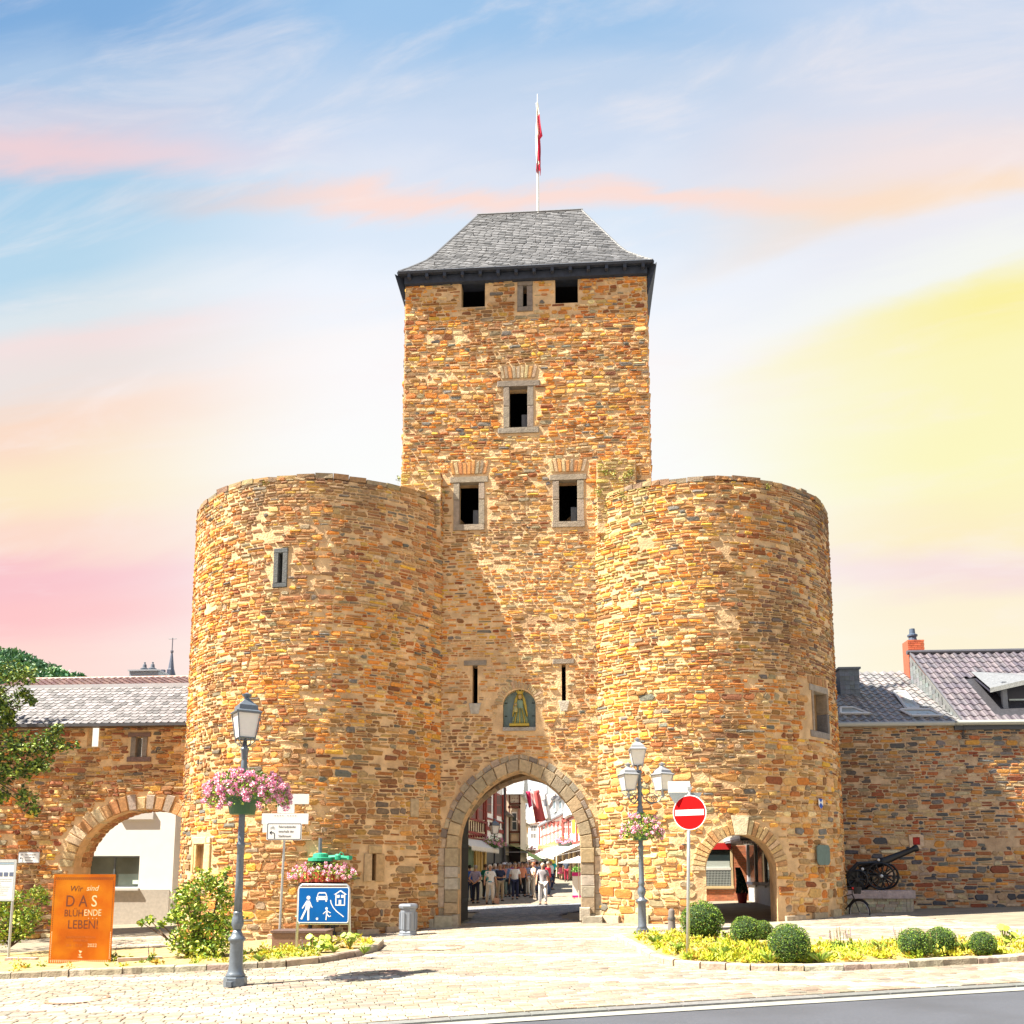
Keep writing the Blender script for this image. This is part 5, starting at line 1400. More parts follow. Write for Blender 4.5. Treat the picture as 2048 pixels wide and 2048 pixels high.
for k in range(8):
    b = MB(); u0, z1 = f.hit(929+k*5, 1669); u1, z0 = f.hit(932.5+k*5, 1675.5); b.add([f.P(u0,z1,.09), f.P(u1,z1,.09), f.P((u0+u1)/2,z0,.09), f.P(u0,z1,.02), f.P(u1,z1,.02), f.P((u0+u1)/2,z0,.02)], [(0,1,2),(0,3,4,1),(1,4,5,2),(2,5,3,0)], RED); b.build('bracket', M_MATTE, r)
part(f, r, 'shop_window', 926, 1694, 946, 1735, .0, .03, (.05,.11,.03), M_PAINT)
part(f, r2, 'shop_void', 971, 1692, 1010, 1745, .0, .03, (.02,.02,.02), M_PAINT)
for x in (947.5, 952, 958, 966): part(f, r, 'pillar', x, 1690, x+2.8, 1745, .03, .12, (.62,.42,.14))
b = MB(); ua, za_ = f.hit(926,1678); ub, zb = f.hit(970,1682); 
b.add([f.P(ua-1.5,za_,.1), f.P(ub,zb,.1), f.P(ub,zb-.42,.75), f.P(ua-1.5,za_-.42,.75)], [(0,1,2,3)], (.70,.66,.60))
for k in range(26):
    u0 = ua-1.5+(ub-ua+1.5)*k/26; u1 = ua-1.5+(ub-ua+1.5)*(k+.9)/26; z_ = (za_+zb)/2-.42
    b.add([f.P(u0,z_+.02,.75), f.P(u1,z_+.02,.75), f.P(u1,z_-.14,.75), f.P((u0+u1)/2,z_-.22,.75), f.P(u0,z_-.14,.75)], [(0,1,2,3,4)], (.72,.66,.56))
b.build('awning', M_CLOTH, r)
MB().tube([f.P(f.L+.02, 0, .12), f.P(f.L+.02, 8.1, .12)], .07, 6, (.05,.05,.06)).build('drainpipe', M_PAINT, r2)
# B: narrow timbered house with oriel, facing the gate
x0, x1 = at(1013,1650,27.5).x, at(1041,1650,27.5).x
f, r = house('oriel_house', (x0,27.5), (x1,27.5), at(1025,1590,27.5).z, 6, (.66,.56,.44), 'narrow brown and cream timber house with a tall oriel window facing the gate', (.42,.43,.44), 2.6)
part(f, r, 'plaster_panel', 1020, 1590, 1040, 1606, .01, .06, (.66,.58,.48))
for q in ((1019,1587,1042,1590),(1019,1606,1042,1609),(1018,1590,1020.5,1690),(1038.5,1590,1041,1690),(1016,1612,1041,1617),(1018,1662,1040,1666),(1018,1683,1040,1687),(1036.2,1617,1037.6,1662)): part(f, r, 'beam', *q, .06, .16, BROWN)
hwin(f, r, 1023.5, 1624, 1034, 1662, WHITE, (.06,.08,.09), 1)
part(f, r, 'plaster_panel', 1022, 1668, 1037, 1682, .01, .05, (.66,.46,.32))
for sx_, sy_ in ((1025,1596),(1029,1596),(1034,1596),(1028,1602)): part(f, r, 'ornament', sx_, sy_, sx_+1.4, sy_+1.6, .06, .09, BROWN)
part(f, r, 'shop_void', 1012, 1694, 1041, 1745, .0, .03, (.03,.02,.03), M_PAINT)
# slate roofs high behind
f, r = house('slate_roofed_house', (at(1035,1700,88).x,88), (at(1090,1700,88).x,88), at(1060,1640,88).z, 8, (.80,.76,.68), 'house with large blue grey slate roof closing the view above the street', (.30,.34,.40), at(1070,1556,92).z-at(1060,1640,88).z)
for q in ((1042,1636,1058,1639),): part(f, r, 'beam', *q, .02, .08, (.3,.2,.15))
for cx_ in (1044.5, 1053.5):
    part(f, r, 'window', cx_-1.8, 1642, cx_+1.8, 1665, .01, .05, (.55,.28,.05))
part(f, r, 'shop_sign', 1040, 1667.5, 1054, 1673, .1, .2, (.05,.05,.07), M_PAINT); part(f, r, 'shop_sign', 1041, 1674, 1054, 1688, .1, .16, (.75,.75,.75), M_PAINT)
MB().tube([f.P(*f.hit(1045.5,1640), .4), f.P(f.hit(1045.5,1600)[0], at(1045.5,1552,88).z, -2.5)], .05, 5, (.12,.12,.14)).build('lightning_rod', M_PAINT, r)
# D: white house with dark framed windows
f, r = house('white_house', (at(1057,1660,80).x,80), (at(1082,1660,78).x,78), at(1070,1647,79).z, 4, (.80,.78,.75), 'white plastered house with rows of narrow dark windows, middle of the street view', (.62,.48,.42), 3.5)
for j, (ya, yb) in enumerate(((1651,1662),(1667,1676))):
    for k in range(4): hwin(f, r, 1061.5+k*3.2, ya, 1063.8+k*3.2, yb, (.25,.22,.22), (.05,.06,.07), 1)
for q in ((1057.5,1646,1080,1648),(1078,1640,1080,1700)): part(f, r, 'beam', *q, .02, .08, (.35,.10,.08))
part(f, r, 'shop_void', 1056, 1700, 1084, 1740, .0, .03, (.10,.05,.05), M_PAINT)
# E: red timbered row, right side
f, r = house('red_timber_house', (at(1168,1700,44).x,44), (at(1081,1700,76).x,76), at(1130,1633,58).z, 6, (.84,.76,.72), 'pink red half timbered house row with dormers, right side of the street', (.20,.22,.25), 4.5)
RD2 = (.45,.10,.08)
for k, x in enumerate((1084,1092,1100,1108,1116,1124)):
    part(f, r, 'beam', x, 1642, x+1.4, 1690, .02, .07, RD2)
    b = MB()
    for sg in (-1, 1): b.tube([f.P(*f.hit(x+.7, 1652), .08), f.P(*f.hit(x+.7+sg*3, 1644), .08)], .08, 4, RD2)
    b.build('brace', M_MATTE, r)
for y_ in (1640, 1664, 1688): part(f, r, 'beam', 1081, y_, 1130, y_+1.8, .02, .07, RD2)
for x in (1086.5, 1094.5, 1102.5, 1110.5, 1118.5): hwin(f, r, x, 1667, x+4, 1680, WHITE, (.16,.15,.15), 1); hwin(f, r, x, 1646, x+4, 1660, WHITE, (.18,.17,.17), 1)
part(f, r, 'cornice', 1078, 1686, 1124, 1693, .1, .2, (.55,.22,.08))
for k in range(14): part(f, r, 'cornice_ornament', 1080+k*3.1, 1689, 1081.6+k*3.1, 1692, .2, .24, (.75,.55,.25), M_PAINT)
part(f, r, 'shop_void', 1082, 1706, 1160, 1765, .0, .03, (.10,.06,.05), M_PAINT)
for x_ in (1100, 1116, 1128, 1141, 1150): part(f, r, 'pillar', x_, 1704, x_+2.2, 1768, .03, .2, (.70,.55,.36))
for x_, c_ in ((1090,(.5,.12,.08)),(1106,(.05,.3,.3)),(1121,(.6,.5,.4)),(1133,(.4,.08,.2))): part(f, r, 'shop_display', x_, 1725, x_+6, 1748, .03, .1, c_, M_PAINT)
for q in ((1127,1633,1163,1638),(1127,1685,1163,1689),(1126,1633,1129,1690),(1138,1638,1139.5,1686),(1154,1638,1156,1686)): part(f, r, 'beam', *q, .03, .12, RED)
hwin(f, r, 1129, 1640, 1143, 1668, WHITE, (.14,.02,.02), 4); part(f, r, 'shutter', 1145.5, 1640, 1150.5, 1666, .03, .08, (.75,.42,.03), M_PAINT)
part(f, r, 'shutter', 1156.5, 1640, 1161, 1666, .03, .08, (.75,.42,.03), M_PAINT)
for x in (1108, 1120):
    dm = MB(); u, z = f.hit(x, 1622); zq = f.hit(x, 1626)[1]; zr_ = f.hit(x, 1600)[1]; f.bx(dm, u-1.7, zq, u+.4, zr_, -2.2, .05, (.55,.55,.55)); f.bx(dm, u-1.9, zr_, u+.6, zr_+.25, -2.4, .3, (.12,.12,.14)); me = dm.mesh('dormer', M_PAINT); fix_normals(me); d_ = put('dormer', me, r)
    b = MB(); f.bx(b, u-1.4, zq+.4, u+.1, zr_-.15, .052, .07, (.12,.17,.22)); me = b.mesh('pane', M_PAINT); fix_normals(me); put('pane', me, d_)
b = MB(); u, _ = f.hit(1142,1620); zq = f.hit(1142,1632)[1]; b.add([f.P(u-2,zq,.4), f.P(u+2.4,zq,.4), f.P(u,zq+1.9,.4), f.P(u-2,zq,-1.5), f.P(u+2.4,zq,-1.5), f.P(u,zq+1.9,-2.5)], [(0,1,2),(0,2,5,3),(1,4,5,2)], (.78,.74,.72)); b.build('gable', M_MATTE, r)
fE = f
# right near house edge and left near edges (beyond the frame of the arch)
# awnings
def awning(name, fac, x0, x1, ytop, out, drop, col, label, y1=None, stripes=None):
    u0, z0 = fac.hit(x0, ytop); u1, z1 = fac.hit(x1, y1 or ytop); n_ = 10
    root = empty(name, fac.P(u0, z0, 0), label, 'awning'); b = MB()
    for k in range(n_):
        a, c_ = k/n_, (k+1)/n_; ua, uc = u0+(u1-u0)*a, u0+(u1-u0)*c_; za_, zc = z0+(z1-z0)*a, z0+(z1-z0)*c_
        cl = col if not stripes or k % 2 else stripes
        b.add([fac.P(ua,za_,0), fac.P(uc,zc,0), fac.P(uc,zc-drop,out), fac.P(ua,za_-drop,out)], [(0,1,2,3)], cl)
        b.add([fac.P(ua,za_-drop,out), fac.P(uc,zc-drop,out), fac.P(uc,zc-drop-.22,out), fac.P(ua,za_-drop-.22,out)], [(0,1,2,3)], tuple(x*.9 for x in cl))
    o = b.build('canopy', M_CLOTH, root); s_ = o.modifiers.new('thickness', 'SOLIDIFY'); s_.thickness = .02
    b = MB()
    for uu, zz in ((u0,z0),(u1,z1)): b.tube([fac.P(uu,zz-.5,.02), fac.P(uu,zz-drop,out)], .02, 5, (.5,.5,.5))
    b.build('arm', M_PAINT, root)
fB = Fac((-2.3,25.0), (-1.6,38))
awning('awning', fB, 1012, 1052, 1687, 1.3, .5, (.36,.52,.20), 'pale green shop awning reaching over the left side of the street', 1706)
awning('awning', Fac((-1.6,38), (-1.3,46)), 1046, 1060, 1703, 1.8, .5, (.80,.66,.05), 'yellow shop awning at the far end of the left row', 1708)
awning('awning', fE, 1162, 1118, 1688, 2.2, 1.0, (.80,.80,.78), 'white shop awning nearest the gate on the right of the street', 1690)
awning('awning', fE, 1114, 1086, 1694, 2.2, .9, (.74,.74,.74), 'second white awning, beyond the first on the right of the street', 1702)
# houses further left behind to close gaps
f, r = house('timber_house', (-2.35,25.3), (-1.7,38), 5.2, 3, (.72,.64,.52), 'dark shop fronts under the green awning on the left', (.3,.25,.22), 1.5)
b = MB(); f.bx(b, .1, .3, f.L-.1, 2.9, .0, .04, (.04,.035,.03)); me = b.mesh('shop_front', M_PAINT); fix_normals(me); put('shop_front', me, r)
f, r = house('pale_house', (-9,100), (9,100), 8.5, 4, (.70,.60,.52), 'distant pale house closing the end of the street', (.3,.3,.33), 3)

# banners on a line across the street
yb = 24
bn = empty('street_banner', (at(1070,1600,yb).x, yb, at(1070,1582,yb).z), 'red and white banners hanging from a line across the street', 'banner')
def cloth(q, nu, nv, colf, name, root, y, amp=.12):
    b = MB(); g = {}
    for i in range(nu+1):
        for j in range(nv+1):
            u, v_ = i/nu, j/nv
            x = (q[0][0]*(1-u)+q[1][0]*u)*(1-v_)+(q[3][0]*(1-u)+q[2][0]*u)*v_; yy = (q[0][1]*(1-u)+q[1][1]*u)*(1-v_)+(q[3][1]*(1-u)+q[2][1]*u)*v_
            p = at(x, yy, y); p.y += amp*sin(u*7+v_*2); g[i,j] = p
    b.v = [tuple(g[i,j]) for i in range(nu+1) for j in range(nv+1)]; ix = lambda i, j: i*(nv+1)+j
    for i in range(nu):
        for j in range(nv): b.f.append((ix(i,j), ix(i+1,j), ix(i+1,j+1), ix(i,j+1))); b.c.append(colf((i+.5)/nu, (j+.5)/nv)); b.m.append(0)
    o = b.build(name, M_CLOTH, root, smooth=True); s_ = o.modifiers.new('thickness', 'SOLIDIFY'); s_.thickness = .01
cloth([(1051,1583),(1060,1583),(1064,1612),(1058,1616)], 3, 6, lambda u, v: (.60,.02,.10), 'banner', bn, yb)
cloth([(1060,1582),(1078,1580),(1093,1640),(1071,1646)], 6, 10, lambda u, v: (.55,.10,.10) if u > .3 or v > .45 else (.70,.42,.42), 'banner', bn, yb+.4)
cloth([(1079,1586),(1092,1584),(1103,1640),(1092,1642)], 4, 8, lambda u, v: (.80,.76,.76) if (u-.5)**2+(v-.4)**2 > .03 else (.25,.25,.3), 'banner', bn, yb-.3)
MB().tube([at(1042,1594,yb), at(1068,1582,yb), at(1104,1574,yb)], .012, 4, (.3,.3,.3)).build('line', M_PAINT, bn)

# ================================================================== people
def skin_mesh(name, verts, edges, radii, root=0, sub=1):
    me = bpy.data.meshes.new(name); me.from_pydata(verts, edges, [])
    o = bpy.data.objects.new(name, me); COL.objects.link(o)
    m = o.modifiers.new('s', 'SKIN'); m.use_smooth_shade = True
    if not me.skin_vertices: bpy.context.view_layer.objects.active = o
    if not me.skin_vertices:
        bpy.ops.object.select_all(action='DESELECT'); o.select_set(True)
        bpy.ops.mesh.customdata_skin_add()
    for i, r_ in enumerate(radii): me.skin_vertices[0].data[i].radius = r_ if isinstance(r_, tuple) else (r_, r_)
    me.skin_vertices[0].data[root].use_root = True
    if sub: s_ = o.modifiers.new('d', 'SUBSURF'); s_.levels = sub; s_.render_levels = sub
    dg = bpy.context.evaluated_depsgraph_get(); dg.update()
    out = bpy.data.meshes.new_from_object(o.evaluated_get(dg)); out.name = name
    bpy.data.objects.remove(o); bpy.data.meshes.remove(me)
    out.polygons.foreach_set('use_smooth', [True]*len(out.polygons)); return out
def figure(pose):
    arms = {'stand': (((.25,.02,1.12),(.27,-.05,.87)), ((-.25,.02,1.12),(-.27,-.05,.87))),
            'back':  (((.27,.10,1.12),(.07,.20,.97)), ((-.27,.10,1.12),(-.05,.21,.95))),
            'fold':  (((.27,.0,1.13),(.06,-.22,1.12)), ((-.27,.0,1.13),(-.08,-.22,1.10))),
            'walk':  (((.25,.10,1.13),(.28,.02,.88)), ((-.25,-.06,1.13),(-.28,-.22,.93)))}[pose]
    st_ = .0 if pose != 'walk' else .20
    V = [(0,0,.96),(0,.01,1.12),(0,.01,1.32),(0,.0,1.46),(0,-.01,1.53),(0,-.02,1.62),(0,-.015,1.70)]
    R_ = [(.155,.11),(.14,.10),(.165,.11),(.065,.06),(.055,.055),(.078,.095),(.06,.075)]
    E_ = [(0,1),(1,2),(2,3),(3,4),(4,5),(5,6)]
    cl = {'arm': [], 'leg': [], 'hand': []}
    for sg, (el_, wr) in zip((1,-1), arms):
        b0 = len(V); V += [(sg*.165,.01,1.40), el_, wr]; R_ += [.062,.043,.030]; E_ += [(2,b0),(b0,b0+1),(b0+1,b0+2)]
        d = (Vector(wr)-Vector(el_)).normalized(); side = Vector((0,-1,0)) if abs(d.y) < .7 else Vector((1,0,0)); side = (side-d*side.dot(d)).normalized()
        pc = Vector(wr)+d*.07; V.append(tuple(pc)); R_.append((.030,.018)); E_.append((b0+2, b0+3)); hb = b0+3
        for k in range(4):
            o_ = side*(k-1.5)*.020; ln = (.072,.082,.078,.060)[k]; c_ = d.cross(side)*(.012*(1+k*.2))
            V += [tuple(pc+o_+d*ln*.5), tuple(pc+o_+d*ln+c_)]; R_ += [.0085,.007]; n0 = len(V)-2; E_ += [(hb, n0),(n0, n0+1)]
        V += [tuple(Vector(wr)+d*.045+side*.035), tuple(Vector(wr)+d*.085+side*.045)]; R_ += [.010,.008]; n0 = len(V)-2; E_ += [(hb-1, n0),(n0,n0+1)]
        cl['arm'].append((b0, b0+1, b0+2))
    for sg in (1, -1):
        b0 = len(V); f_ = sg*st_
        V += [(sg*.09,0,.90),(sg*.10,-.03-f_*.5,.50),(sg*.10,.02-f_+(.06 if f_ < 0 else 0),.09),(sg*.115,-.13-f_,.04)]; R_ += [.098,.062,.042,(.045,.03)]
        E_ += [(0,b0),(b0,b0+1),(b0+1,b0+2),(b0+2,b0+3)]; cl['leg'].append((b0,b0+1,b0+2,b0+3))
    body = skin_mesh('body', V, E_, R_)
    def sub(ids, edges, rad):
        mp = {v_: i for i, v_ in enumerate(ids)}; return [V[i] for i in ids], [(mp[a], mp[c_]) for a, c_ in edges], rad
    (a0,a1,a2),(c0_,c1_,c2_) = cl['arm']
    VV = [V[0], V[1], V[2], (0,0,1.435)]; Es = [(0,1),(1,2),(2,3)]; RR = [(.178,.135),(.165,.125),(.182,.13),(.085,.08)]
    for (p_, q_, w_) in cl['arm']:
        n0 = len(VV); mid = Vector(V[q_]).lerp(Vector(V[w_]), .15); VV += [V[p_], tuple(Vector(V[p_]).lerp(Vector(V[q_]), .75))]; RR += [.078,.062]; Es += [(2,n0),(n0,n0+1)]
    VV = [(0,0,.90)]+VV; RR = [(.175,.13)]+RR; Es = [(0,1)]+[(a+1,c_+1) for a, c_ in Es]
    shirt = skin_mesh('shirt', VV, Es, RR)
    VV = [V[0]]; RR = [(.165,.125)]; Es = []
    for (h_, k_, an, to) in cl['leg']:
        n0 = len(VV); VV += [V[h_], V[k_], (V[an][0], V[an][1], V[an][2]+.03)]; RR += [.112,.080,.068]; Es += [(0,n0),(n0,n0+1),(n0+1,n0+2)]
    trs = skin_mesh('trousers', VV, Es, RR)
    b = MB()
    for (h_, k_, an, to) in cl['leg']:
        A_, T_ = Vector(V[an]), Vector(V[to]); b.tube([A_+Vector((0,.05,-.045)), A_+Vector((0,-.02,-.04)), T_, T_+Vector((0,-.05,-.005))], [.045,.055,.05,.03], 8, (1,1,1))
    shoes = b.mesh('shoes', M_CLOTH, True)
    b = MB(); b.ball((0,.012,1.66), .098, 12, sz=(.9,1.02,.95)); 
    b.v = [(x, max(y, -.045) if z < 1.70 else y, z+.012*noise.noise(Vector((x*30,y*30,z*30)))) for x, y, z in b.v]
    hair = b.mesh('hair', M_CLOTH, True)
    b = MB()
    for sg in (-1, 1): b.ball((sg*.03,-.100,1.635), .010, 6)
    b.box((-.022,-.112,1.575),(.022,-.100,1.581)); eyes = b.mesh('face_features', M_CLOTH)
    b = MB(); b.add([(0,-.098,1.64),(-.014,-.10,1.60),(.014,-.10,1.60),(0,-.128,1.603)], [(0,1,3),(0,3,2),(1,2,3)])
    for sg in (-1,1): b.ball((sg*.08,-.01,1.62), .022, 6, sz=(.4,.8,1.2))
    nose = b.mesh('nose_and_ears', M_SKIN)
    for me in (body, shirt, trs): me.materials.clear(); me.materials.append(M_SKIN)
    return dict(body=body, shirt=shirt, trousers=trs, shoes=shoes, hair=hair, face_features=eyes, nose_and_ears=nose)
FIG = {p_: figure(p_) for p_ in ('stand','back','fold','walk')}
def solid(c_):
    c_ = tuple(round(x, 3) for x in c_); return mat('cloth %g %g %g' % c_, c_, .9, var=.1, scale=20)
M_SHORT = {}
def person(px_, feet, top, pose, face, shirt, trs, hair, label, shorts=False, hat=None, skirt=None, group=None, smat=None):
    # stand at the depth where a figure of about 1.7 m spans the measured height
    d = 1.69*FPX/(feet-top); dd = ray(px_, feet); p = Vector(CAM)+dd*(d/ (1.0)); p.z = G(p.x, p.y)+.0
    root = empty('person', p, label, 'person', group, rz=face); T = FIG[pose]; h_ = (feet-top)/FPX*depth(p)/1.72; root.scale = (h_*1.02, h_*1.02, h_)
    parts = [('body', M_SKIN), ('shirt', smat or solid(shirt)), ('shoes', solid((.05,.04,.04))), ('hair', solid(hair)), ('face_features', solid((.06,.03,.02))), ('nose_and_ears', M_SKIN)]
    if not skirt: parts.append(('trousers', solid(trs)))
    for n_, m_ in parts:
        me = T[n_]
        o = local_child(n_, me, root)
        o.material_slots[0].link = 'OBJECT'; o.material_slots[0].material = m_
    if skirt:
        b = MB(); b.lathe([(.28,.50),(.25,.62),(.21,.8),(.17,.97),(.15,1.02)], 14, (0,0,0), skirt, flute=.06); local_child('skirt', b.mesh('skirt', M_CLOTH, True), root)
    if hat:
        b = MB(); b.lathe([(.15,1.675),(.14,1.69),(.10,1.695),(.095,1.75),(.05,1.775)], 14, (0,.0,0), hat); local_child('hat', b.mesh('hat', M_CLOTH, True), root)
    return root
GREYH, WHITEH, BRN, BLK, BLOND = (.30,.28,.27), (.66,.62,.58), (.10,.05,.03), (.02,.018,.018), (.42,.28,.12)
teal = mat('white blouse with teal print', (.80,.80,.82), .9, var=.03, stain=(7.0, (.03,.30,.40), .50, .56))
plaid = mat('purple checked shirt', (.30,.28,.45), .9, var=.3, scale=40)
NAVY, KHAKI, CREAMT = (.02,.03,.09), (.42,.34,.24), (.72,.66,.60)
P_ = 'X'
pw1 = person(980, 1820, 1742, 'walk', .25, (.8,.8,.8), CREAMT, WHITEH, 'woman in white blouse with teal print and white trousers walking nearest the gate', smat=teal)
pw2 = person(1086, 1814, 1731, 'walk', .1, (.42,.40,.45), (.76,.72,.70), WHITEH, 'white haired woman in loose grey top and pale trousers walking through the street')
person(1030, 1800, 1728, 'stand', .1, (.80,.82,.86), NAVY, GREYH, 'man in white short sleeved shirt and navy trousers in the middle of the crowd')
person(951, 1803, 1727, 'back', pi-.2, (.3,.3,.45), (.015,.02,.05), GREYH, 'man in purple checked shirt seen from behind, hands clasped at his back', smat=plaid)
person(939, 1801, 1729, 'back', pi+.3, (.02,.10,.42), (.03,.05,.12), BLK, 'dark haired person in bright blue shirt beside the left jamb')
person(929, 1799, 1730, 'stand', pi/2, (.20,.42,.30), (.60,.54,.46), BRN, 'person in green top at the far left edge of the crowd')
person(971, 1800, 1730, 'fold', pi-.5, (.01,.22,.18), (.03,.03,.04), BRN, 'person in dark teal top behind the woman with teal print')
person(990, 1802, 1733, 'stand', 2.6, (.32,.44,.66), (.60,.55,.50), WHITEH, 'white haired person in light blue shirt right behind the nearest woman')
person(1000, 1801, 1727, 'fold', .4, (.02,.03,.08), KHAKI, GREYH, 'person in navy top and khaki trousers left of the white shirted man')
person(1008, 1799, 1732, 'stand', -.2, (.72,.36,.34), (.30,.42,.40), BRN, 'person in pink top and white cap amid the crowd', hat=(.8,.8,.8))
person(1015, 1798, 1731, 'stand', pi, (.20,.30,.55), (.05,.06,.09), GREYH, 'person in mid blue shirt just left of the white shirted man')
person(1044, 1798, 1730, 'walk', .3, (.70,.28,.16), (.012,.012,.014), BRN, 'person in orange top and black trousers right of the white shirted man')
person(1054, 1797, 1730, 'fold', -.6, (.36,.46,.72), (.70,.66,.60), GREYH, 'person in pale blue shirt and cream trousers with folded arms')
person(1067, 1799, 1729, 'fold', -1.2, (.74,.60,.50), (.74,.70,.66), (.30,.10,.04), 'red haired woman in peach sleeveless top and white trousers')
person(1097, 1801, 1731, 'stand', 1.2, (.62,.02,.05), (.03,.05,.12), GREYH, 'person in bright red top and jeans behind the grey topped woman')
person(1107, 1769, 1722, 'walk', 2.9, (.03,.55,.55), (.012,.012,.014), BRN, 'person in turquoise top walking away on the right')
person(1122, 1767, 1726, 'walk', 3.0, (.06,.05,.06), (.5,.1,.2), BRN, 'woman in black top and pink skirt walking away', skirt=(.60,.12,.22))
person(1133, 1763, 1719, 'stand', pi, (.07,.09,.14), (.32,.02,.05), GREYH, 'man in dark grey shirt and crimson trousers walking away beside the skirted woman')
BG = [(936,1790,1726,(.7,.7,.72)),(946,1788,1724,(.12,.2,.4)),(959,1790,1727,(.6,.5,.45)),(965,1786,1725,(.5,.06,.06)),(984,1787,1724,(.08,.08,.1)),(996,1785,1722,(.45,.3,.2)),(1020,1786,1722,(.5,.05,.08)),(1025,1782,1721,(.08,.1,.25)),
      (1038,1785,1722,(.55,.04,.08)),(1049,1782,1719,(.6,.04,.05)),(1060,1784,1723,(.1,.1,.12)),(1074,1783,1720,(.12,.16,.25)),(1083,1782,1722,(.5,.5,.55)),(1092,1779,1717,(.4,.08,.1)),(1102,1776,1718,(.7,.7,.7)),(1054,1778,1720,(.2,.25,.5)),(1012,1779,1720,(.15,.4,.3)),(1030,1776,1718,(.75,.3,.1)),(1065,1777,1719,(.6,.6,.62)),(942,1784,1722,(.65,.62,.6)),(972,1783,1721,(.1,.25,.5)),(1003,1780,1720,(.6,.1,.12)),(1079,1777,1719,(.75,.72,.7)),(1088,1775,1718,(.08,.2,.45)),(956,1781,1720,(.2,.1,.3)),(1045,1774,1716,(.7,.6,.2)),(1019,1774,1716,(.1,.1,.12))]
rr = random.Random(8)
NMS = ['white','dark blue','beige','dark red','black','brown','crimson','navy','raspberry','scarlet','charcoal','slate blue','light grey','wine red','off-white','cobalt','sea green','amber','silver grey','ivory','royal blue','cherry red','chalk white','deep blue','plum','mustard','jet black']
WHERE = ['at the left edge','behind the checked shirt','left of the street lamp','under the hanging basket','behind the navy top','behind the pink top','left of centre','beside the white shirted man','behind the orange top','under the yellow awning','behind the pale blue shirt','behind the red haired woman','in the crowd right of centre','behind the bright red top','near the turquoise top','in the middle back row','behind the mid blue shirt','above the white shirted man','above the peach top','between blue and checked shirts','above the teal top','between navy and pink tops','right of the peach top','left of the bright red top','under the shop awning','far off under the yellow awning','far off in the middle']
for (x, fy, ty, c_), nm, wh in zip(BG, NMS, WHERE):
    person(x, fy, ty, rr.choice(('stand','fold','walk')), rr.uniform(0, 6.28), c_, rr.choice((NAVY, KHAKI, (.03,.03,.035), (.5,.48,.45))), rr.choice((GREYH, WHITEH, BRN, BLK, BLOND)), 'person in %s top, back row, %s' % (nm, wh), group='people at the back of the crowd')
def bag(px0, py0, px1, py1, ref, col, label):
    p = ref.location; q = at(px0, py0, p.y-.25); q2 = at(px1, py1, p.y-.25); w = abs(q2.x-q.x); x = (q.x+q2.x)/2
    root = empty('tote_bag', (x, p.y-.2, q2.z), label, 'bag')
    b = MB(); b.add([(x-w*.42,p.y-.25,q2.z+.03),(x+w*.42,p.y-.25,q2.z),(x+w*.5,p.y-.25,q.z-.22),(x-w*.5,p.y-.25,q.z-.2),(x-w*.40,p.y-.13,q2.z+.03),(x+w*.40,p.y-.13,q2.z),(x+w*.46,p.y-.13,q.z-.22),(x-w*.46,p.y-.13,q.z-.2)], [(0,1,2,3),(7,6,5,4),(0,4,5,1),(1,5,6,2),(3,7,4,0)], col); b.build('bag_body', M_CLOTH, root)
    b = MB().tube([(x-w*.25,p.y-.19,q.z-.2),(x-w*.1,p.y-.19,q.z),(x+w*.1,p.y-.19,q.z),(x+w*.25,p.y-.19,q.z-.2)], .012, 5, tuple(c_*.7 for c_ in col)); b.build('handle', M_CLOTH, root)
bag(988, 1786, 999, 1808, pw1, (.72,.48,.40), 'pinkish tote bag held by the woman with teal print')
bag(1066, 1786, 1073, 1800, pw2, (.74,.62,.50), 'cream shoulder bag carried by the grey topped woman')
# advert stand, planter, parasol
p = gat(1154, 1797)
ad = empty('advert_stand', p, 'white and magenta advert stand at the right jamb of the archway', 'advert stand')
def fx(px_, py_, y=p.y): return at(px_, py_, y)
a0, a1 = fx(1145,1795), fx(1166,1746)
MB().box((a0.x, p.y-.05, a0.z), (a1.x, p.y+.05, a1.z), (.82,.80,.82)).build('panel', M_PAINT, ad)
for ya, yb_ in ((1745,1752),(1789,1793)): MB().box((a0.x-.01, p.y-.07, fx(0,yb_).z), (a1.x+.01, p.y-.051, fx(0,ya).z), (.62,.01,.22)).build('magenta_band', M_PAINT, ad)
MB().box((a0.x+.05, p.y-.06, G(p.x,p.y)), (a0.x+.10, p.y+.06, a0.z), (.4,.4,.4)).build('foot', M_PAINT, ad)
q = fx(1150,1745,p.y+1.5)
plt_ = empty('planter', (q.x, q.y, G(q.x,q.y)), 'lime green planter with grassy tuft behind the advert stand', 'planter')
MB().box((fx(1143,1,p.y+1.5).x, q.y, G(q.x,q.y)), (fx(1166,1,p.y+1.5).x, q.y+.5, q.z), (.36,.50,.08)).build('box', M_PAINT, plt_)
b = MB(); tuft(b, (q.x+.1, q.y+.2, q.z+.1), .25, 160, rr, [(.10,.25,.04),(.16,.34,.05)], .10); b.build('foliage', M_LEAF, plt_, kind='stuff')
pr = at(1157,1715,14.5)
pz = empty('parasol', (pr.x, 14.5, G(pr.x,14.5)), 'white parasol seen at the right edge of the archway', 'parasol')
MB().tube([(pr.x,14.5,G(pr.x,14.5)),(pr.x,14.5,pr.z+.1)], .025, 6, (.7,.6,.5)).build('pole', M_PAINT, pz)
MB().lathe([(.95,-.25),(.02,.05)], 8, (pr.x,14.5,pr.z), (.82,.82,.84)).build('canopy', M_CLOTH, pz)
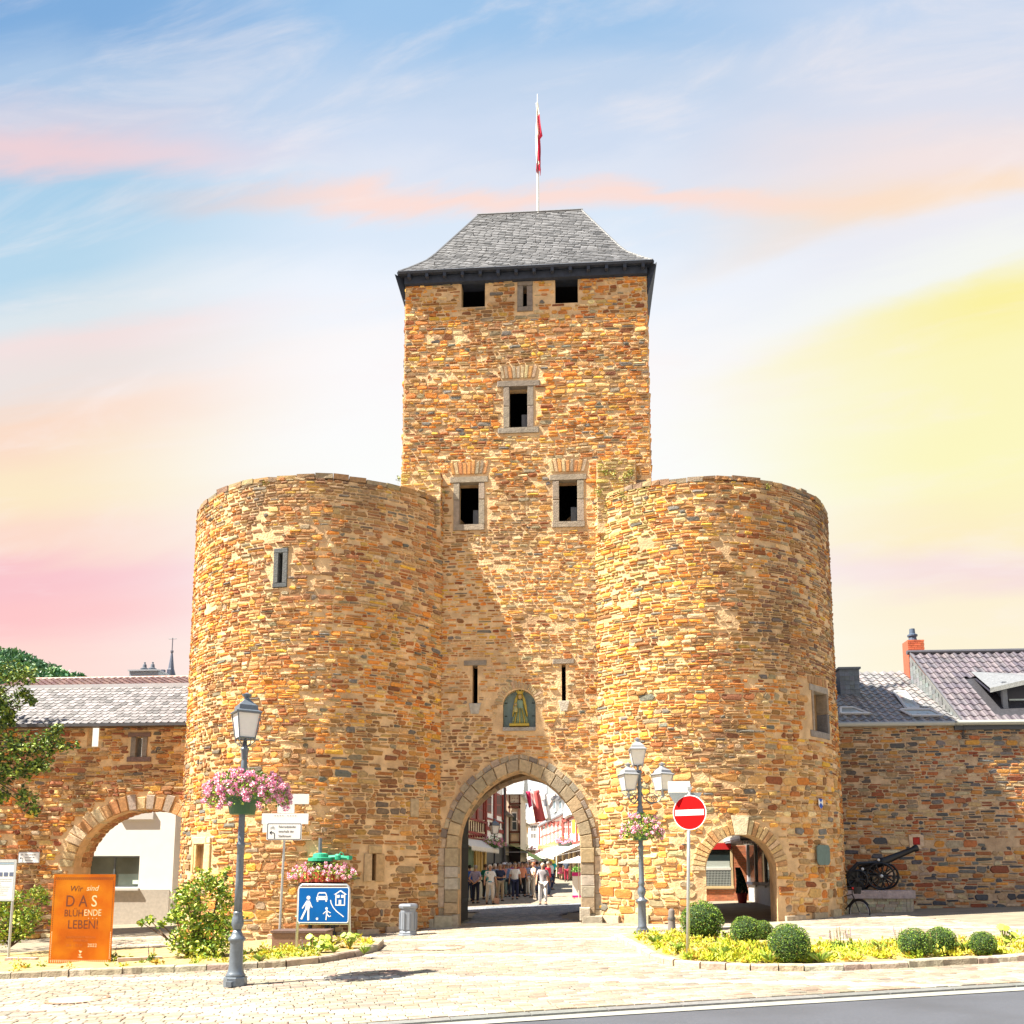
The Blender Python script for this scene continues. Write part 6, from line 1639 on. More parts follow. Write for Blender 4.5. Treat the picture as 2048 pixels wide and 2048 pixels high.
# ================================================================== street lamps and flower baskets
M_METAL_GLARE = mat('lamp grey with sun glare', (.34,.36,.40), .35, .2, var=.08, scale=20)  # lantern iron of the triple lamp, lightened to carry painted sun glare
def lantern(root, c, wt, wb, h, rot, rscale=1.0):
    M_METAL = M_METAL_GLARE if root is lamp2 else MATS['grey painted iron']
    T = Matrix.Translation(c)@Matrix.Rotation(rot, 4, 'Z'); q = lambda x, y, z: T@Vector((x, y, z))
    cor = [(-1,-1),(1,-1),(1,1),(-1,1)]
    b = MB()
    for k in range(4):
        (ax, ay), (bx_, by_) = cor[k], cor[(k+1) % 4]
        b.tube([q(ax*wb/2, ay*wb/2, 0), q(ax*wt/2, ay*wt/2, h)], .013, 4)
        b.tube([q(ax*wb/2, ay*wb/2, 0), q(bx_*wb/2, by_*wb/2, 0)], .014, 4); b.tube([q(ax*wt/2, ay*wt/2, h), q(bx_*wt/2, by_*wt/2, h)], .016, 4)
    f = b.build('lantern_frame', M_METAL, root)
    for k in range(4):
        (ax, ay), (bx_, by_) = cor[k], cor[(k+1) % 4]; s_ = .93
        MB().add([q(ax*wb/2*s_, ay*wb/2*s_, .01), q(bx_*wb/2*s_, by_*wb/2*s_, .01), q(bx_*wt/2*s_, by_*wt/2*s_, h-.01), q(ax*wt/2*s_, ay*wt/2*s_, h-.01)], [(0,1,2,3)]).build('lamp_glass', M_FROST, f)
    prof_ = [(wt*.80, 0), (wt*.80, .02), (wt*.60, .05), (wt*.56, h*.30), (wt*.50, h*.32), (wt*.20, h*.52), (wt*.13, h*.58)]
    b = MB(); b.lathe(prof_, 4, (0,0,h), T=T@Matrix.Rotation(pi/4, 4, 'Z')); 
    b.lathe([(wt*.12, h*.55), (wt*.10, h*.62), (wt*.20, h*.70), (wt*.22, h*.76), (wt*.10, h*.80), (wt*.02, h*.84)], 12, (0,0,h), T=T); b.build('lamp_roof', M_METAL, f)
    b = MB()
    for a in range(4):
        x, y = cor[a][0]*wb*.5, cor[a][1]*wb*.5
        b.tube([q(x, y, 0), q(x*.95, y*.95, -.06), q(x*.45, y*.45, -.13), q(x*.15, y*.15, -.16)], .010, 5)
    b.lathe([(.03,-.2),(.05,-.17),(.035,-.12),(.03,0)], 10, (0,0,0), T=T); b.build('lantern_bracket', M_METAL, f)
lamp2 = None
PINKS = [(.80,.30,.52),(.74,.20,.45),(.84,.48,.66),(.80,.12,.30),(.88,.66,.76),(.84,.42,.50),(.90,.74,.80)]
def blossom_mesh(seed, r0=.05):
    r_ = random.Random(seed); b = MB()
    for _ in range(34):
        d = Vector((r_.gauss(0,1), r_.gauss(0,1), r_.gauss(0,.9))); d.normalize(); leafquad(b, d*r0*r_.uniform(.5,1), r0*.75, r_, jit(r_.choice(PINKS), .15, r_))
    return b.mesh('blossom', M_PETAL)
BLOS = [blossom_mesh(i) for i in range(5)]
LEAFG = [(.14,.26,.02),(.24,.34,.03),(.09,.18,.02),(.34,.42,.05),(.18,.30,.04)]
def flower_mass(root, c, rx, rz, n_leaf, n_bl, seed, droop=.4, asym=0.0, leaf=.055, bs=1.0, ry=None):
    r_ = random.Random(seed); b = MB(); ry = ry or rx
    def pt(edge):
        a = r_.uniform(0, 2*pi); k = sqrt(r_.random()) if not edge else r_.uniform(.55, 1.05); t = r_.uniform(-.4, 1)
        h = rz*(1-k*k*.75)*t
        z = h-droop*max(0, k-.62)*2.2*r_.random()
        return Vector((c[0]+rx*k*cos(a)*(1+asym*(cos(a) > 0)), c[1]+ry*k*sin(a), c[2]+z))
    for _ in range(n_leaf): leafquad(b, pt(False), leaf*r_.uniform(.6,1.3), r_, jit(r_.choice(LEAFG), .3, r_))
    b.build('foliage', M_LEAF, root, kind='stuff')
    for i in range(n_bl):
        p = pt(True); p.z += .04; o = put('blossom', BLOS[i % 5], root); o.location = p; s_ = bs*r_.uniform(.7,1.25); o.scale = (s_,)*3; o.rotation_euler = (r_.random()*3,)*3
lamp2 = None
# front lamp
lb = gat(470, 1974); LY = lb.y
LX = at(505,1400,LY).x
lamp = empty('street_lamp', (lb.x, LY, lb.z), 'tall grey cast iron street lamp with a single square lantern, in the left foreground', 'street lamp')
m_ = mpp(lb)
def lz(py): return at(485, py, LY).z
lx = lb.x+.0
K = (lb.x, LY, 0)
prof_lo = [(23,1978),(23,1974),(21,1973)]
b = MB(); b.lathe([(r0*m_*1.05, lz(py)) for r0, py in ((25,1980),(25,1976),(22,1975),(22,1955),(21,1953))], 8, K, rot=pi/8); b.box((K[0]-.045, LY-.30, lz(1970)), (K[0]+.045, LY-.2, lz(1960)), (.05,.06,.07)); b.build('base', M_METAL, lamp)
b = MB(); b.lathe([(r0*m_, lz(py)) for r0, py in ((19,1953),(20,1950),(17,1946),(15,1940),(13.5,1930),(13,1886),(14,1883),(17,1880),(17,1876),(12,1872),(10,1866),(8,1860))], 20, K); b.build('pedestal', M_METAL, lamp, smooth=True)
b = MB(); b.lathe([(r0*m_, lz(py)) for r0, py in ((8,1860),(9,1857),(12,1850),(12.5,1843),(11,1835),(9,1829),(10,1826),(9,1823))], 20, K, flute=.14); b.build('leaf_bulb', M_METAL, lamp, smooth=True)
b = MB(); b.lathe([(r0*m_, lz(py)) for r0, py in ((8.5,1823),(8,1760),(7.2,1696),(8.5,1694),(9,1690),(8.5,1686),(7,1684),(6.6,1634),(6.3,1545),(8,1543),(7.4,1538),(6,1522),(5.6,1520),(6.5,1518),(7.6,1502),(9,1500),(9,1497),(5,1494),(4,1482))], 20, K, flute=.10); b.build('post', M_METAL, lamp, smooth=True)
lantern(lamp, (K[0], LY, lz(1477)), 60*m_*.78, 44*m_*.74, lz(1427)-lz(1477), radians(36))
pb = empty('flower_basket', (K[0], LY, lz(1628)), 'green planter bowl overflowing with pink geraniums on the foreground lamp post', 'flower basket')
b = MB(); b.lathe([(25*m_, lz(1629)), (29*m_, lz(1610)), (31*m_, lz(1609)), (33*m_, lz(1598)), (37*m_, lz(1597)), (43*m_, lz(1586)), (45*m_, lz(1582)), (42*m_, lz(1582))], 20, K, (.05,.14,.06)); b.build('bowl', mat('green planter plastic', (.045,.13,.06), .45, var=.06), pb)
MB().box((K[0]-.09, LY-.30, lz(1597)), (K[0]-.0, LY-.285, lz(1592)), (.6,.6,.4)).build('bowl_label', M_PAINT, pb)
flower_mass(pb, (K[0]+.04, LY, lz(1578)), 80*m_, .36, 3000, 330, 107, droop=.42, asym=.12, leaf=.055, bs=1.1)
# three-armed lamp
l2 = gat(1287, 1866); l2y = l2.y; m2 = mpp(l2)
lamp2 = empty('street_lamp', l2, 'ornate street lamp with three white lanterns on scrolled arms against the right tower', 'street lamp')
z2 = lambda py: at(1282, py, l2y).z
K2 = (at(1285,1868,l2y).x, l2y, 0)
b = MB(); b.lathe([(r0*m2, z2(py)) for r0, py in ((15,1871),(15,1868),(13,1867),(13,1858),(12,1857))], 8, K2, rot=pi/8); b.build('base', M_METAL, lamp2)
b = MB(); b.lathe([(r0*m2, z2(py)) for r0, py in ((11,1857),(8.5,1852),(8,1806),(12,1803),(12,1800),(7,1797),(5,1793),(8.5,1786),(8,1778),(5,1773),(6,1770),(7,1766),(5.5,1762),(5,1700),(6,1698),(6,1694),(4.6,1690),(4.4,1630),(8,1628),(8,1625),(5,1618),(6,1614),(4,1610),(4.5,1580),(6,1575),(4,1570),(3.5,1548),(6,1545),(6,1543),(3,1540))], 16, K2, flute=.08); b.build('post', M_METAL, lamp2, smooth=True)
lantern(lamp2, (K2[0]-.04, l2y, z2(1530)), .40, .25, z2(1500)-z2(1530), radians(2))
for px_, ro in ((1257, 20), (1325, 35)):
    cx_ = at(px_, 1580, l2y-.1).x; sgn = -1 if px_ < 1283 else 1
    lantern(lamp2, (cx_, l2y-.1, z2(1581)), .40, .26, z2(1551)-z2(1581), radians(ro))
    b = MB(); x0 = K2[0]; zb = z2(1605); w_ = abs(cx_-x0)
    b.tube([(x0, l2y, z2(1575)), (x0+sgn*w_*.18, l2y-.02, z2(1598)), (x0+sgn*w_*.5, l2y-.05, z2(1608)), (x0+sgn*w_*.85, l2y-.08, z2(1603)), (cx_, l2y-.1, z2(1592)), (cx_, l2y-.1, z2(1583))], .018, 6)
    for cc_, r0, tt in ((.48, .17, 2.2), (.62, .10, -2.0)):
        b.tube([(x0+sgn*(w_*cc_)+sgn*r0*(1-i/22)*cos(i*.5*tt/2), l2y-.05, z2(1598)+r0*(1-i/22)*sin(i*.5)) for i in range(20)], .011, 5)
    b.tube([(x0, l2y, z2(1568)), (x0+sgn*.12, l2y, z2(1562)), (x0+sgn*.2, l2y, z2(1570)), (x0+sgn*.14, l2y, z2(1577)), (x0+sgn*.05, l2y, z2(1572))], .012, 5)
    b.build('scroll_arm', M_METAL, lamp2)
fb2 = empty('flower_basket', (K2[0], l2y, z2(1682)), 'small green planter with pale pink geraniums on the three lantern lamp', 'flower basket')
b = MB(); b.lathe([(13*m2, z2(1681)), (15*m2, z2(1672)), (18*m2, z2(1660)), (16*m2, z2(1660))], 16, K2); b.build('bowl', MATS['green planter plastic'], fb2)
flower_mass(fb2, (K2[0]+.05, l2y, z2(1661)), 43*m2, .50, 1500, 90, 102, droop=.3, leaf=.065, bs=1.1)
# lamp in the street
sl_y = 19.0; q = at(989, 1668, sl_y)
lamp3 = empty('street_lamp', (q.x, sl_y, G(q.x, sl_y)), 'lamp with hanging geraniums seen through the archway above the crowd', 'street lamp')
MB().lathe([(.11,0),(.07,.5),(.05,1.2),(.045,q.z-G(q.x,sl_y)-.1)], 12, (q.x, sl_y, G(q.x,sl_y))).build('post', M_BLACK, lamp3, smooth=True)
lantern(lamp3, (q.x, sl_y, q.z), .42, .27, at(989,1651,sl_y).z-q.z, radians(25))
fb3 = empty('flower_basket', (q.x, sl_y, at(989,1690,sl_y).z), 'dense deep pink geranium basket on the lamp inside the archway', 'flower basket')
MB().lathe([(.2,-.1),(.34,.12)], 12, (q.x, sl_y, at(989,1692,sl_y).z)).build('bowl', MATS['green planter plastic'], fb3)
flower_mass(fb3, (q.x-.1, sl_y, at(989,1686,sl_y).z), 26*mpp(q), .42, 900, 90, 103, droop=.35, leaf=.06, bs=1.15)
fb4p = at(1142, 1681, 50)
fb4 = empty('window_box', fb4p, 'window box of pink geraniums on the red windowed house at the right of the street', 'window box')
MB().box((fb4p.x-1.1, 49.8, fb4p.z-.5), (fb4p.x+.8, 50.1, fb4p.z-.1), (.1,.12,.1)).build('box', M_PAINT, fb4)
flower_mass(fb4, (fb4p.x-.1, 49.9, fb4p.z), 1.2, .5, 300, 70, 104, droop=.3, leaf=.1, ry=.3, bs=2.2)
fb5p = at(1050, 1697, 34)
fb5 = empty('window_box', fb5p, 'pale pink flowers above the green awning at the far left of the street', 'window box')
MB().box((fb5p.x-.9, 34, fb5p.z-.3), (fb5p.x+.7, 34.2, fb5p.z-.1), (.3,.2,.15)).build('box', M_PAINT, fb5)
flower_mass(fb5, (fb5p.x-.1, 34, fb5p.z), .9, .25, 200, 40, 105, droop=.2, leaf=.08, ry=.2, bs=1.4)

# ================================================================== signs
M_TXT = mat('black lettering', (.02,.02,.03), .6, var=.02)
M_WHT = mat('white sign face', (.80,.81,.83), .5, var=.02)
def plateT(c, rz, rx=0): return Matrix.Translation(c)@Matrix.Rotation(rz, 4, 'Z')@Matrix.Rotation(pi/2+rx, 4, 'X')
def rrect(w, h, r, n=5):
    P = []
    for cx_, cy_, a0 in ((w/2-r, h/2-r, 0), (-w/2+r, h/2-r, pi/2), (-w/2+r, -h/2+r, pi), (w/2-r, -h/2+r, 3*pi/2)):
        for i in range(n+1): a = a0+pi/2*i/n; P.append((cx_+r*cos(a), cy_+r*sin(a)))
    return P
def flat(b, P, z0, z1, T, col):
    n = len(P); b.add([T@Vector((x, y, z0)) for x, y in P]+[T@Vector((x, y, z1)) for x, y in P], [tuple(range(n))[::-1], tuple(range(n, 2*n))]+[(k, (k+1) % n, (k+1) % n+n, k+n) for k in range(n)], col); return b
# direction sign post with the bicycle stand plate
pc = gat(557, 1902); py_ = pc.y
sp1 = empty('sign_post', pc, 'slim grey post carrying white direction plates and a bicycle stand sign, beside the foreground lamp', 'sign post')
zz = lambda y, px_=560: at(px_, y, py_).z
ptop = at(574, 1585, py_)
b = MB().tube([(pc.x, py_, pc.z-.1), (ptop.x*.5+pc.x*.5, py_, (pc.z+ptop.z)/2), (ptop.x, py_, ptop.z)], .030, 10); b.build('post', M_GALV, sp1)
def plate(root, px0, py0, px1, py1, y, rz, label=None, thick=.006, mtl=None, name='sign_plate'):
    a = at(px0, py0, y); c_ = at(px1, py1, y); w, h = abs(c_.x-a.x)/cos(rz), abs(a.z-c_.z); T = plateT(((a.x+c_.x)/2, y, (a.z+c_.z)/2), rz)
    me = flat(MB(), rrect(w, h, min(w,h)*.06), 0, thick, T, (.8,.8,.82)).mesh(name, mtl or M_WHT); return put(name, me, root, label), T, w, h
plate(sp1, 577, 1588, 617, 1608, py_-.03, .15)
plate(sp1, 556, 1608, 588, 1626, py_-.035, .15)
pl, T, w, h = plate(sp1, 526, 1627, 615, 1648, py_-.05, .12)
for k in range(9): 
    if k != 4: MB().box((0,0,0),(.030,.008,.003), T=T@Matrix.Translation((-.26+k*.062, .07, .006))).build('lettering', M_TXT, pl)
plate(sp1, 526, 1648, 550, 1665, py_-.045, .12)
pl, T, w, h = plate(sp1, 535, 1646, 602, 1680, py_-.075, .10)
me = MB()
for sgn, (W_, H_, r0) in enumerate(((w*.96, h*.93, .03), (w*.92, h*.86, .024))):
    pass
O_ = rrect(w*.97, h*.94, .03); I_ = rrect(w*.93, h*.87, .024); n = len(O_)
me.add([T@Vector((x, y, .0075)) for x, y in O_]+[T@Vector((x, y, .0075)) for x, y in I_], [(k, (k+1) % n, (k+1) % n+n, k+n) for k in range(n)], (.02,.03,.06)); me.build('border', M_PAINT, pl)
for t_, yy in (('Fahrradständer', .27), ('innerhalb der', 0), ('Stadtmauer', -.27)): text_mesh('lettering', t_, h*.20, M_TXT, T@Matrix.Translation((-w*.16, yy*h, .008)), pl, align='LEFT', ext=.0006, font_x=.82)
def arrow_turn(root, T, s):
    b = MB(); P = [(.3,-.5),(.3,.05)]; 
    for i in range(7): a = i/6*pi/2; P.append((.05+.25*cos(a), .05+.25*sin(a)))
    P.append((-.35,.3))
    for (x0,y0),(x1,y1) in zip(P[:-1], P[1:]):
        d = Vector((x1-x0, y1-y0)).normalized(); nn_ = Vector((-d.y, d.x))*.06; e = d*.02
        b.add([T@Vector((s*(x0-e.x+nn_.x), s*(y0-e.y+nn_.y), .008)), T@Vector((s*(x0-e.x-nn_.x), s*(y0-e.y-nn_.y), .008)), T@Vector((s*(x1+e.x-nn_.x), s*(y1+e.y-nn_.y), .008)), T@Vector((s*(x1+e.x+nn_.x), s*(y1+e.y+nn_.y), .008))], [(0,1,2,3)], (.02,.03,.05))
    for q_ in ((-.1,.52),(-.1,.08)):
        x0,y0 = -.38,.3; d = Vector((q_[0]-x0, q_[1]-y0)).normalized(); nn_ = Vector((-d.y, d.x))*.06
        b.add([T@Vector((s*(x0+nn_.x), s*(y0+nn_.y), .0085)), T@Vector((s*(x0-nn_.x), s*(y0-nn_.y), .0085)), T@Vector((s*(q_[0]-nn_.x), s*(q_[1]-nn_.y), .0085)), T@Vector((s*(q_[0]+nn_.x), s*(q_[1]+nn_.y), .0085))], [(0,1,2,3)], (.02,.03,.05))
    b.build('turn_arrow', M_PAINT, root)
def bike_icon(root, T, s):
    b = MB()
    for cx_ in (-.5, .5):
        for k in range(14):
            a, c_ = 2*pi*k/14, 2*pi*(k+1)/14
            b.add([T@Vector((s*(cx_+r0*cos(t)), s*(r0*sin(t)), .008)) for r0, t in ((.36,a),(.28,a),(.28,c_),(.36,c_))], [(0,1,2,3)], (.05,.05,.07))
    for p0, p1 in (((-.5,0),(-.2,.6)),((-.2,.6),(.3,.6)),((.3,.6),(.5,0)),((-.5,0),(.05,0)),((.05,0),(.3,.6)),((.05,0),(-.2,.6)),((.3,.6),(.3,.8))):
        d = Vector((p1[0]-p0[0], p1[1]-p0[1])).normalized(); nn_ = Vector((-d.y, d.x))*.035
        b.add([T@Vector((s*(x+sg*nn_.x), s*(y+sg*nn_.y), .0082)) for (x, y), sg in ((p0,1),(p0,-1),(p1,-1),(p1,1))], [(0,1,2,3)], (.05,.05,.07))
    b.build('bicycle_symbol', M_PAINT, root)
arrow_turn(pl, T@Matrix.Translation((-w*.33, -h*.2, 0)), h*.42); bike_icon(pl, T@Matrix.Translation((-w*.33, h*.18, 0)), h*.17)
# the same sign on the left wall
ws = empty('wall_sign', at(55,1715,LWY-.08), 'small white bicycle stand sign with turn arrow fixed to the left town wall', 'sign')
pl, T, w, h = plate(ws, 38, 1704, 79, 1726, LWY-.10, .0, thick=.02)
b = MB(); O_ = rrect(w*1.0, h*1.0, .03); I_ = rrect(w*.94, h*.88, .03); n = len(O_)
b.add([T@Vector((x, y, .0215)) for x, y in O_]+[T@Vector((x, y, .0215)) for x, y in I_], [(k, (k+1) % n, (k+1) % n+n, k+n) for k in range(n)], (.30,.32,.36)); b.build('border', M_PAINT, pl)
for t_, yy in (('Fahrradständer', .25), ('innerhalb der', 0), ('Stadtmauer', -.25)): text_mesh('lettering', t_, h*.20, M_TXT, T@Matrix.Translation((-w*.18, yy*h, .021)), pl, align='LEFT', ext=.0006, font_x=.85)
arrow_turn(pl, T@Matrix.Translation((-w*.34, -h*.18, .014)), h*.40); bike_icon(pl, T@Matrix.Translation((-w*.34, h*.22, .014)), h*.15)
# residential zone sign
bl = gat(592, 1908); br = gat(699, 1913); by = (bl.y+br.y)/2
BXL, BXR = at(592,1908,by).x, at(700,1913,by).x
bs_ = empty('residential_zone_sign', ((BXL+BXR)/2, by, G(BXL,by)), 'blue residential street sign with walking figure, car, ball player and house in a steel hoop frame', 'road sign')
bs_['label'] = 'blue residential zone sign with walker, car, child and house in a steel hoop frame'
zt = at(645, 1770, by).z; tl = at(600,1770,by).x; tr_ = at(698,1768,by).x; zg = G(BXL, by)-.1; r0 = .08
P = [(BXL,by,zg),(tl-.02,by,zt-.12),(tl+.0,by,zt-.05),(tl+.05,by,zt),(tr_-.05,by,zt),(tr_-.0,by,zt-.05),(tr_+.01,by,zt-.12),(BXR,by,zg)]
MB().tube(P, .030, 10).build('hoop_frame', M_GALV, bs_, smooth=True)
MB().tube([(tl-.01,by,at(0,1845,by).z),(tr_+.01,by,at(0,1845,by).z)], .022, 8).build('crossbar', M_GALV, bs_)
a = at(597,1774,by-.035); c_ = at(697,1846,by-.035)
M_BLUE = mat('blue reflective sheet', (.0,.10,.38), .6, var=.08, scale=3, spec=.15)
w, h = c_.x-a.x, a.z-c_.z; T = plateT(((a.x+c_.x)/2, by-.035, (a.z+c_.z)/2), 0)
pn = put('sign_panel', flat(MB(), rrect(w, h, .05), 0, .008, T, (1,1,1)).mesh('sign_panel', M_BLUE), bs_)
b = MB(); O_ = rrect(w, h, .05); I_ = rrect(w-.036, h-.036, .036); n = len(O_)
b.add([T@Vector((x, y, .0095)) for x, y in O_]+[T@Vector((x, y, .0095)) for x, y in I_], [(k, (k+1) % n, (k+1) % n+n, k+n) for k in range(n)]); b.build('border', M_WHT, pn)
def sym(name, polys, parent=pn):
    b = MB()
    for i, P in enumerate(polys): b.add([T@Vector(((x-.5)*w, (.5-y)*h, .0095+.0003*i)) for x, y in P], [tuple(range(len(P)))[::1]], (1,1,1))
    me = b.mesh(name, M_WHT); return put(name, me, parent)
def disc(cx_, cy_, r0, n=14): return [(cx_+r0*cos(2*pi*k/n)*h/w, cy_+r0*sin(2*pi*k/n)) for k in range(n)]
def seg(x0, y0, x1, y1, t):
    dx, dy = (x1-x0)*w, (y1-y0)*h; l = sqrt(dx*dx+dy*dy); nx, ny = -dy/l*t/w, dx/l*t/h; return [(x0+nx,y0+ny),(x1+nx,y1+ny),(x1-nx,y1-ny),(x0-nx,y0-ny)]
sym('walking_figure', [disc(.205,.30,.055), [(.165,.38),(.235,.38),(.245,.50),(.24,.60),(.15,.60),(.155,.48)], seg(.17,.41,.09,.60,.014), seg(.235,.42,.265,.54,.013), seg(.26,.53,.29,.57,.012), seg(.17,.60,.075,.90,.021), seg(.21,.60,.215,.93,.021)])
sym('car', [[(.37,.27),(.39,.17),(.41,.145),(.53,.145),(.55,.17),(.575,.27),(.58,.36),(.36,.36),(.36,.29)], [(.37,.36),(.40,.36),(.40,.41),(.37,.41)], [(.54,.36),(.57,.36),(.57,.41),(.54,.41)]])
b = MB()
for P in ([(.405,.18),(.535,.18),(.55,.25),(.39,.25)], disc(.395,.30,.016), disc(.545,.30,.016)): b.add([T@Vector(((x-.5)*w, (.5-y)*h, .0115)) for x, y in P], [tuple(range(len(P)))])
b.build('car_detail', M_BLUE, pn)
sym('child_figure', [disc(.565,.60,.038), seg(.575,.64,.57,.76,.018), seg(.56,.67,.50,.75,.009), seg(.58,.67,.65,.72,.009), seg(.57,.76,.56,.92,.012), seg(.58,.76,.62,.83,.011), seg(.62,.83,.655,.80,.010)])
sym('ball', [disc(.385,.885,.035)])
sym('road_edge', [seg(.64,.36,.655,.47,.010), seg(.655,.46,.70,.58,.010), seg(.70,.575,.76,.67,.010), seg(.755,.665,.905,.83,.011)])
sym('house_symbol', [[(.70,.21),(.83,.085),(.855,.10),(.96,.21),(.925,.21),(.83,.125),(.735,.21)], seg(.745,.20,.745,.50,.012), seg(.915,.20,.915,.50,.012), seg(.735,.505,.925,.505,.012), [(.765,.22),(.815,.22),(.815,.30),(.765,.30)], [(.845,.22),(.895,.22),(.895,.30),(.845,.30)], [(.80,.36),(.85,.36),(.85,.50),(.80,.50)]])
# no-entry sign with give-way sign seen from behind
ne = gat(1375, 1917, .1); ny_ = ne.y
nes = empty('no_entry_sign', ne, 'round red and white no entry sign with a grey sign back above it', 'road sign')
nt_ = at(1378,1568,ny_)
MB().tube([(ne.x, ny_, ne.z-.15), (nt_.x, ny_, nt_.z)], .031, 12).build('post', M_GALV, nes, smooth=True)
c_ = at(1379,1625,ny_-.05); r0 = (at(1379,1590,ny_).z-at(1379,1660,ny_).z)/2
RZ = radians(-28); T = plateT(c_, RZ)
M_RED = mat('red reflective sheet', (.48,.0,.001), .6, var=.03, spec=.15)
put('sign_disc', flat(MB(), [(r0*cos(2*pi*k/48), r0*sin(2*pi*k/48)) for k in range(48)], -.01, .004, T, (1,1,1)).mesh('sign_disc', M_WHT), nes)
sdk = put('red_disc', flat(MB(), [(r0*.95*cos(2*pi*k/48), r0*.95*sin(2*pi*k/48)) for k in range(48)], .004, .006, T, (1,1,1)).mesh('red_disc', M_RED), nes)
put('white_bar', flat(MB(), [(-r0*.86,-r0*.165),(r0*.86,-r0*.165),(r0*.86,r0*.165),(-r0*.86,r0*.165)], .006, .008, T, (1,1,1)).mesh('white_bar', M_WHT), nes)
a, c2, d = at(1337,1584,ny_+.05), at(1406,1584,ny_+.05), at(1374,1640,ny_+.05)
M_BACK = mat('grey sign back', (.30,.34,.36), .5, .3, var=.04)
me = MB().prism([(a.x,a.z),(c2.x,c2.z),(d.x+.02,d.z),(d.x-.02,d.z)], ny_+.17, ny_+.18).mesh('triangle_back', M_BACK); fix_normals(me); put('triangle_back', me, nes)
a, c2 = at(1336,1563,ny_+.0), at(1380,1585,ny_+.0); MB().box((a.x, ny_-.03, c2.z), (c2.x, ny_+.02, a.z), (.85,.85,.85)).build('box_plate', M_PAINT, nes)
a = at(1382,1568,ny_); MB().box((nt_.x-.05, ny_+.02, at(0,1588,ny_).z), (nt_.x+.05, ny_+.169, at(0,1585,ny_).z)).build('clamp', M_GALV, nes)
MB().box((nt_.x-.04, ny_-.05, at(0,1588,ny_).z), (nt_.x+.05, ny_-.02, at(0,1583,ny_).z)).build('clamp', M_GALV, nes)
# heritage shield, plaque, red stone marker
hs = onr(RT, 1637, 1608)
hr = empty('heritage_shield', hs, 'small blue and white monument shield on the right tower', 'emblem')
def face_of(T_, p): a = atan2(p.x-T_[0], -(p.y-T_[1])); return a
T = Matrix.Translation(hs)@Matrix.Rotation(face_of(RT, hs), 4, 'Z')@Matrix.Translation((0,-.07,0))@Matrix.Rotation(pi/2, 4, 'X')
w, h = .22, .30
put('shield', flat(MB(), [(-w/2,h/2),(-w/2,-h*.2),(0,-h/2),(w/2,-h*.2),(w/2,h/2)], 0, .01, T, (1,1,1)).mesh('shield', M_WHT), hr)
mb = mat('shield blue', (.01,.08,.45), .5)
put('blue_field', flat(MB(), [(-w/2,h/2),(w/2,h/2),(0,h*.12)][::-1], .01, .012, T, (1,1,1)).mesh('blue_field', mb), hr); put('blue_field', flat(MB(), [(0,h*.12),(w/2,-h*.2),(0,-h/2),(-w/2,-h*.2)][::-1], .01, .012, T, (1,1,1)).mesh('blue_field', mb), hr)
pq = onr(RT, 1641, 1710)
T = Matrix.Translation(pq)@Matrix.Rotation(face_of(RT, pq), 4, 'Z')@Matrix.Translation((0,-.08,0))@Matrix.Rotation(pi/2, 4, 'X')
pr_ = empty('bronze_plaque', pq, 'rounded square green bronze plaque on the right tower', 'plaque')
s_ = 40*mpp(pq); put('plate', flat(MB(), rrect(s_*1.12, s_, .12), 0, .03, T, (.13,.19,.18)).mesh('plate', M_MATTE), pr_)
for sx_, sy_ in ((-1,-1),(1,-1),(1,1),(-1,1)): MB().lathe([(.012,0),(.012,.01)], 8, (0,0,0), (.2,.25,.22), T=T@Matrix.Translation((sx_*s_*.46, sy_*s_*.4, .03))).build('screw', M_PAINT, pr_)
# corten steel festival panel
cl_, cr = gat(94, 1937), gat(219, 1936); cy_ = (cl_.y+cr.y)/2
q0, q1, q2, q3 = at(94,1938,cy_), at(219,1937,cy_), at(233,1745,cy_), at(110,1749,cy_)
cp = empty('corten_panel', ((q0.x+q1.x)/2, cy_, q0.z), 'tall orange rusted steel panel with cut-out lettering standing in the left bed', 'panel')
M_CORT = mat('corten steel', (.40,.088,.002), .8, var=.12, scale=2.2, bump=.25, bscale=60, stain=(1.6, (.50,.17,.005), .42, .7), spec=.15)
T = plateT(((q0.x+q1.x+q2.x+q3.x)/4, cy_, (q0.z+q3.z)/2), 0)
cw = ((q1.x-q0.x)+(q2.x-q3.x))/2; chh = ((q3.z-q0.z)+(q2.z-q1.z))/2
put('panel', flat(MB(), [(-cw/2,-chh/2),(cw/2,-chh/2),(cw/2,chh/2),(-cw/2,chh/2)], -.008, 0, T, (1,1,1)).mesh('panel', M_CORT), cp)
M_CUT = mat('dark cut-out', (.12,.03,.008), .9, var=.1); M_CUTL = mat('light cut-out', (.66,.50,.30), .9, var=.1)
def tx(s, size, x, y, m=M_CUT, fx_=1.0, shear=0): text_mesh('lettering', s, size*cw, m, T@Matrix.Translation((x*cw, y*chh, .0012)), cp, ext=.0008, font_x=fx_, shear=shear)
tx('Wir', .125, -.13, .345, shear=.2); tx('sind', .12, .135, .35, M_CUTL, shear=.25)
tx('D A', .25, -.11, .21, fx_=.85); tx('S', .25, .18, .21, M_CUTL, .9)
tx('BLÜH', .15, -.14, .085, fx_=.85); tx('ENDE', .14, .165, .09, M_CUTL, .8); tx('LEBEN!', .19, .02, -.035, fx_=.85)
tx('· · ·', .12, .17, .03, M_CUTL)
for yy, s_ in ((-.165, 'LANDESGARTENSCHAU'), (-.20, 'AHRWEILER')): tx(s_, .05, .0, yy, mat('shallow cut-out', (.42,.11,.012), .9), .9)
tx('20.4. – 23.10.', .055, -.10, -.25, MATS['shallow cut-out'], .9); tx('2022', .075, .19, -.25, M_CUTL)
b = MB()
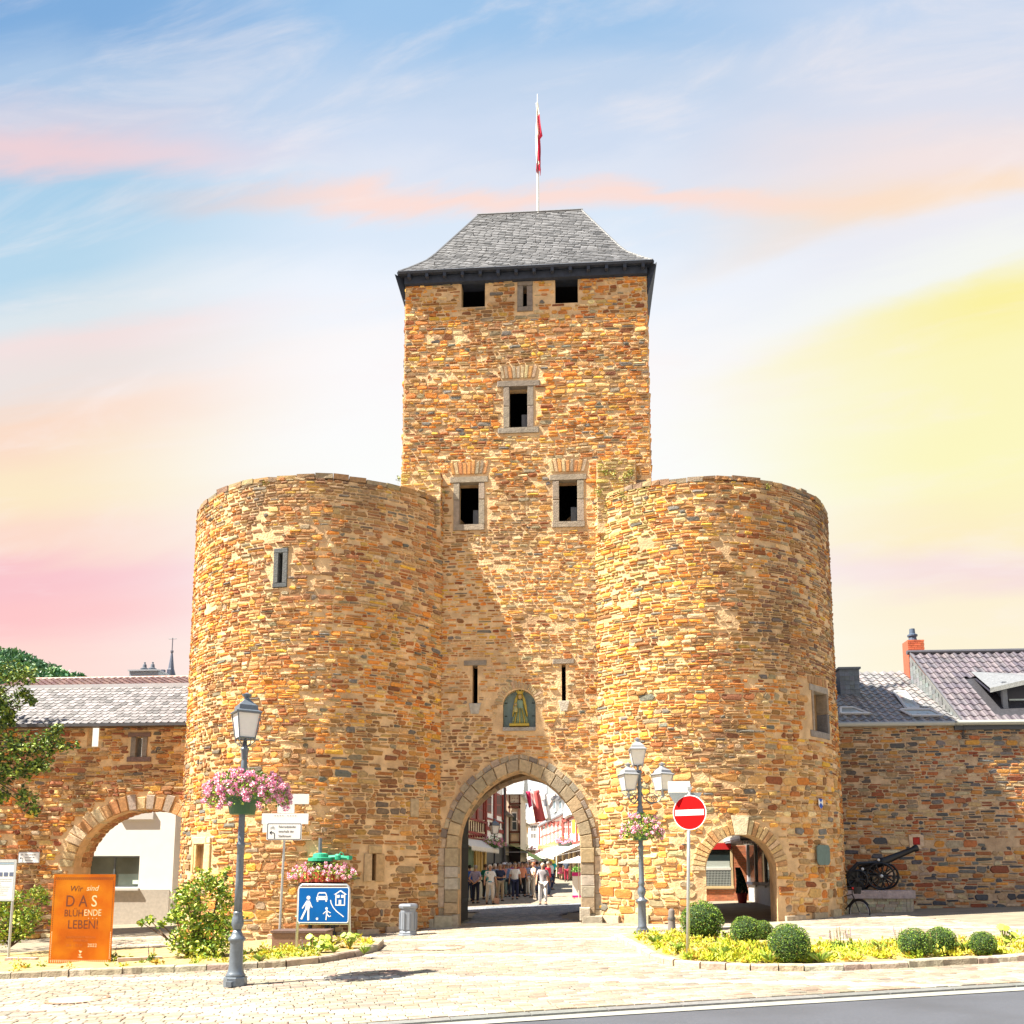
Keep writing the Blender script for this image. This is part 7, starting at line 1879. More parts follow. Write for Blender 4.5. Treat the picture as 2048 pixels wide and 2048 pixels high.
for P in ([(-.03,-.30),(.03,-.31),(0,-.335)],[(-.03,-.34),(.02,-.345),(-.01,-.36)],[(-.05,-.37),(.02,-.365),(.04,-.38)]): b.add([T@Vector((x*cw+.01, y*chh, .0012)) for x, y in P], [(0,2,1)])
b.build('emblem', M_CUTL, cp)
b = MB(); b2 = MB()
for k in range(30):
    x = (-.46+.92*k/29)*cw
    for yy, bb, s_ in ((.455, b, 1), (-.415, b2, -1)): bb.add([T@Vector((x-.012+s_*.012, yy*chh+.03, .0012)), T@Vector((x-.022-s_*.012, yy*chh-.03, .0012)), T@Vector((x-.004-s_*.012, yy*chh-.03, .0012)), T@Vector((x+.006+s_*.012, yy*chh+.03, .0012))], [(0,1,2,3)])
for k in range(40):
    y = (-.38+.80*k/39)*chh
    for sx_ in (-1, 1): (b if y > -.1*chh else b2).add([T@Vector((sx_*.475*cw-.008, y-.014, .0012)), T@Vector((sx_*.475*cw+.008, y-.008, .0012)), T@Vector((sx_*.475*cw+.008, y+.016, .0012)), T@Vector((sx_*.475*cw-.008, y+.010, .0012))], [(0,1,2,3)])
b.build('stitch_cutouts', M_CUT, cp); b2.build('stitch_cutouts', M_CUTL, cp)
for sx_ in (-.3, .3): MB().box((sx_*cw-.03, -chh/2-.1, -.05), (sx_*cw+.03, -chh/2+.5, -.009), (.3,.1,.02), T=T).build('stake', M_CORT, cp)
# information board at the left edge
iy = cy_+1.5
ib = empty('information_board', at(5,1830,iy), 'white town information board in grey frame, cut by the left picture edge', 'notice board')
ib['label'] = 'white town information board in a grey frame behind the shrub by the wall sign'
a, c_ = at(-60,1721,iy), at(26,1800,iy)
T = plateT(((a.x+c_.x)/2, iy, (a.z+c_.z)/2), 0); w, h = c_.x-a.x, a.z-c_.z
put('board', flat(MB(), rrect(w, h, .02), -.03, 0, T, (.66,.72,.76)).mesh('board', M_PAINT), ib)
b = MB(); O_ = rrect(w+.05, h+.05, .02); I_ = rrect(w-.03, h-.03, .02); n = len(O_)
b.add([T@Vector((x, y, .012)) for x, y in O_]+[T@Vector((x, y, .012)) for x, y in I_], [(k, (k+1) % n, (k+1) % n+n, k+n) for k in range(n)], (.42,.45,.47)); b.build('frame', M_PAINT, ib)
b = MB(); rr = random.Random(2)
b.box((-w*.46, h*.40, 0), (w*.46, h*.44, .004), (.25,.35,.45), T=T)
for k in range(4): b.box((w*(.02+.12*k), h*.1, 0), (w*(.11+.12*k), h*.2, .004), (.10,.13,.22), T=T)
for k in range(9): b.box((w*.02, h*(.03-.05*k), 0), (w*(.2+.25*rr.random()), h*(.04-.05*k), .004), (.35,.38,.40), T=T)
b.build('print', M_PAINT, ib)
for x in (a.x+.1, c_.x-.02): MB().tube([(x, iy+.02, G(x,iy)), (x, iy+.02, a.z)], .03, 8).build('post', M_GALV, ib)

# ================================================================== litter bin, bollard, bench, wine press
bp = gat(816, 1872)
lbn = empty('litter_bin', bp, 'grey octagonal litter bin beside the left tower', 'litter bin'); m_ = mpp(bp); bz = lambda py: at(815, py, bp.y).z-at(815,1872,bp.y).z
b = MB(); b.lathe([(21*m_, 0),(21*m_, bz(1869)),(18*m_, bz(1868)),(18*m_, bz(1864)),(16.5*m_, bz(1862)),(16*m_, bz(1818)),(19*m_, bz(1816)),(20*m_, bz(1812)),(18*m_, bz(1808)),(12*m_, bz(1807)),(11*m_, bz(1812))], 8, bp, (.30,.33,.40), rot=pi/8); b.build('bin_body', mat('grey bin paint', (.26,.29,.35), .4, .3, var=.05), lbn)
for k in range(8): 
    a = 2*pi*k/8; T = Matrix.Translation(bp)@Matrix.Rotation(a, 4, 'Z'); MB().box((-.12, -16.0*m_, .18), (.12, -15.0*m_, bz(1824)), T=T).build('bin_panel', MATS['grey bin paint'], lbn)
bo = gat(1344, 1873)
bol = empty('bollard', bo, 'short dark grey bollard at the edge of the right bed', 'bollard'); m_ = mpp(bo)
b = MB(); b.lathe([(11*m_,0),(8.5*m_,.1),(6.5*m_,.45),(6.2*m_,.60),(5.0*m_,.64),(2*m_,.66)], 14, bo, (.16,.14,.13)); b.build('shaft', M_MATTE, bol, smooth=True)
MB().lathe([(8.0*m_,.40),(8.0*m_,.45)], 14, bo, (.10,.10,.10)).build('band', M_MATTE, bol)
bn0 = gat(583, 1905)
be = empty('stone_bench', bn0, 'reddish granite block bench with slatted wooden seat behind the blue sign', 'bench'); m_ = mpp(bn0)
T = Matrix.Translation((bn0.x, bn0.y+.0, G(bn0.x, bn0.y)-.05))@Matrix.Rotation(radians(3), 4, 'Z')
bl_ = at(545,1890,bn0.y).x-bn0.x; bh = at(583,1862,bn0.y).z-G(bn0.x,bn0.y)+.0
br_ = at(650,1890,bn0.y).x-bn0.x
b = MB().box((bl_, -.05, 0), (br_, .75, bh), (.28,.15,.12), T=T); b.build('block', mat('polished red granite', (.26,.15,.12), .35, var=.25, scale=60), be)
for k in range(9): MB().box((bl_-.03, -.08+k*.095, bh+.012), (br_+.03, -.005+k*.095, bh+.062), (.14,.09,.08), T=T).build('seat_slat', M_MATTE, be)
# wine press dressed with geraniums
wp = gat(655, 1878)
wy_ = wp.y; wr = empty('wine_press', wp, 'old wine press with green ratchet head and red slatted basket full of geraniums', 'wine press')
wx = lambda px_: at(px_, 1800, wy_).x
wz = lambda py: at(650, py, wy_).z
GRN = (.02,.34,.20)
cxp = at(640,1760,wy_).x
b = MB(); b.tube([(cxp-.02,wy_,wz(1850)),(cxp-.02,wy_,wz(1676))], .05, 10, (.03,.05,.08)); b.build('spindle', M_METAL, wr)
b = MB(); T = None
b.lathe([(.20,wz(1724)),(.34,wz(1722)),(.34,wz(1716)),(.22,wz(1715)),(.20,wz(1708)),(.13,wz(1706))], 20, (cxp,wy_,0), GRN)
b.build('ratchet_plate', M_PAINT, wr)
b = MB(); b.tube([(cxp+.15,wy_,wz(1715)),(cxp+.48,wy_-.05,wz(1714)),(cxp+.86,wy_-.05,wz(1717))], [.05,.06,.05], 8, GRN); b.lathe([(.07,wz(1721)),(.09,wz(1719)),(.09,wz(1711)),(.06,wz(1708))], 10, (cxp+.50,wy_-.05,0), GRN); b.tube([(cxp+.52,wy_-.05,wz(1711)),(cxp+.57,wy_-.05,wz(1704)),(cxp+.64,wy_-.05,wz(1707)),(cxp+.66,wy_-.05,wz(1713))], .014, 6, GRN); b.lathe([(.08,0),(.08,.10)], 8, (cxp+.82,wy_-.05,wz(1719)), GRN); b.build('lever_socket', M_PAINT, wr)
b = MB(); b.lathe([(.26,wz(1730)),(.27,wz(1725))], 16, (cxp,wy_,0), (.02,.03,.04)); b.build('collar', M_PAINT, wr)
zb0, zb1 = wz(1764), wz(1748); R0 = (wx(690)-wx(600))/2*.95; cxb = (wx(690)+wx(600))/2
for k in range(30):
    a = 2*pi*k/30; T = Matrix.Translation((cxb, wy_, 0))@Matrix.Rotation(a, 4, 'Z'); MB().box((-.055, -R0-.02, zb0), (.055, -R0+.02, zb1+.05), jit((.40,.07,.04), .15, rng), T=T).build('stave', M_MATTE, wr)
b = MB(); b.lathe([(R0+.06, zb0-.10), (R0+.06, zb0-.03), (R0+.02, zb0-.02)], 24, (cxb, wy_, 0), (.03,.03,.04)); b.build('basket_hoop', M_PAINT, wr)
b = MB()
b.lathe([(R0*.9,wz(1785)),(R0*.95,zb0-.1)], 24, (cxb, wy_, 0), (.30,.05,.03)); b.build('tub', M_MATTE, wr)
b = MB(); b.lathe([(.6,wz(1838)),(.68,wz(1832)),(.62,wz(1830))], 20, (cxb-.05,wy_,0), (.25,.45,.36)); b.build('drip_pan', M_PAINT, wr)
b = MB(); b.box((cxb-.55,wy_-.1,wz(1822)),(cxb-.35,wy_+.1,wz(1786)),(.38,.08,.04)); b.build('support', M_MATTE, wr)
for xx, dx in ((wx(655), -.02), (wx(668), .12), (wx(622), -.1)):
    b = MB(); b.tube([(xx,wy_,wz(1835)),(xx,wy_-.02,wz(1862)),(xx+dx*.5,wy_-.04,wz(1872)),(xx+dx,wy_-.1,G(xx,wy_)+.03)], [.06,.055,.06,.045], 8, (.02,.02,.025)); b.build('leg', M_PAINT, wr)
fb6 = empty('flower_basket', (cxb, wy_, zb1), 'mound of pink geraniums planted in the wine press basket', 'flower basket')
MB().lathe([(R0*.8, zb1-.1),(R0*.97, zb1-.02),(.02, zb1+.02)], 20, (cxb,wy_,0), (.08,.05,.03)).build('soil', M_MATTE, fb6)
flower_mass(fb6, (cxb, wy_, zb1+.02), 66*mpp(wp), .34, 1500, 150, 106, droop=.25, leaf=.06, bs=.95)

# ================================================================== planting
def boxball(px_, py_, rpx, label, mesh=None, seed=1):
    base = gat(px_, py_+rpx*.95, .1); r0 = rpx*mpp(base); c_ = Vector((base.x, base.y, base.z+r0*.90))
    root = empty('boxwood_ball', base, label, 'bush', 'clipped boxwood balls in the right bed')
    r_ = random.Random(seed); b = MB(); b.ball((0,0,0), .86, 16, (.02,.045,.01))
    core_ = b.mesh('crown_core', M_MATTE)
    b = MB()
    N_ = int(3600*min(1, (rpx/40)**1.2)+600)
    lf = .075*(38/rpx)**.5
    for _ in range(N_):
        d = Vector((r_.gauss(0,1), r_.gauss(0,1), r_.gauss(0,1))); d.normalize()
        k = (1-.12*r_.random()**2)*(1+.10*noise.noise(d*2.2+Vector((seed,0,0)))+(.07 if r_.random() < .03 else 0))
        g = r_.random(); col = (.05,.12,.012) if g < .40 else (.13,.23,.02) if g < .75 else (.22,.33,.03) if g < .95 else (.24,.17,.03)
        leafquad(b, d*k, lf*r_.uniform(.7,1.3), r_, jit(col, .3, r_), d=(d.x+r_.gauss(0,.7), d.y+r_.gauss(0,.7), d.z+r_.gauss(0,.7)))
    for nm, me in (('crown_core', core_), ('foliage', b.mesh('foliage', M_LEAF))):
        me.transform(Matrix.Diagonal((r0, r0, r0*.94, 1))); me.transform(Matrix.Translation(c_)); o = put(nm, me, root)
        if nm == 'foliage': o['kind'] = 'stuff'
    MB().tube([base-Vector((0,0,.1)), base+Vector((0,0,r0*.5))], .04, 6, (.10,.06,.03)).build('stem', M_MATTE, root)
for i, (x, y, r0, lb_) in enumerate(((1405,1840,42,'large round boxwood ball left of the small archway, behind the no entry sign post'),(1492,1861,31,'medium boxwood ball in front of the small archway'),(1526,1860,21,'small boxwood ball tucked between two bigger ones'),(1580,1886,42,'largest round boxwood ball at the front edge of the right bed'),(1831,1886,32,'boxwood ball left of the overlapping pair below the cannon'),(1884,1881,30,'boxwood ball right of the overlapping pair below the cannon'),(1967,1886,26,'low boxwood ball nearest the right picture side'))):
    boxball(x, y, r0, lb_, seed=i+1)
def shrub(name, base, pts, label, n, leaf, cols, cat='shrub', group=None, stems=True, seed=1, ysc=.8):
    """pts: list of (centre Vector, radius)"""
    root = empty(name, base, label, cat, group); r_ = random.Random(seed)
    if stems:
        b = MB()
        for c_, r0 in pts:
            m1 = Vector(base).lerp(c_, .5)+Vector((r_.uniform(-.1,.1), r_.uniform(-.1,.1), .05)); b.tube([Vector(base), m1, c_], [.03,.02,.008], 5, (.10,.06,.04))
        b.build('stem', M_MATTE, root)
    b = MB(); tot = sum(r0**2 for _, r0 in pts)
    for c_, r0 in pts:
        for _ in range(int(n*r0*r0/tot)):
            d = Vector((r_.gauss(0,1), r_.gauss(0,1)*ysc, r_.gauss(0,1))); d.normalize(); d *= r0*(r_.random()**.45)*r_.uniform(.8,1.12)
            p = c_+d; nn_ = noise.noise(p*2.6)
            if nn_ < -.22: continue
            leafquad(b, p, leaf*r_.uniform(.6,1.35), r_, jit(r_.choice(cols), .3, r_))
    b.build('foliage', M_LEAF, root, kind='stuff'); return root
SH = [(.26,.40,.03),(.42,.50,.05),(.15,.27,.03),(.52,.58,.09),(.09,.17,.03)]
b0_ = gat(392, 1925); y_ = b0_.y
S_ = lambda lst, y: [(at(x, yy, y+dy), r0*mpp(at(x, yy, y))) for x, yy, r0, dy in lst]
shrub('garden_shrub', b0_, S_([(400,1760,28,0),(370,1790,26,-.2),(440,1775,30,.1),(350,1830,22,0),(400,1830,44,0),(450,1835,40,.2),(375,1880,40,0),(430,1885,36,-.1),(300,1840,10,0),(322,1848,10,-.1),(283,1845,8,0),(455,1745,14,.2),(400,1905,34,0)], y_), 'bushy green shrub with reaching side shoots behind the foreground lamp', 5200, .085, SH, seed=5)
b1_ = gat(30, 1915); y_ = b1_.y+.6
shrub('garden_shrub', (at(20,1900,y_).x, y_, G(-8,y_)), S_([(75,1790,20,0),(30,1810,34,0),(60,1835,30,-.2),(-10,1800,36,0),(10,1855,36,0),(90,1800,10,0),(95,1845,10,0),(-50,1830,46,0),(45,1870,22,0)], y_), 'leafy green shrub at the left edge beside the rusted panel', 4200, .085, SH, seed=6)
# tree reaching in from the left
ty = -5.5; tb_ = at(-170, 1800, ty); tb_.z = G(tb_.x, ty)
TL = [(.06,.12,.02),(.12,.20,.03),(.20,.30,.04),(.32,.40,.06),(.03,.07,.02)]
root = empty('deciduous_tree', tb_, 'tree outside the left edge whose leafy branches hang before the town wall', 'tree')
b = MB(); hub = at(-150, 1500, ty)
b.tube([tb_, tb_.lerp(hub, .5)+Vector((.06,0,0)), hub, at(-140,1330,ty)], [.16,.13,.11,.06], 10, (.10,.08,.06)); b.build('trunk', M_MATTE, root)
cl = [(20,1350,28),(50,1355,24),(-10,1390,34),(10,1420,28),(45,1390,18),(66,1402,8),(-30,1470,50),(20,1490,34),(60,1500,34),(100,1480,26),(112,1455,12),(130,1488,16),(150,1490,9),(80,1525,24),(40,1545,24),(10,1535,30),(-20,1570,34),(75,1535,14),(55,1600,20),(66,1620,14),(45,1585,14),(0,1590,18),(-80,1400,80),(-120,1500,80),(-70,1560,50),(-90,1300,60),(15,1440,18),(90,1500,18)]
b = MB()
for x, yy, r0 in cl:
    c_ = at(x, yy, ty+.2); b.tube([hub, hub.lerp(c_, .5)+Vector((0,.1,.12)), c_], [.04,.022,.006], 5, (.09,.07,.05))
b.build('branch', M_MATTE, root)
b = MB(); r_ = random.Random(19)
for x, yy, r0 in cl:
    c_ = at(x, yy, ty+.2); rr0 = r0*mpp(c_)
    for _ in range(int(700*(r0/30)**2*.55)+40):
        d = Vector((r_.gauss(0,1), r_.gauss(0,1.2), r_.gauss(0,.9))); d.normalize(); p = c_+d*rr0*(r_.random()**.5)*1.1
        if noise.noise(p*3.1) < -.12: continue
        leafquad(b, p, .10*r_.uniform(.6,1.3), r_, jit(r_.choice(TL), .3, r_))
for c_, rr0, k_ in ((Vector((-20.5,1.2,8.6)), 2.4, 1500), (Vector((-22.5,0,6.5)), 2.2, 900), (Vector((-19.2,.6,11.0)), 1.5, 500), (Vector((-19,-4,9)), 2.0, 700)):
    for _ in range(k_):
        d = Vector((r_.gauss(0,1), r_.gauss(0,1), r_.gauss(0,1))).normalized(); p = c_+d*rr0*(r_.random()**.4)
        if noise.noise(p*1.1) < -.05: continue
        leafquad(b, p, .26*r_.uniform(.6,1.3), r_, jit(r_.choice(TL), .3, r_))
b.build('crown', M_LEAF, root, kind='stuff')
# low bed planting
YG = [(.42,.46,.03),(.52,.50,.03),(.28,.38,.03),(.58,.54,.08),(.48,.34,.04),(.46,.50,.03)]
def strip_points(P, poly, n, r_, inset=.25, maxd=2.2):
    out = []
    while len(out) < n:
        k = r_.randrange(len(P)-1); a, c_ = P[k], P[k+1]; t = r_.random(); p = a.lerp(c_, t); d = (c_-a).normalized(); nn_ = Vector((d.y, -d.x, 0))
        q = p-nn_*(inset+r_.random()*maxd)
        if inside((q.x, q.y), poly) and roadside(q.x, q.y) < -.5: out.append(Vector((q.x, q.y, G(q.x, q.y)+.10)))
    return out
for P, poly, nm, n, sd in ((KL, BEDL, 'low yellow green ground cover in the left bed', 150, 31), (KR, BEDR, 'low yellow green ground cover in the right bed', 760, 32)):
    r_ = random.Random(sd); b = MB()
    for p in strip_points(P, poly, n, r_):
        if p.y < -16 or abs(p.x) > 20: continue
        rad = r_.uniform(.08,.20); col0 = r_.choice(YG)
        for _ in range(r_.randint(14, 34)):
            d = Vector((r_.gauss(0,1), r_.gauss(0,1), abs(r_.gauss(0,.8)))); d.normalize(); leafquad(b, p+Vector((0,0,.02))+d*rad*r_.uniform(.3,1), r_.uniform(.04,.08), r_, jit(col0, .25, r_), d=(d.x, d.y, d.z*1.2))
    tag(b.build('ground_cover', M_LEAF), nm, 'ground cover', kind='stuff')
def bedplant(kind, px_, py_, h, label, group=None):
    p = gat(px_, py_, .12); r_ = random.Random(px_); root = empty(kind, p, label, 'plant', group); b = MB()
    if kind == 'round_leaved_plant':
        b2 = MB()
        for _ in range(16):
            a = r_.uniform(0, 2*pi); rr0 = r_.uniform(.02,.22); z = r_.uniform(.12, h); c_ = p+Vector((rr0*cos(a), rr0*sin(a)*.7, z)); b2.tube([p, c_], .008, 4, (.2,.25,.04))
            nrm = Vector((cos(a)*.4, sin(a)*.4-.5, .8)).normalized(); u = nrm.cross(Vector((0,0,1))).normalized(); v_ = nrm.cross(u); s_ = r_.uniform(.05,.085)
            b = MB(); b.add([c_+u*s_*cos(2*pi*k/9)+v_*s_*sin(2*pi*k/9)+nrm*(.01 if k % 2 else 0) for k in range(9)], [tuple(range(9))], jit((.34,.46,.05), .2, r_)); b.build('leaf', M_LEAF, root)
        b2.build('stem', M_LEAF, root); return
    if kind == 'flower_spike_plant':
        for k in range(5):
            a = r_.uniform(0,2*pi); e = p+Vector((.07*cos(a), .07*sin(a), h*r_.uniform(.7,1))); b.tube([p+Vector((.03*cos(a),.03*sin(a),0)), e], .004, 4, (.2,.2,.08))
            for q in range(14): leafquad(b, e-Vector((0,0,q*.014)), .022, r_, jit((.28,.14,.34) if k % 2 else (.30,.16,.12), .3, r_))
        b.build('flower_spikes', M_LEAF, root); b = MB()
        tuft(b, p+Vector((0,0,.05)), .12, 60, r_, [(.12,.22,.04),(.2,.3,.05)], .06); b.build('foliage', M_LEAF, root, kind='stuff'); return
    for k in range(46):
        a = r_.uniform(0,2*pi); l = h*r_.uniform(.6,1.1); t = r_.uniform(.3,1.0); d = Vector((cos(a)*t, sin(a)*t, 1.0)).normalized(); w_ = Vector((-sin(a), cos(a), 0))*.009
        m_ = p+d*l*.6; e = p+d*l+Vector((cos(a),sin(a),-.6))*l*.2; b.add([p-w_, p+w_, m_+w_, e, m_-w_], [(0,1,2,3,4)], jit((.22,.34,.05) if r_.random() < .8 else (.4,.36,.12), .25, r_))
    b.build('grass_blades', M_LEAF, root, kind='stuff')
for x, y, lb_ in ((625,1902,'bright round leaved plant in front of the blue sign'),(640,1906,'second round leaved plant under the blue sign, nearer the kerb'),(700,1898,'round leaved plant at the right foot of the blue sign'),(2010,1892,'tall round leaved plant at the right end of the right bed')): bedplant('round_leaved_plant', x, y, .36, lb_)
for x, y, w_ in ((1668,1900,'first of three right of the largest boxwood'),(1682,1898,'middle of three right of the largest boxwood'),(1700,1896,'last of three right of the largest boxwood'),(1868,1910,'in front of the overlapping boxwoods'),(1797,1893,'just left of the overlapping boxwoods')): bedplant('flower_spike_plant', x, y, .42, 'thin purple brown flower spikes, '+w_, 'spiky flowers in the right bed')
for x, y, w_ in ((606,1905,'at the left foot of the blue sign'),(302,1925,'between the bushy shrub and the rusted panel'),(225,1920,'at the right edge of the rusted panel')): bedplant('flower_spike_plant', x, y, .38, 'thin reddish flower spikes '+w_, 'spiky flowers in the left bed')
for x, y, w_ in ((728,1908,'at the right tip of the left bed'),(520,1925,'at the foot of the slim sign post'),(480,1930,'right behind the foreground lamp base'),(668,1905,'below the middle of the blue sign')): bedplant('grass_tuft', x, y, .22, 'fine grass tuft '+w_, 'grass tufts in the left bed')
for x, y, w_ in ((1440,1915,'in front of the medium boxwood ball'),(1640,1925,'right of the largest boxwood, near the kerb'),(1930,1905,'between the boxwood pair and the low ball'),(1760,1905,'left of the boxwood pair, near the kerb'),(1540,1925,'at the left foot of the largest boxwood'),(1310,1888,'near the ornate lamp at the bed corner'),(1352,1905,'left of the no entry sign post')): bedplant('grass_tuft', x, y, .26, 'fine grass tuft '+w_, 'grass tufts in the right bed')
for x0,y0,x1,y1 in ((235,1937,325,1929),(5,1935,68,1932)):
    a, c_ = gat(x0,y0), gat(x1,y1); d = (c_-a).normalized(); o = a-Vector((d.y,-d.x,0))*.12; g = G(o.x,o.y)+.12
    me = MB().box((0,-.07,0),((c_-a).length,.07,.09), (.50,.38,.33), T=Matrix.Translation((o.x,o.y,g))@Matrix.Rotation(atan2(d.y,d.x),4,'Z')).mesh('edging_stone', M_ASHLAR); tag(put('edging_stone', me), 'pale pink edging stone lying in the left bed '+('right of the rusted panel' if x0 > 100 else 'left of the rusted panel'), 'stone')

# ================================================================== cannon on its plinth, bicycle
cyb = 2.45; g_ = G(12, cyb)
pl_ = empty('cannon_plinth', (11.8, cyb, g_), 'low stone plinth with thick slab top carrying the cannon by the right wall', 'plinth')
xl, xr_ = 9.5, at(1836,1810,cyb).x; zt0 = at(1760,1797,cyb).z; zt1 = at(1760,1781,cyb).z; rr = random.Random(55)
MB().box((xl, cyb+.02, g_-.4), (xr_-.5, RWY, zt0), (.44,.40,.32)).build('core', M_MORTAR, pl_)
b = MB(); b.lathe([(.5-.02, g_-.4), (.5-.02, zt0)], 24, (xr_-.5, cyb+.52, 0)); b.box((xr_-.6, cyb+.52, g_-.4), (xr_-.02, RWY, zt0)); b.build('core', M_MORTAR, pl_)
nrow = 5
for j in range(nrow):
    z0, z1 = g_-.05+(zt0-g_+.05)*j/nrow, g_-.05+(zt0-g_+.05)*(j+.93)/nrow; x = xl
    while x < xr_-.5:
        w_ = rr.uniform(.25,.42); x1 = min(x+w_-.02, xr_-.5); MB().box((x, cyb-.01, z0), (x1, cyb+.05, z1), jit(rr.choice([(.34,.33,.25),(.28,.24,.20),(.40,.38,.30),(.30,.30,.24)]), .15, rr)).build('plinth_stone', M_ASHLAR, pl_); x += w_
    for k in range(5):
        a0, a1 = pi/2*k/5, pi/2*(k+.92)/5; P = [(xr_-.5+r_*sin(a), cyb+.52-r_*cos(a)) for r_, a in ((.53,a0),(.53,a1),(.45,a1),(.45,a0))]
        MB().add([(x_,y_,z0) for x_,y_ in P]+[(x_,y_,z1) for x_,y_ in P], [(3,2,1,0),(4,5,6,7),(0,1,5,4),(1,2,6,5),(2,3,7,6),(3,0,4,7)], jit((.34,.31,.26), .15, rr)).build('plinth_stone', M_ASHLAR, pl_)
P = [(xl, cyb-.08), (xr_-.5, cyb-.08)]+[(xr_-.5+.60*sin(a), cyb+.52-.60*cos(a)) for a in [pi/2*k/8 for k in range(1,9)]]+[(xr_+.1, RWY), (xl, RWY)]
n = len(P); b = MB(); b.add([(x,y,zt0) for x,y in P]+[(x,y,zt1) for x,y in P], [tuple(range(n))[::-1], tuple(range(n,2*n))]+[(k,(k+1)%n,(k+1)%n+n,k+n) for k in range(n)], (.34,.29,.31)); b.build('slab', M_ASHLAR, pl_)
can = empty('cannon', (at(1762,1780,3.0).x, 3.0, zt1), 'black old field cannon on spoked wheels pointing up to the right on its plinth', 'cannon')
BL = (.012,.014,.022)
def spoked(root, c_, r0, ax, nsp=10, name='wheel', th=.035, col=BL):
    ax = Vector(ax).normalized(); u = ax.cross(Vector((0,0,1))).normalized(); v_ = ax.cross(u); c_ = Vector(c_)
    b = MB(); b.tube([c_+(u*cos(2*pi*k/28)+v_*sin(2*pi*k/28))*r0 for k in range(29)], th, 6, col, cap=False)
    w = b.build(name, M_BLACK, root)
    for k in range(nsp): a = 2*pi*k/nsp; MB().tube([c_, c_+(u*cos(a)+v_*sin(a))*r0*.97], [.028,.018], 5, col).build('spoke', M_BLACK, w)
    MB().tube([c_-ax*.09, c_+ax*.09], .07, 8, col).build('hub', M_BLACK, w); return w
cc_ = at(1761, 1752, 2.75); rw_ = zt1*0+cc_.z-zt1-.04
spoked(can, (cc_.x, 2.75, zt1+rw_+.04), rw_, (.25,1,0), 10)
spoked(can, (cc_.x+.42, 3.60, zt1+rw_+.04), rw_, (.25,1,0), 10)
spoked(can, (at(1715,1765,2.8).x, 2.8, zt1+rw_*.72+.04), rw_*.72, (.25,1,0), 8); spoked(can, (at(1715,1765,2.8).x+.35, 3.45, zt1+rw_*.72+.04), rw_*.72, (.25,1,0), 8)
mz, br2 = at(1835,1695,3.1), at(1722,1741,3.1)
d = (mz-br2).normalized()
b = MB(); L_ = (mz-br2).length
b.tube([br2-d*.10, br2-d*.04, br2, br2+d*.02, br2+d*L_*.35, br2+d*L_*.36, br2+d*L_*.40, br2+d*L_*.92, br2+d*L_*.94, br2+d*L_*.985, br2+d*L_], [.03,.06,.12,.15,.135,.155,.125,.085,.11,.12,.10], 16, BL); b.build('barrel', M_BLACK, can, smooth=True)
b = MB()
for dy in (-.28, .28):
    y = 3.15+dy; a, c_, e = at(1690,1750,y), at(1745,1728,y), at(1775,1737,y)
    b.tube([at(1686,1768,y), at(1700,1744,y), at(1715,1727,y), at(1752,1725,y), at(1775,1730,y)], [.07,.08,.07,.06,.05], 6, BL)
    b.tube([at(1697,1768,y), at(1730,1745,y), at(1761,1752,y)], .05, 6, BL); b.tube([at(1715,1727,y), at(1735,1768,y), at(1752,1728,y)], .03, 5, BL)
b.tube([(cc_.x,2.72,cc_.z),(cc_.x+.42,3.63,cc_.z)], .05, 8, BL); b.build('carriage', M_BLACK, can)
b = MB(); b.box((at(1697,1760,2.9).x, 2.9, zt1+.05), (at(1727,1760,2.9).x, 3.5, at(1700,1742,2.9).z), BL); b.build('ammunition_box', M_BLACK, can)
for x, y in ((1725,1738),(1757,1720)): b = MB(); p = at(x, y, 2.82); b.ball(p, .05, 8, (.5,.55,.62)); b.build('bolt_cap', M_PAINT, can)
b = MB(); b.ball((cc_.x, 2.64, cc_.z), .055, 8, (.5,.55,.62)); b.build('bolt_cap', M_PAINT, can)
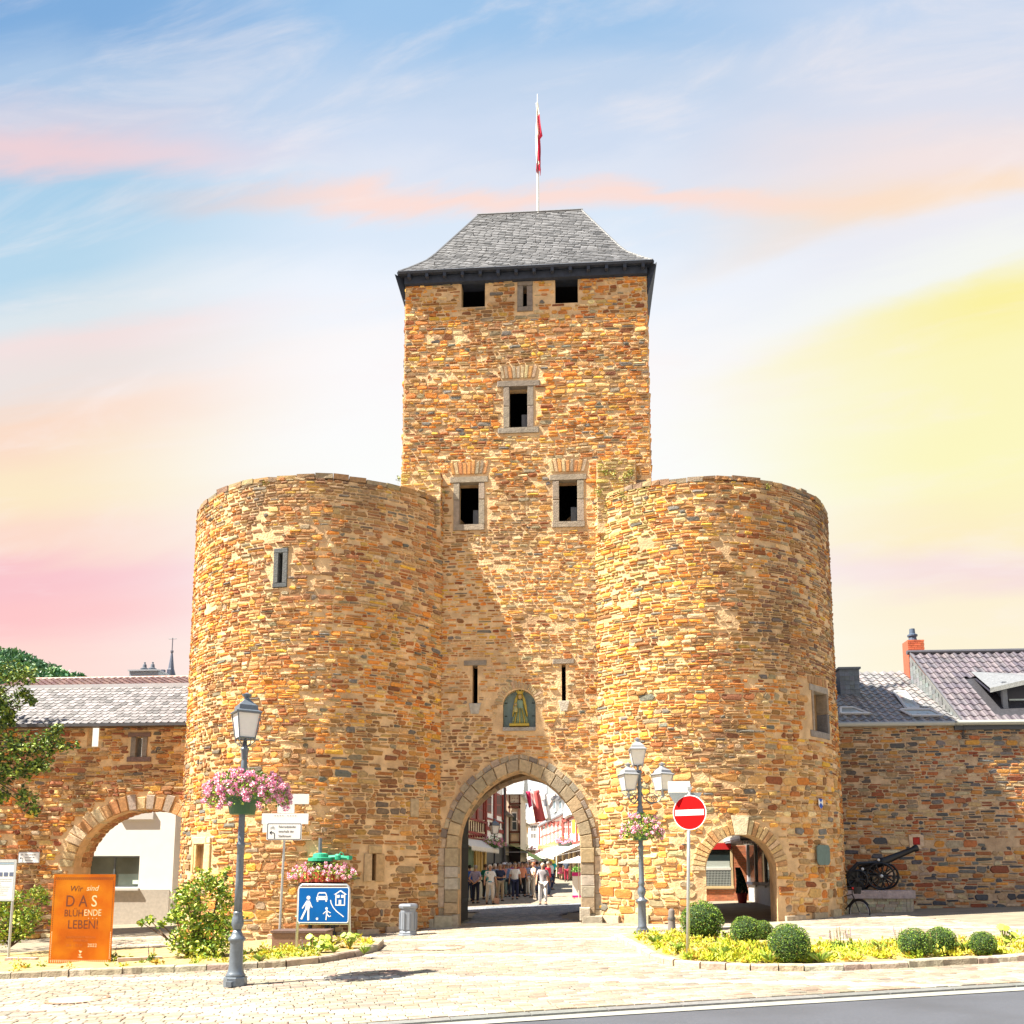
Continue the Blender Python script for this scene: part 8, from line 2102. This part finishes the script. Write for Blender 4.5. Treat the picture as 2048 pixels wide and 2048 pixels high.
# bicycle
ang = radians(128); bd = Vector((cos(ang), sin(ang), 0)); yb0 = 0.9
wc = at(1719, 1823, yb0); R_ = .345; gz_ = at(1719,1848,yb0).z
bk = empty('bicycle', (wc.x, yb0, gz_), 'black bicycle leaning against the right tower beside the cannon plinth', 'bicycle')
F_ = Vector((wc.x, yb0, gz_+R_)); B_ = F_+bd*1.05; sd_ = Vector((-bd.y, bd.x, 0))
for c_ in (F_, B_):
    b = MB(); b.tube([c_+(bd*cos(2*pi*k/36)+Vector((0,0,1))*sin(2*pi*k/36))*R_ for k in range(37)], .020, 6, (.012,.012,.014), cap=False); w = b.build('wheel', M_BLACK, bk)
    b = MB(); b.tube([c_+(bd*cos(2*pi*k/36)+Vector((0,0,1))*sin(2*pi*k/36))*(R_-.03) for k in range(37)], .009, 5, cap=False); b.build('rim', M_GALV, w)
    b = MB()
    for k in range(20): a = 2*pi*k/20; b.tube([c_, c_+(bd*cos(a)+Vector((0,0,1))*sin(a))*(R_-.03)], .0016, 3, cap=False)
    b.build('spokes', M_GALV, w)
U = Vector((0,0,1)); hd = F_+bd*.22+U*.52; hd2 = F_+bd*.16+U*.40; bb_ = F_+bd*.62-U*.07; st_ = F_+bd*.80+U*.45
b = MB()
for p0, p1, r0 in ((F_, hd2, .014),(hd2, hd, .018),(hd2, bb_, .018),(hd, st_-U*.05, .014),(bb_, st_, .016),(bb_, B_, .011),(st_-U*.05, B_, .009)): b.tube([p0, p1], r0, 7)
b.build('frame', M_BLACK, bk)
b = MB(); b.tube([hd+U*.22-bd*.02+sd_*.28+bd*.10, hd+U*.24+sd_*.12, hd+U*.22, hd+U*.24-sd_*.12, hd+U*.22-sd_*.28+bd*.10], .013, 6); b.tube([hd, hd+U*.23], .014, 6); b.build('handlebar', M_BLACK, bk)
b = MB(); b.tube([F_+(bd*cos(t)+U*sin(t))*(R_+.035) for t in [radians(20+k*14) for k in range(10)]], .022, 6); b.tube([B_+(bd*cos(t)+U*sin(t))*(R_+.035) for t in [radians(20+k*14) for k in range(10)]], .022, 6); b.build('mudguard', M_BLACK, bk)
b = MB(); b.tube([st_, st_+U*.12], .013, 6); b.ball(st_+U*.15+bd*.03, .12, 10, sz=(1.0,.7,.35)); b.build('saddle', M_BLACK, bk)
b = MB(); b.lathe([(.10,0),(.14,.20),(.15,.21)], 10, hd-bd*.18+U*.02, (.03,.03,.035)); b.build('front_basket', M_MATTE, bk)
b = MB(); b.ball(hd-bd*.26+U*.16, .04, 8, (.8,.8,.85)); b.build('headlight', M_PAINT, bk); b = MB(); b.ball(hd-bd*.12+U*.19+sd_*.10, .045, 8, (.6,.02,.03)); b.build('bell', M_PAINT, bk)
b = MB(); b.tube([bb_+sd_*.07+U*0, bb_+sd_*.08-U*.16], .01, 5); b.box((-.05,-.03,-.01),(.05,.03,.01), T=Matrix.Translation(bb_+sd_*.11-U*.17)); b.build('pedal', M_BLACK, bk)
print('objects', len(bpy.data.objects))
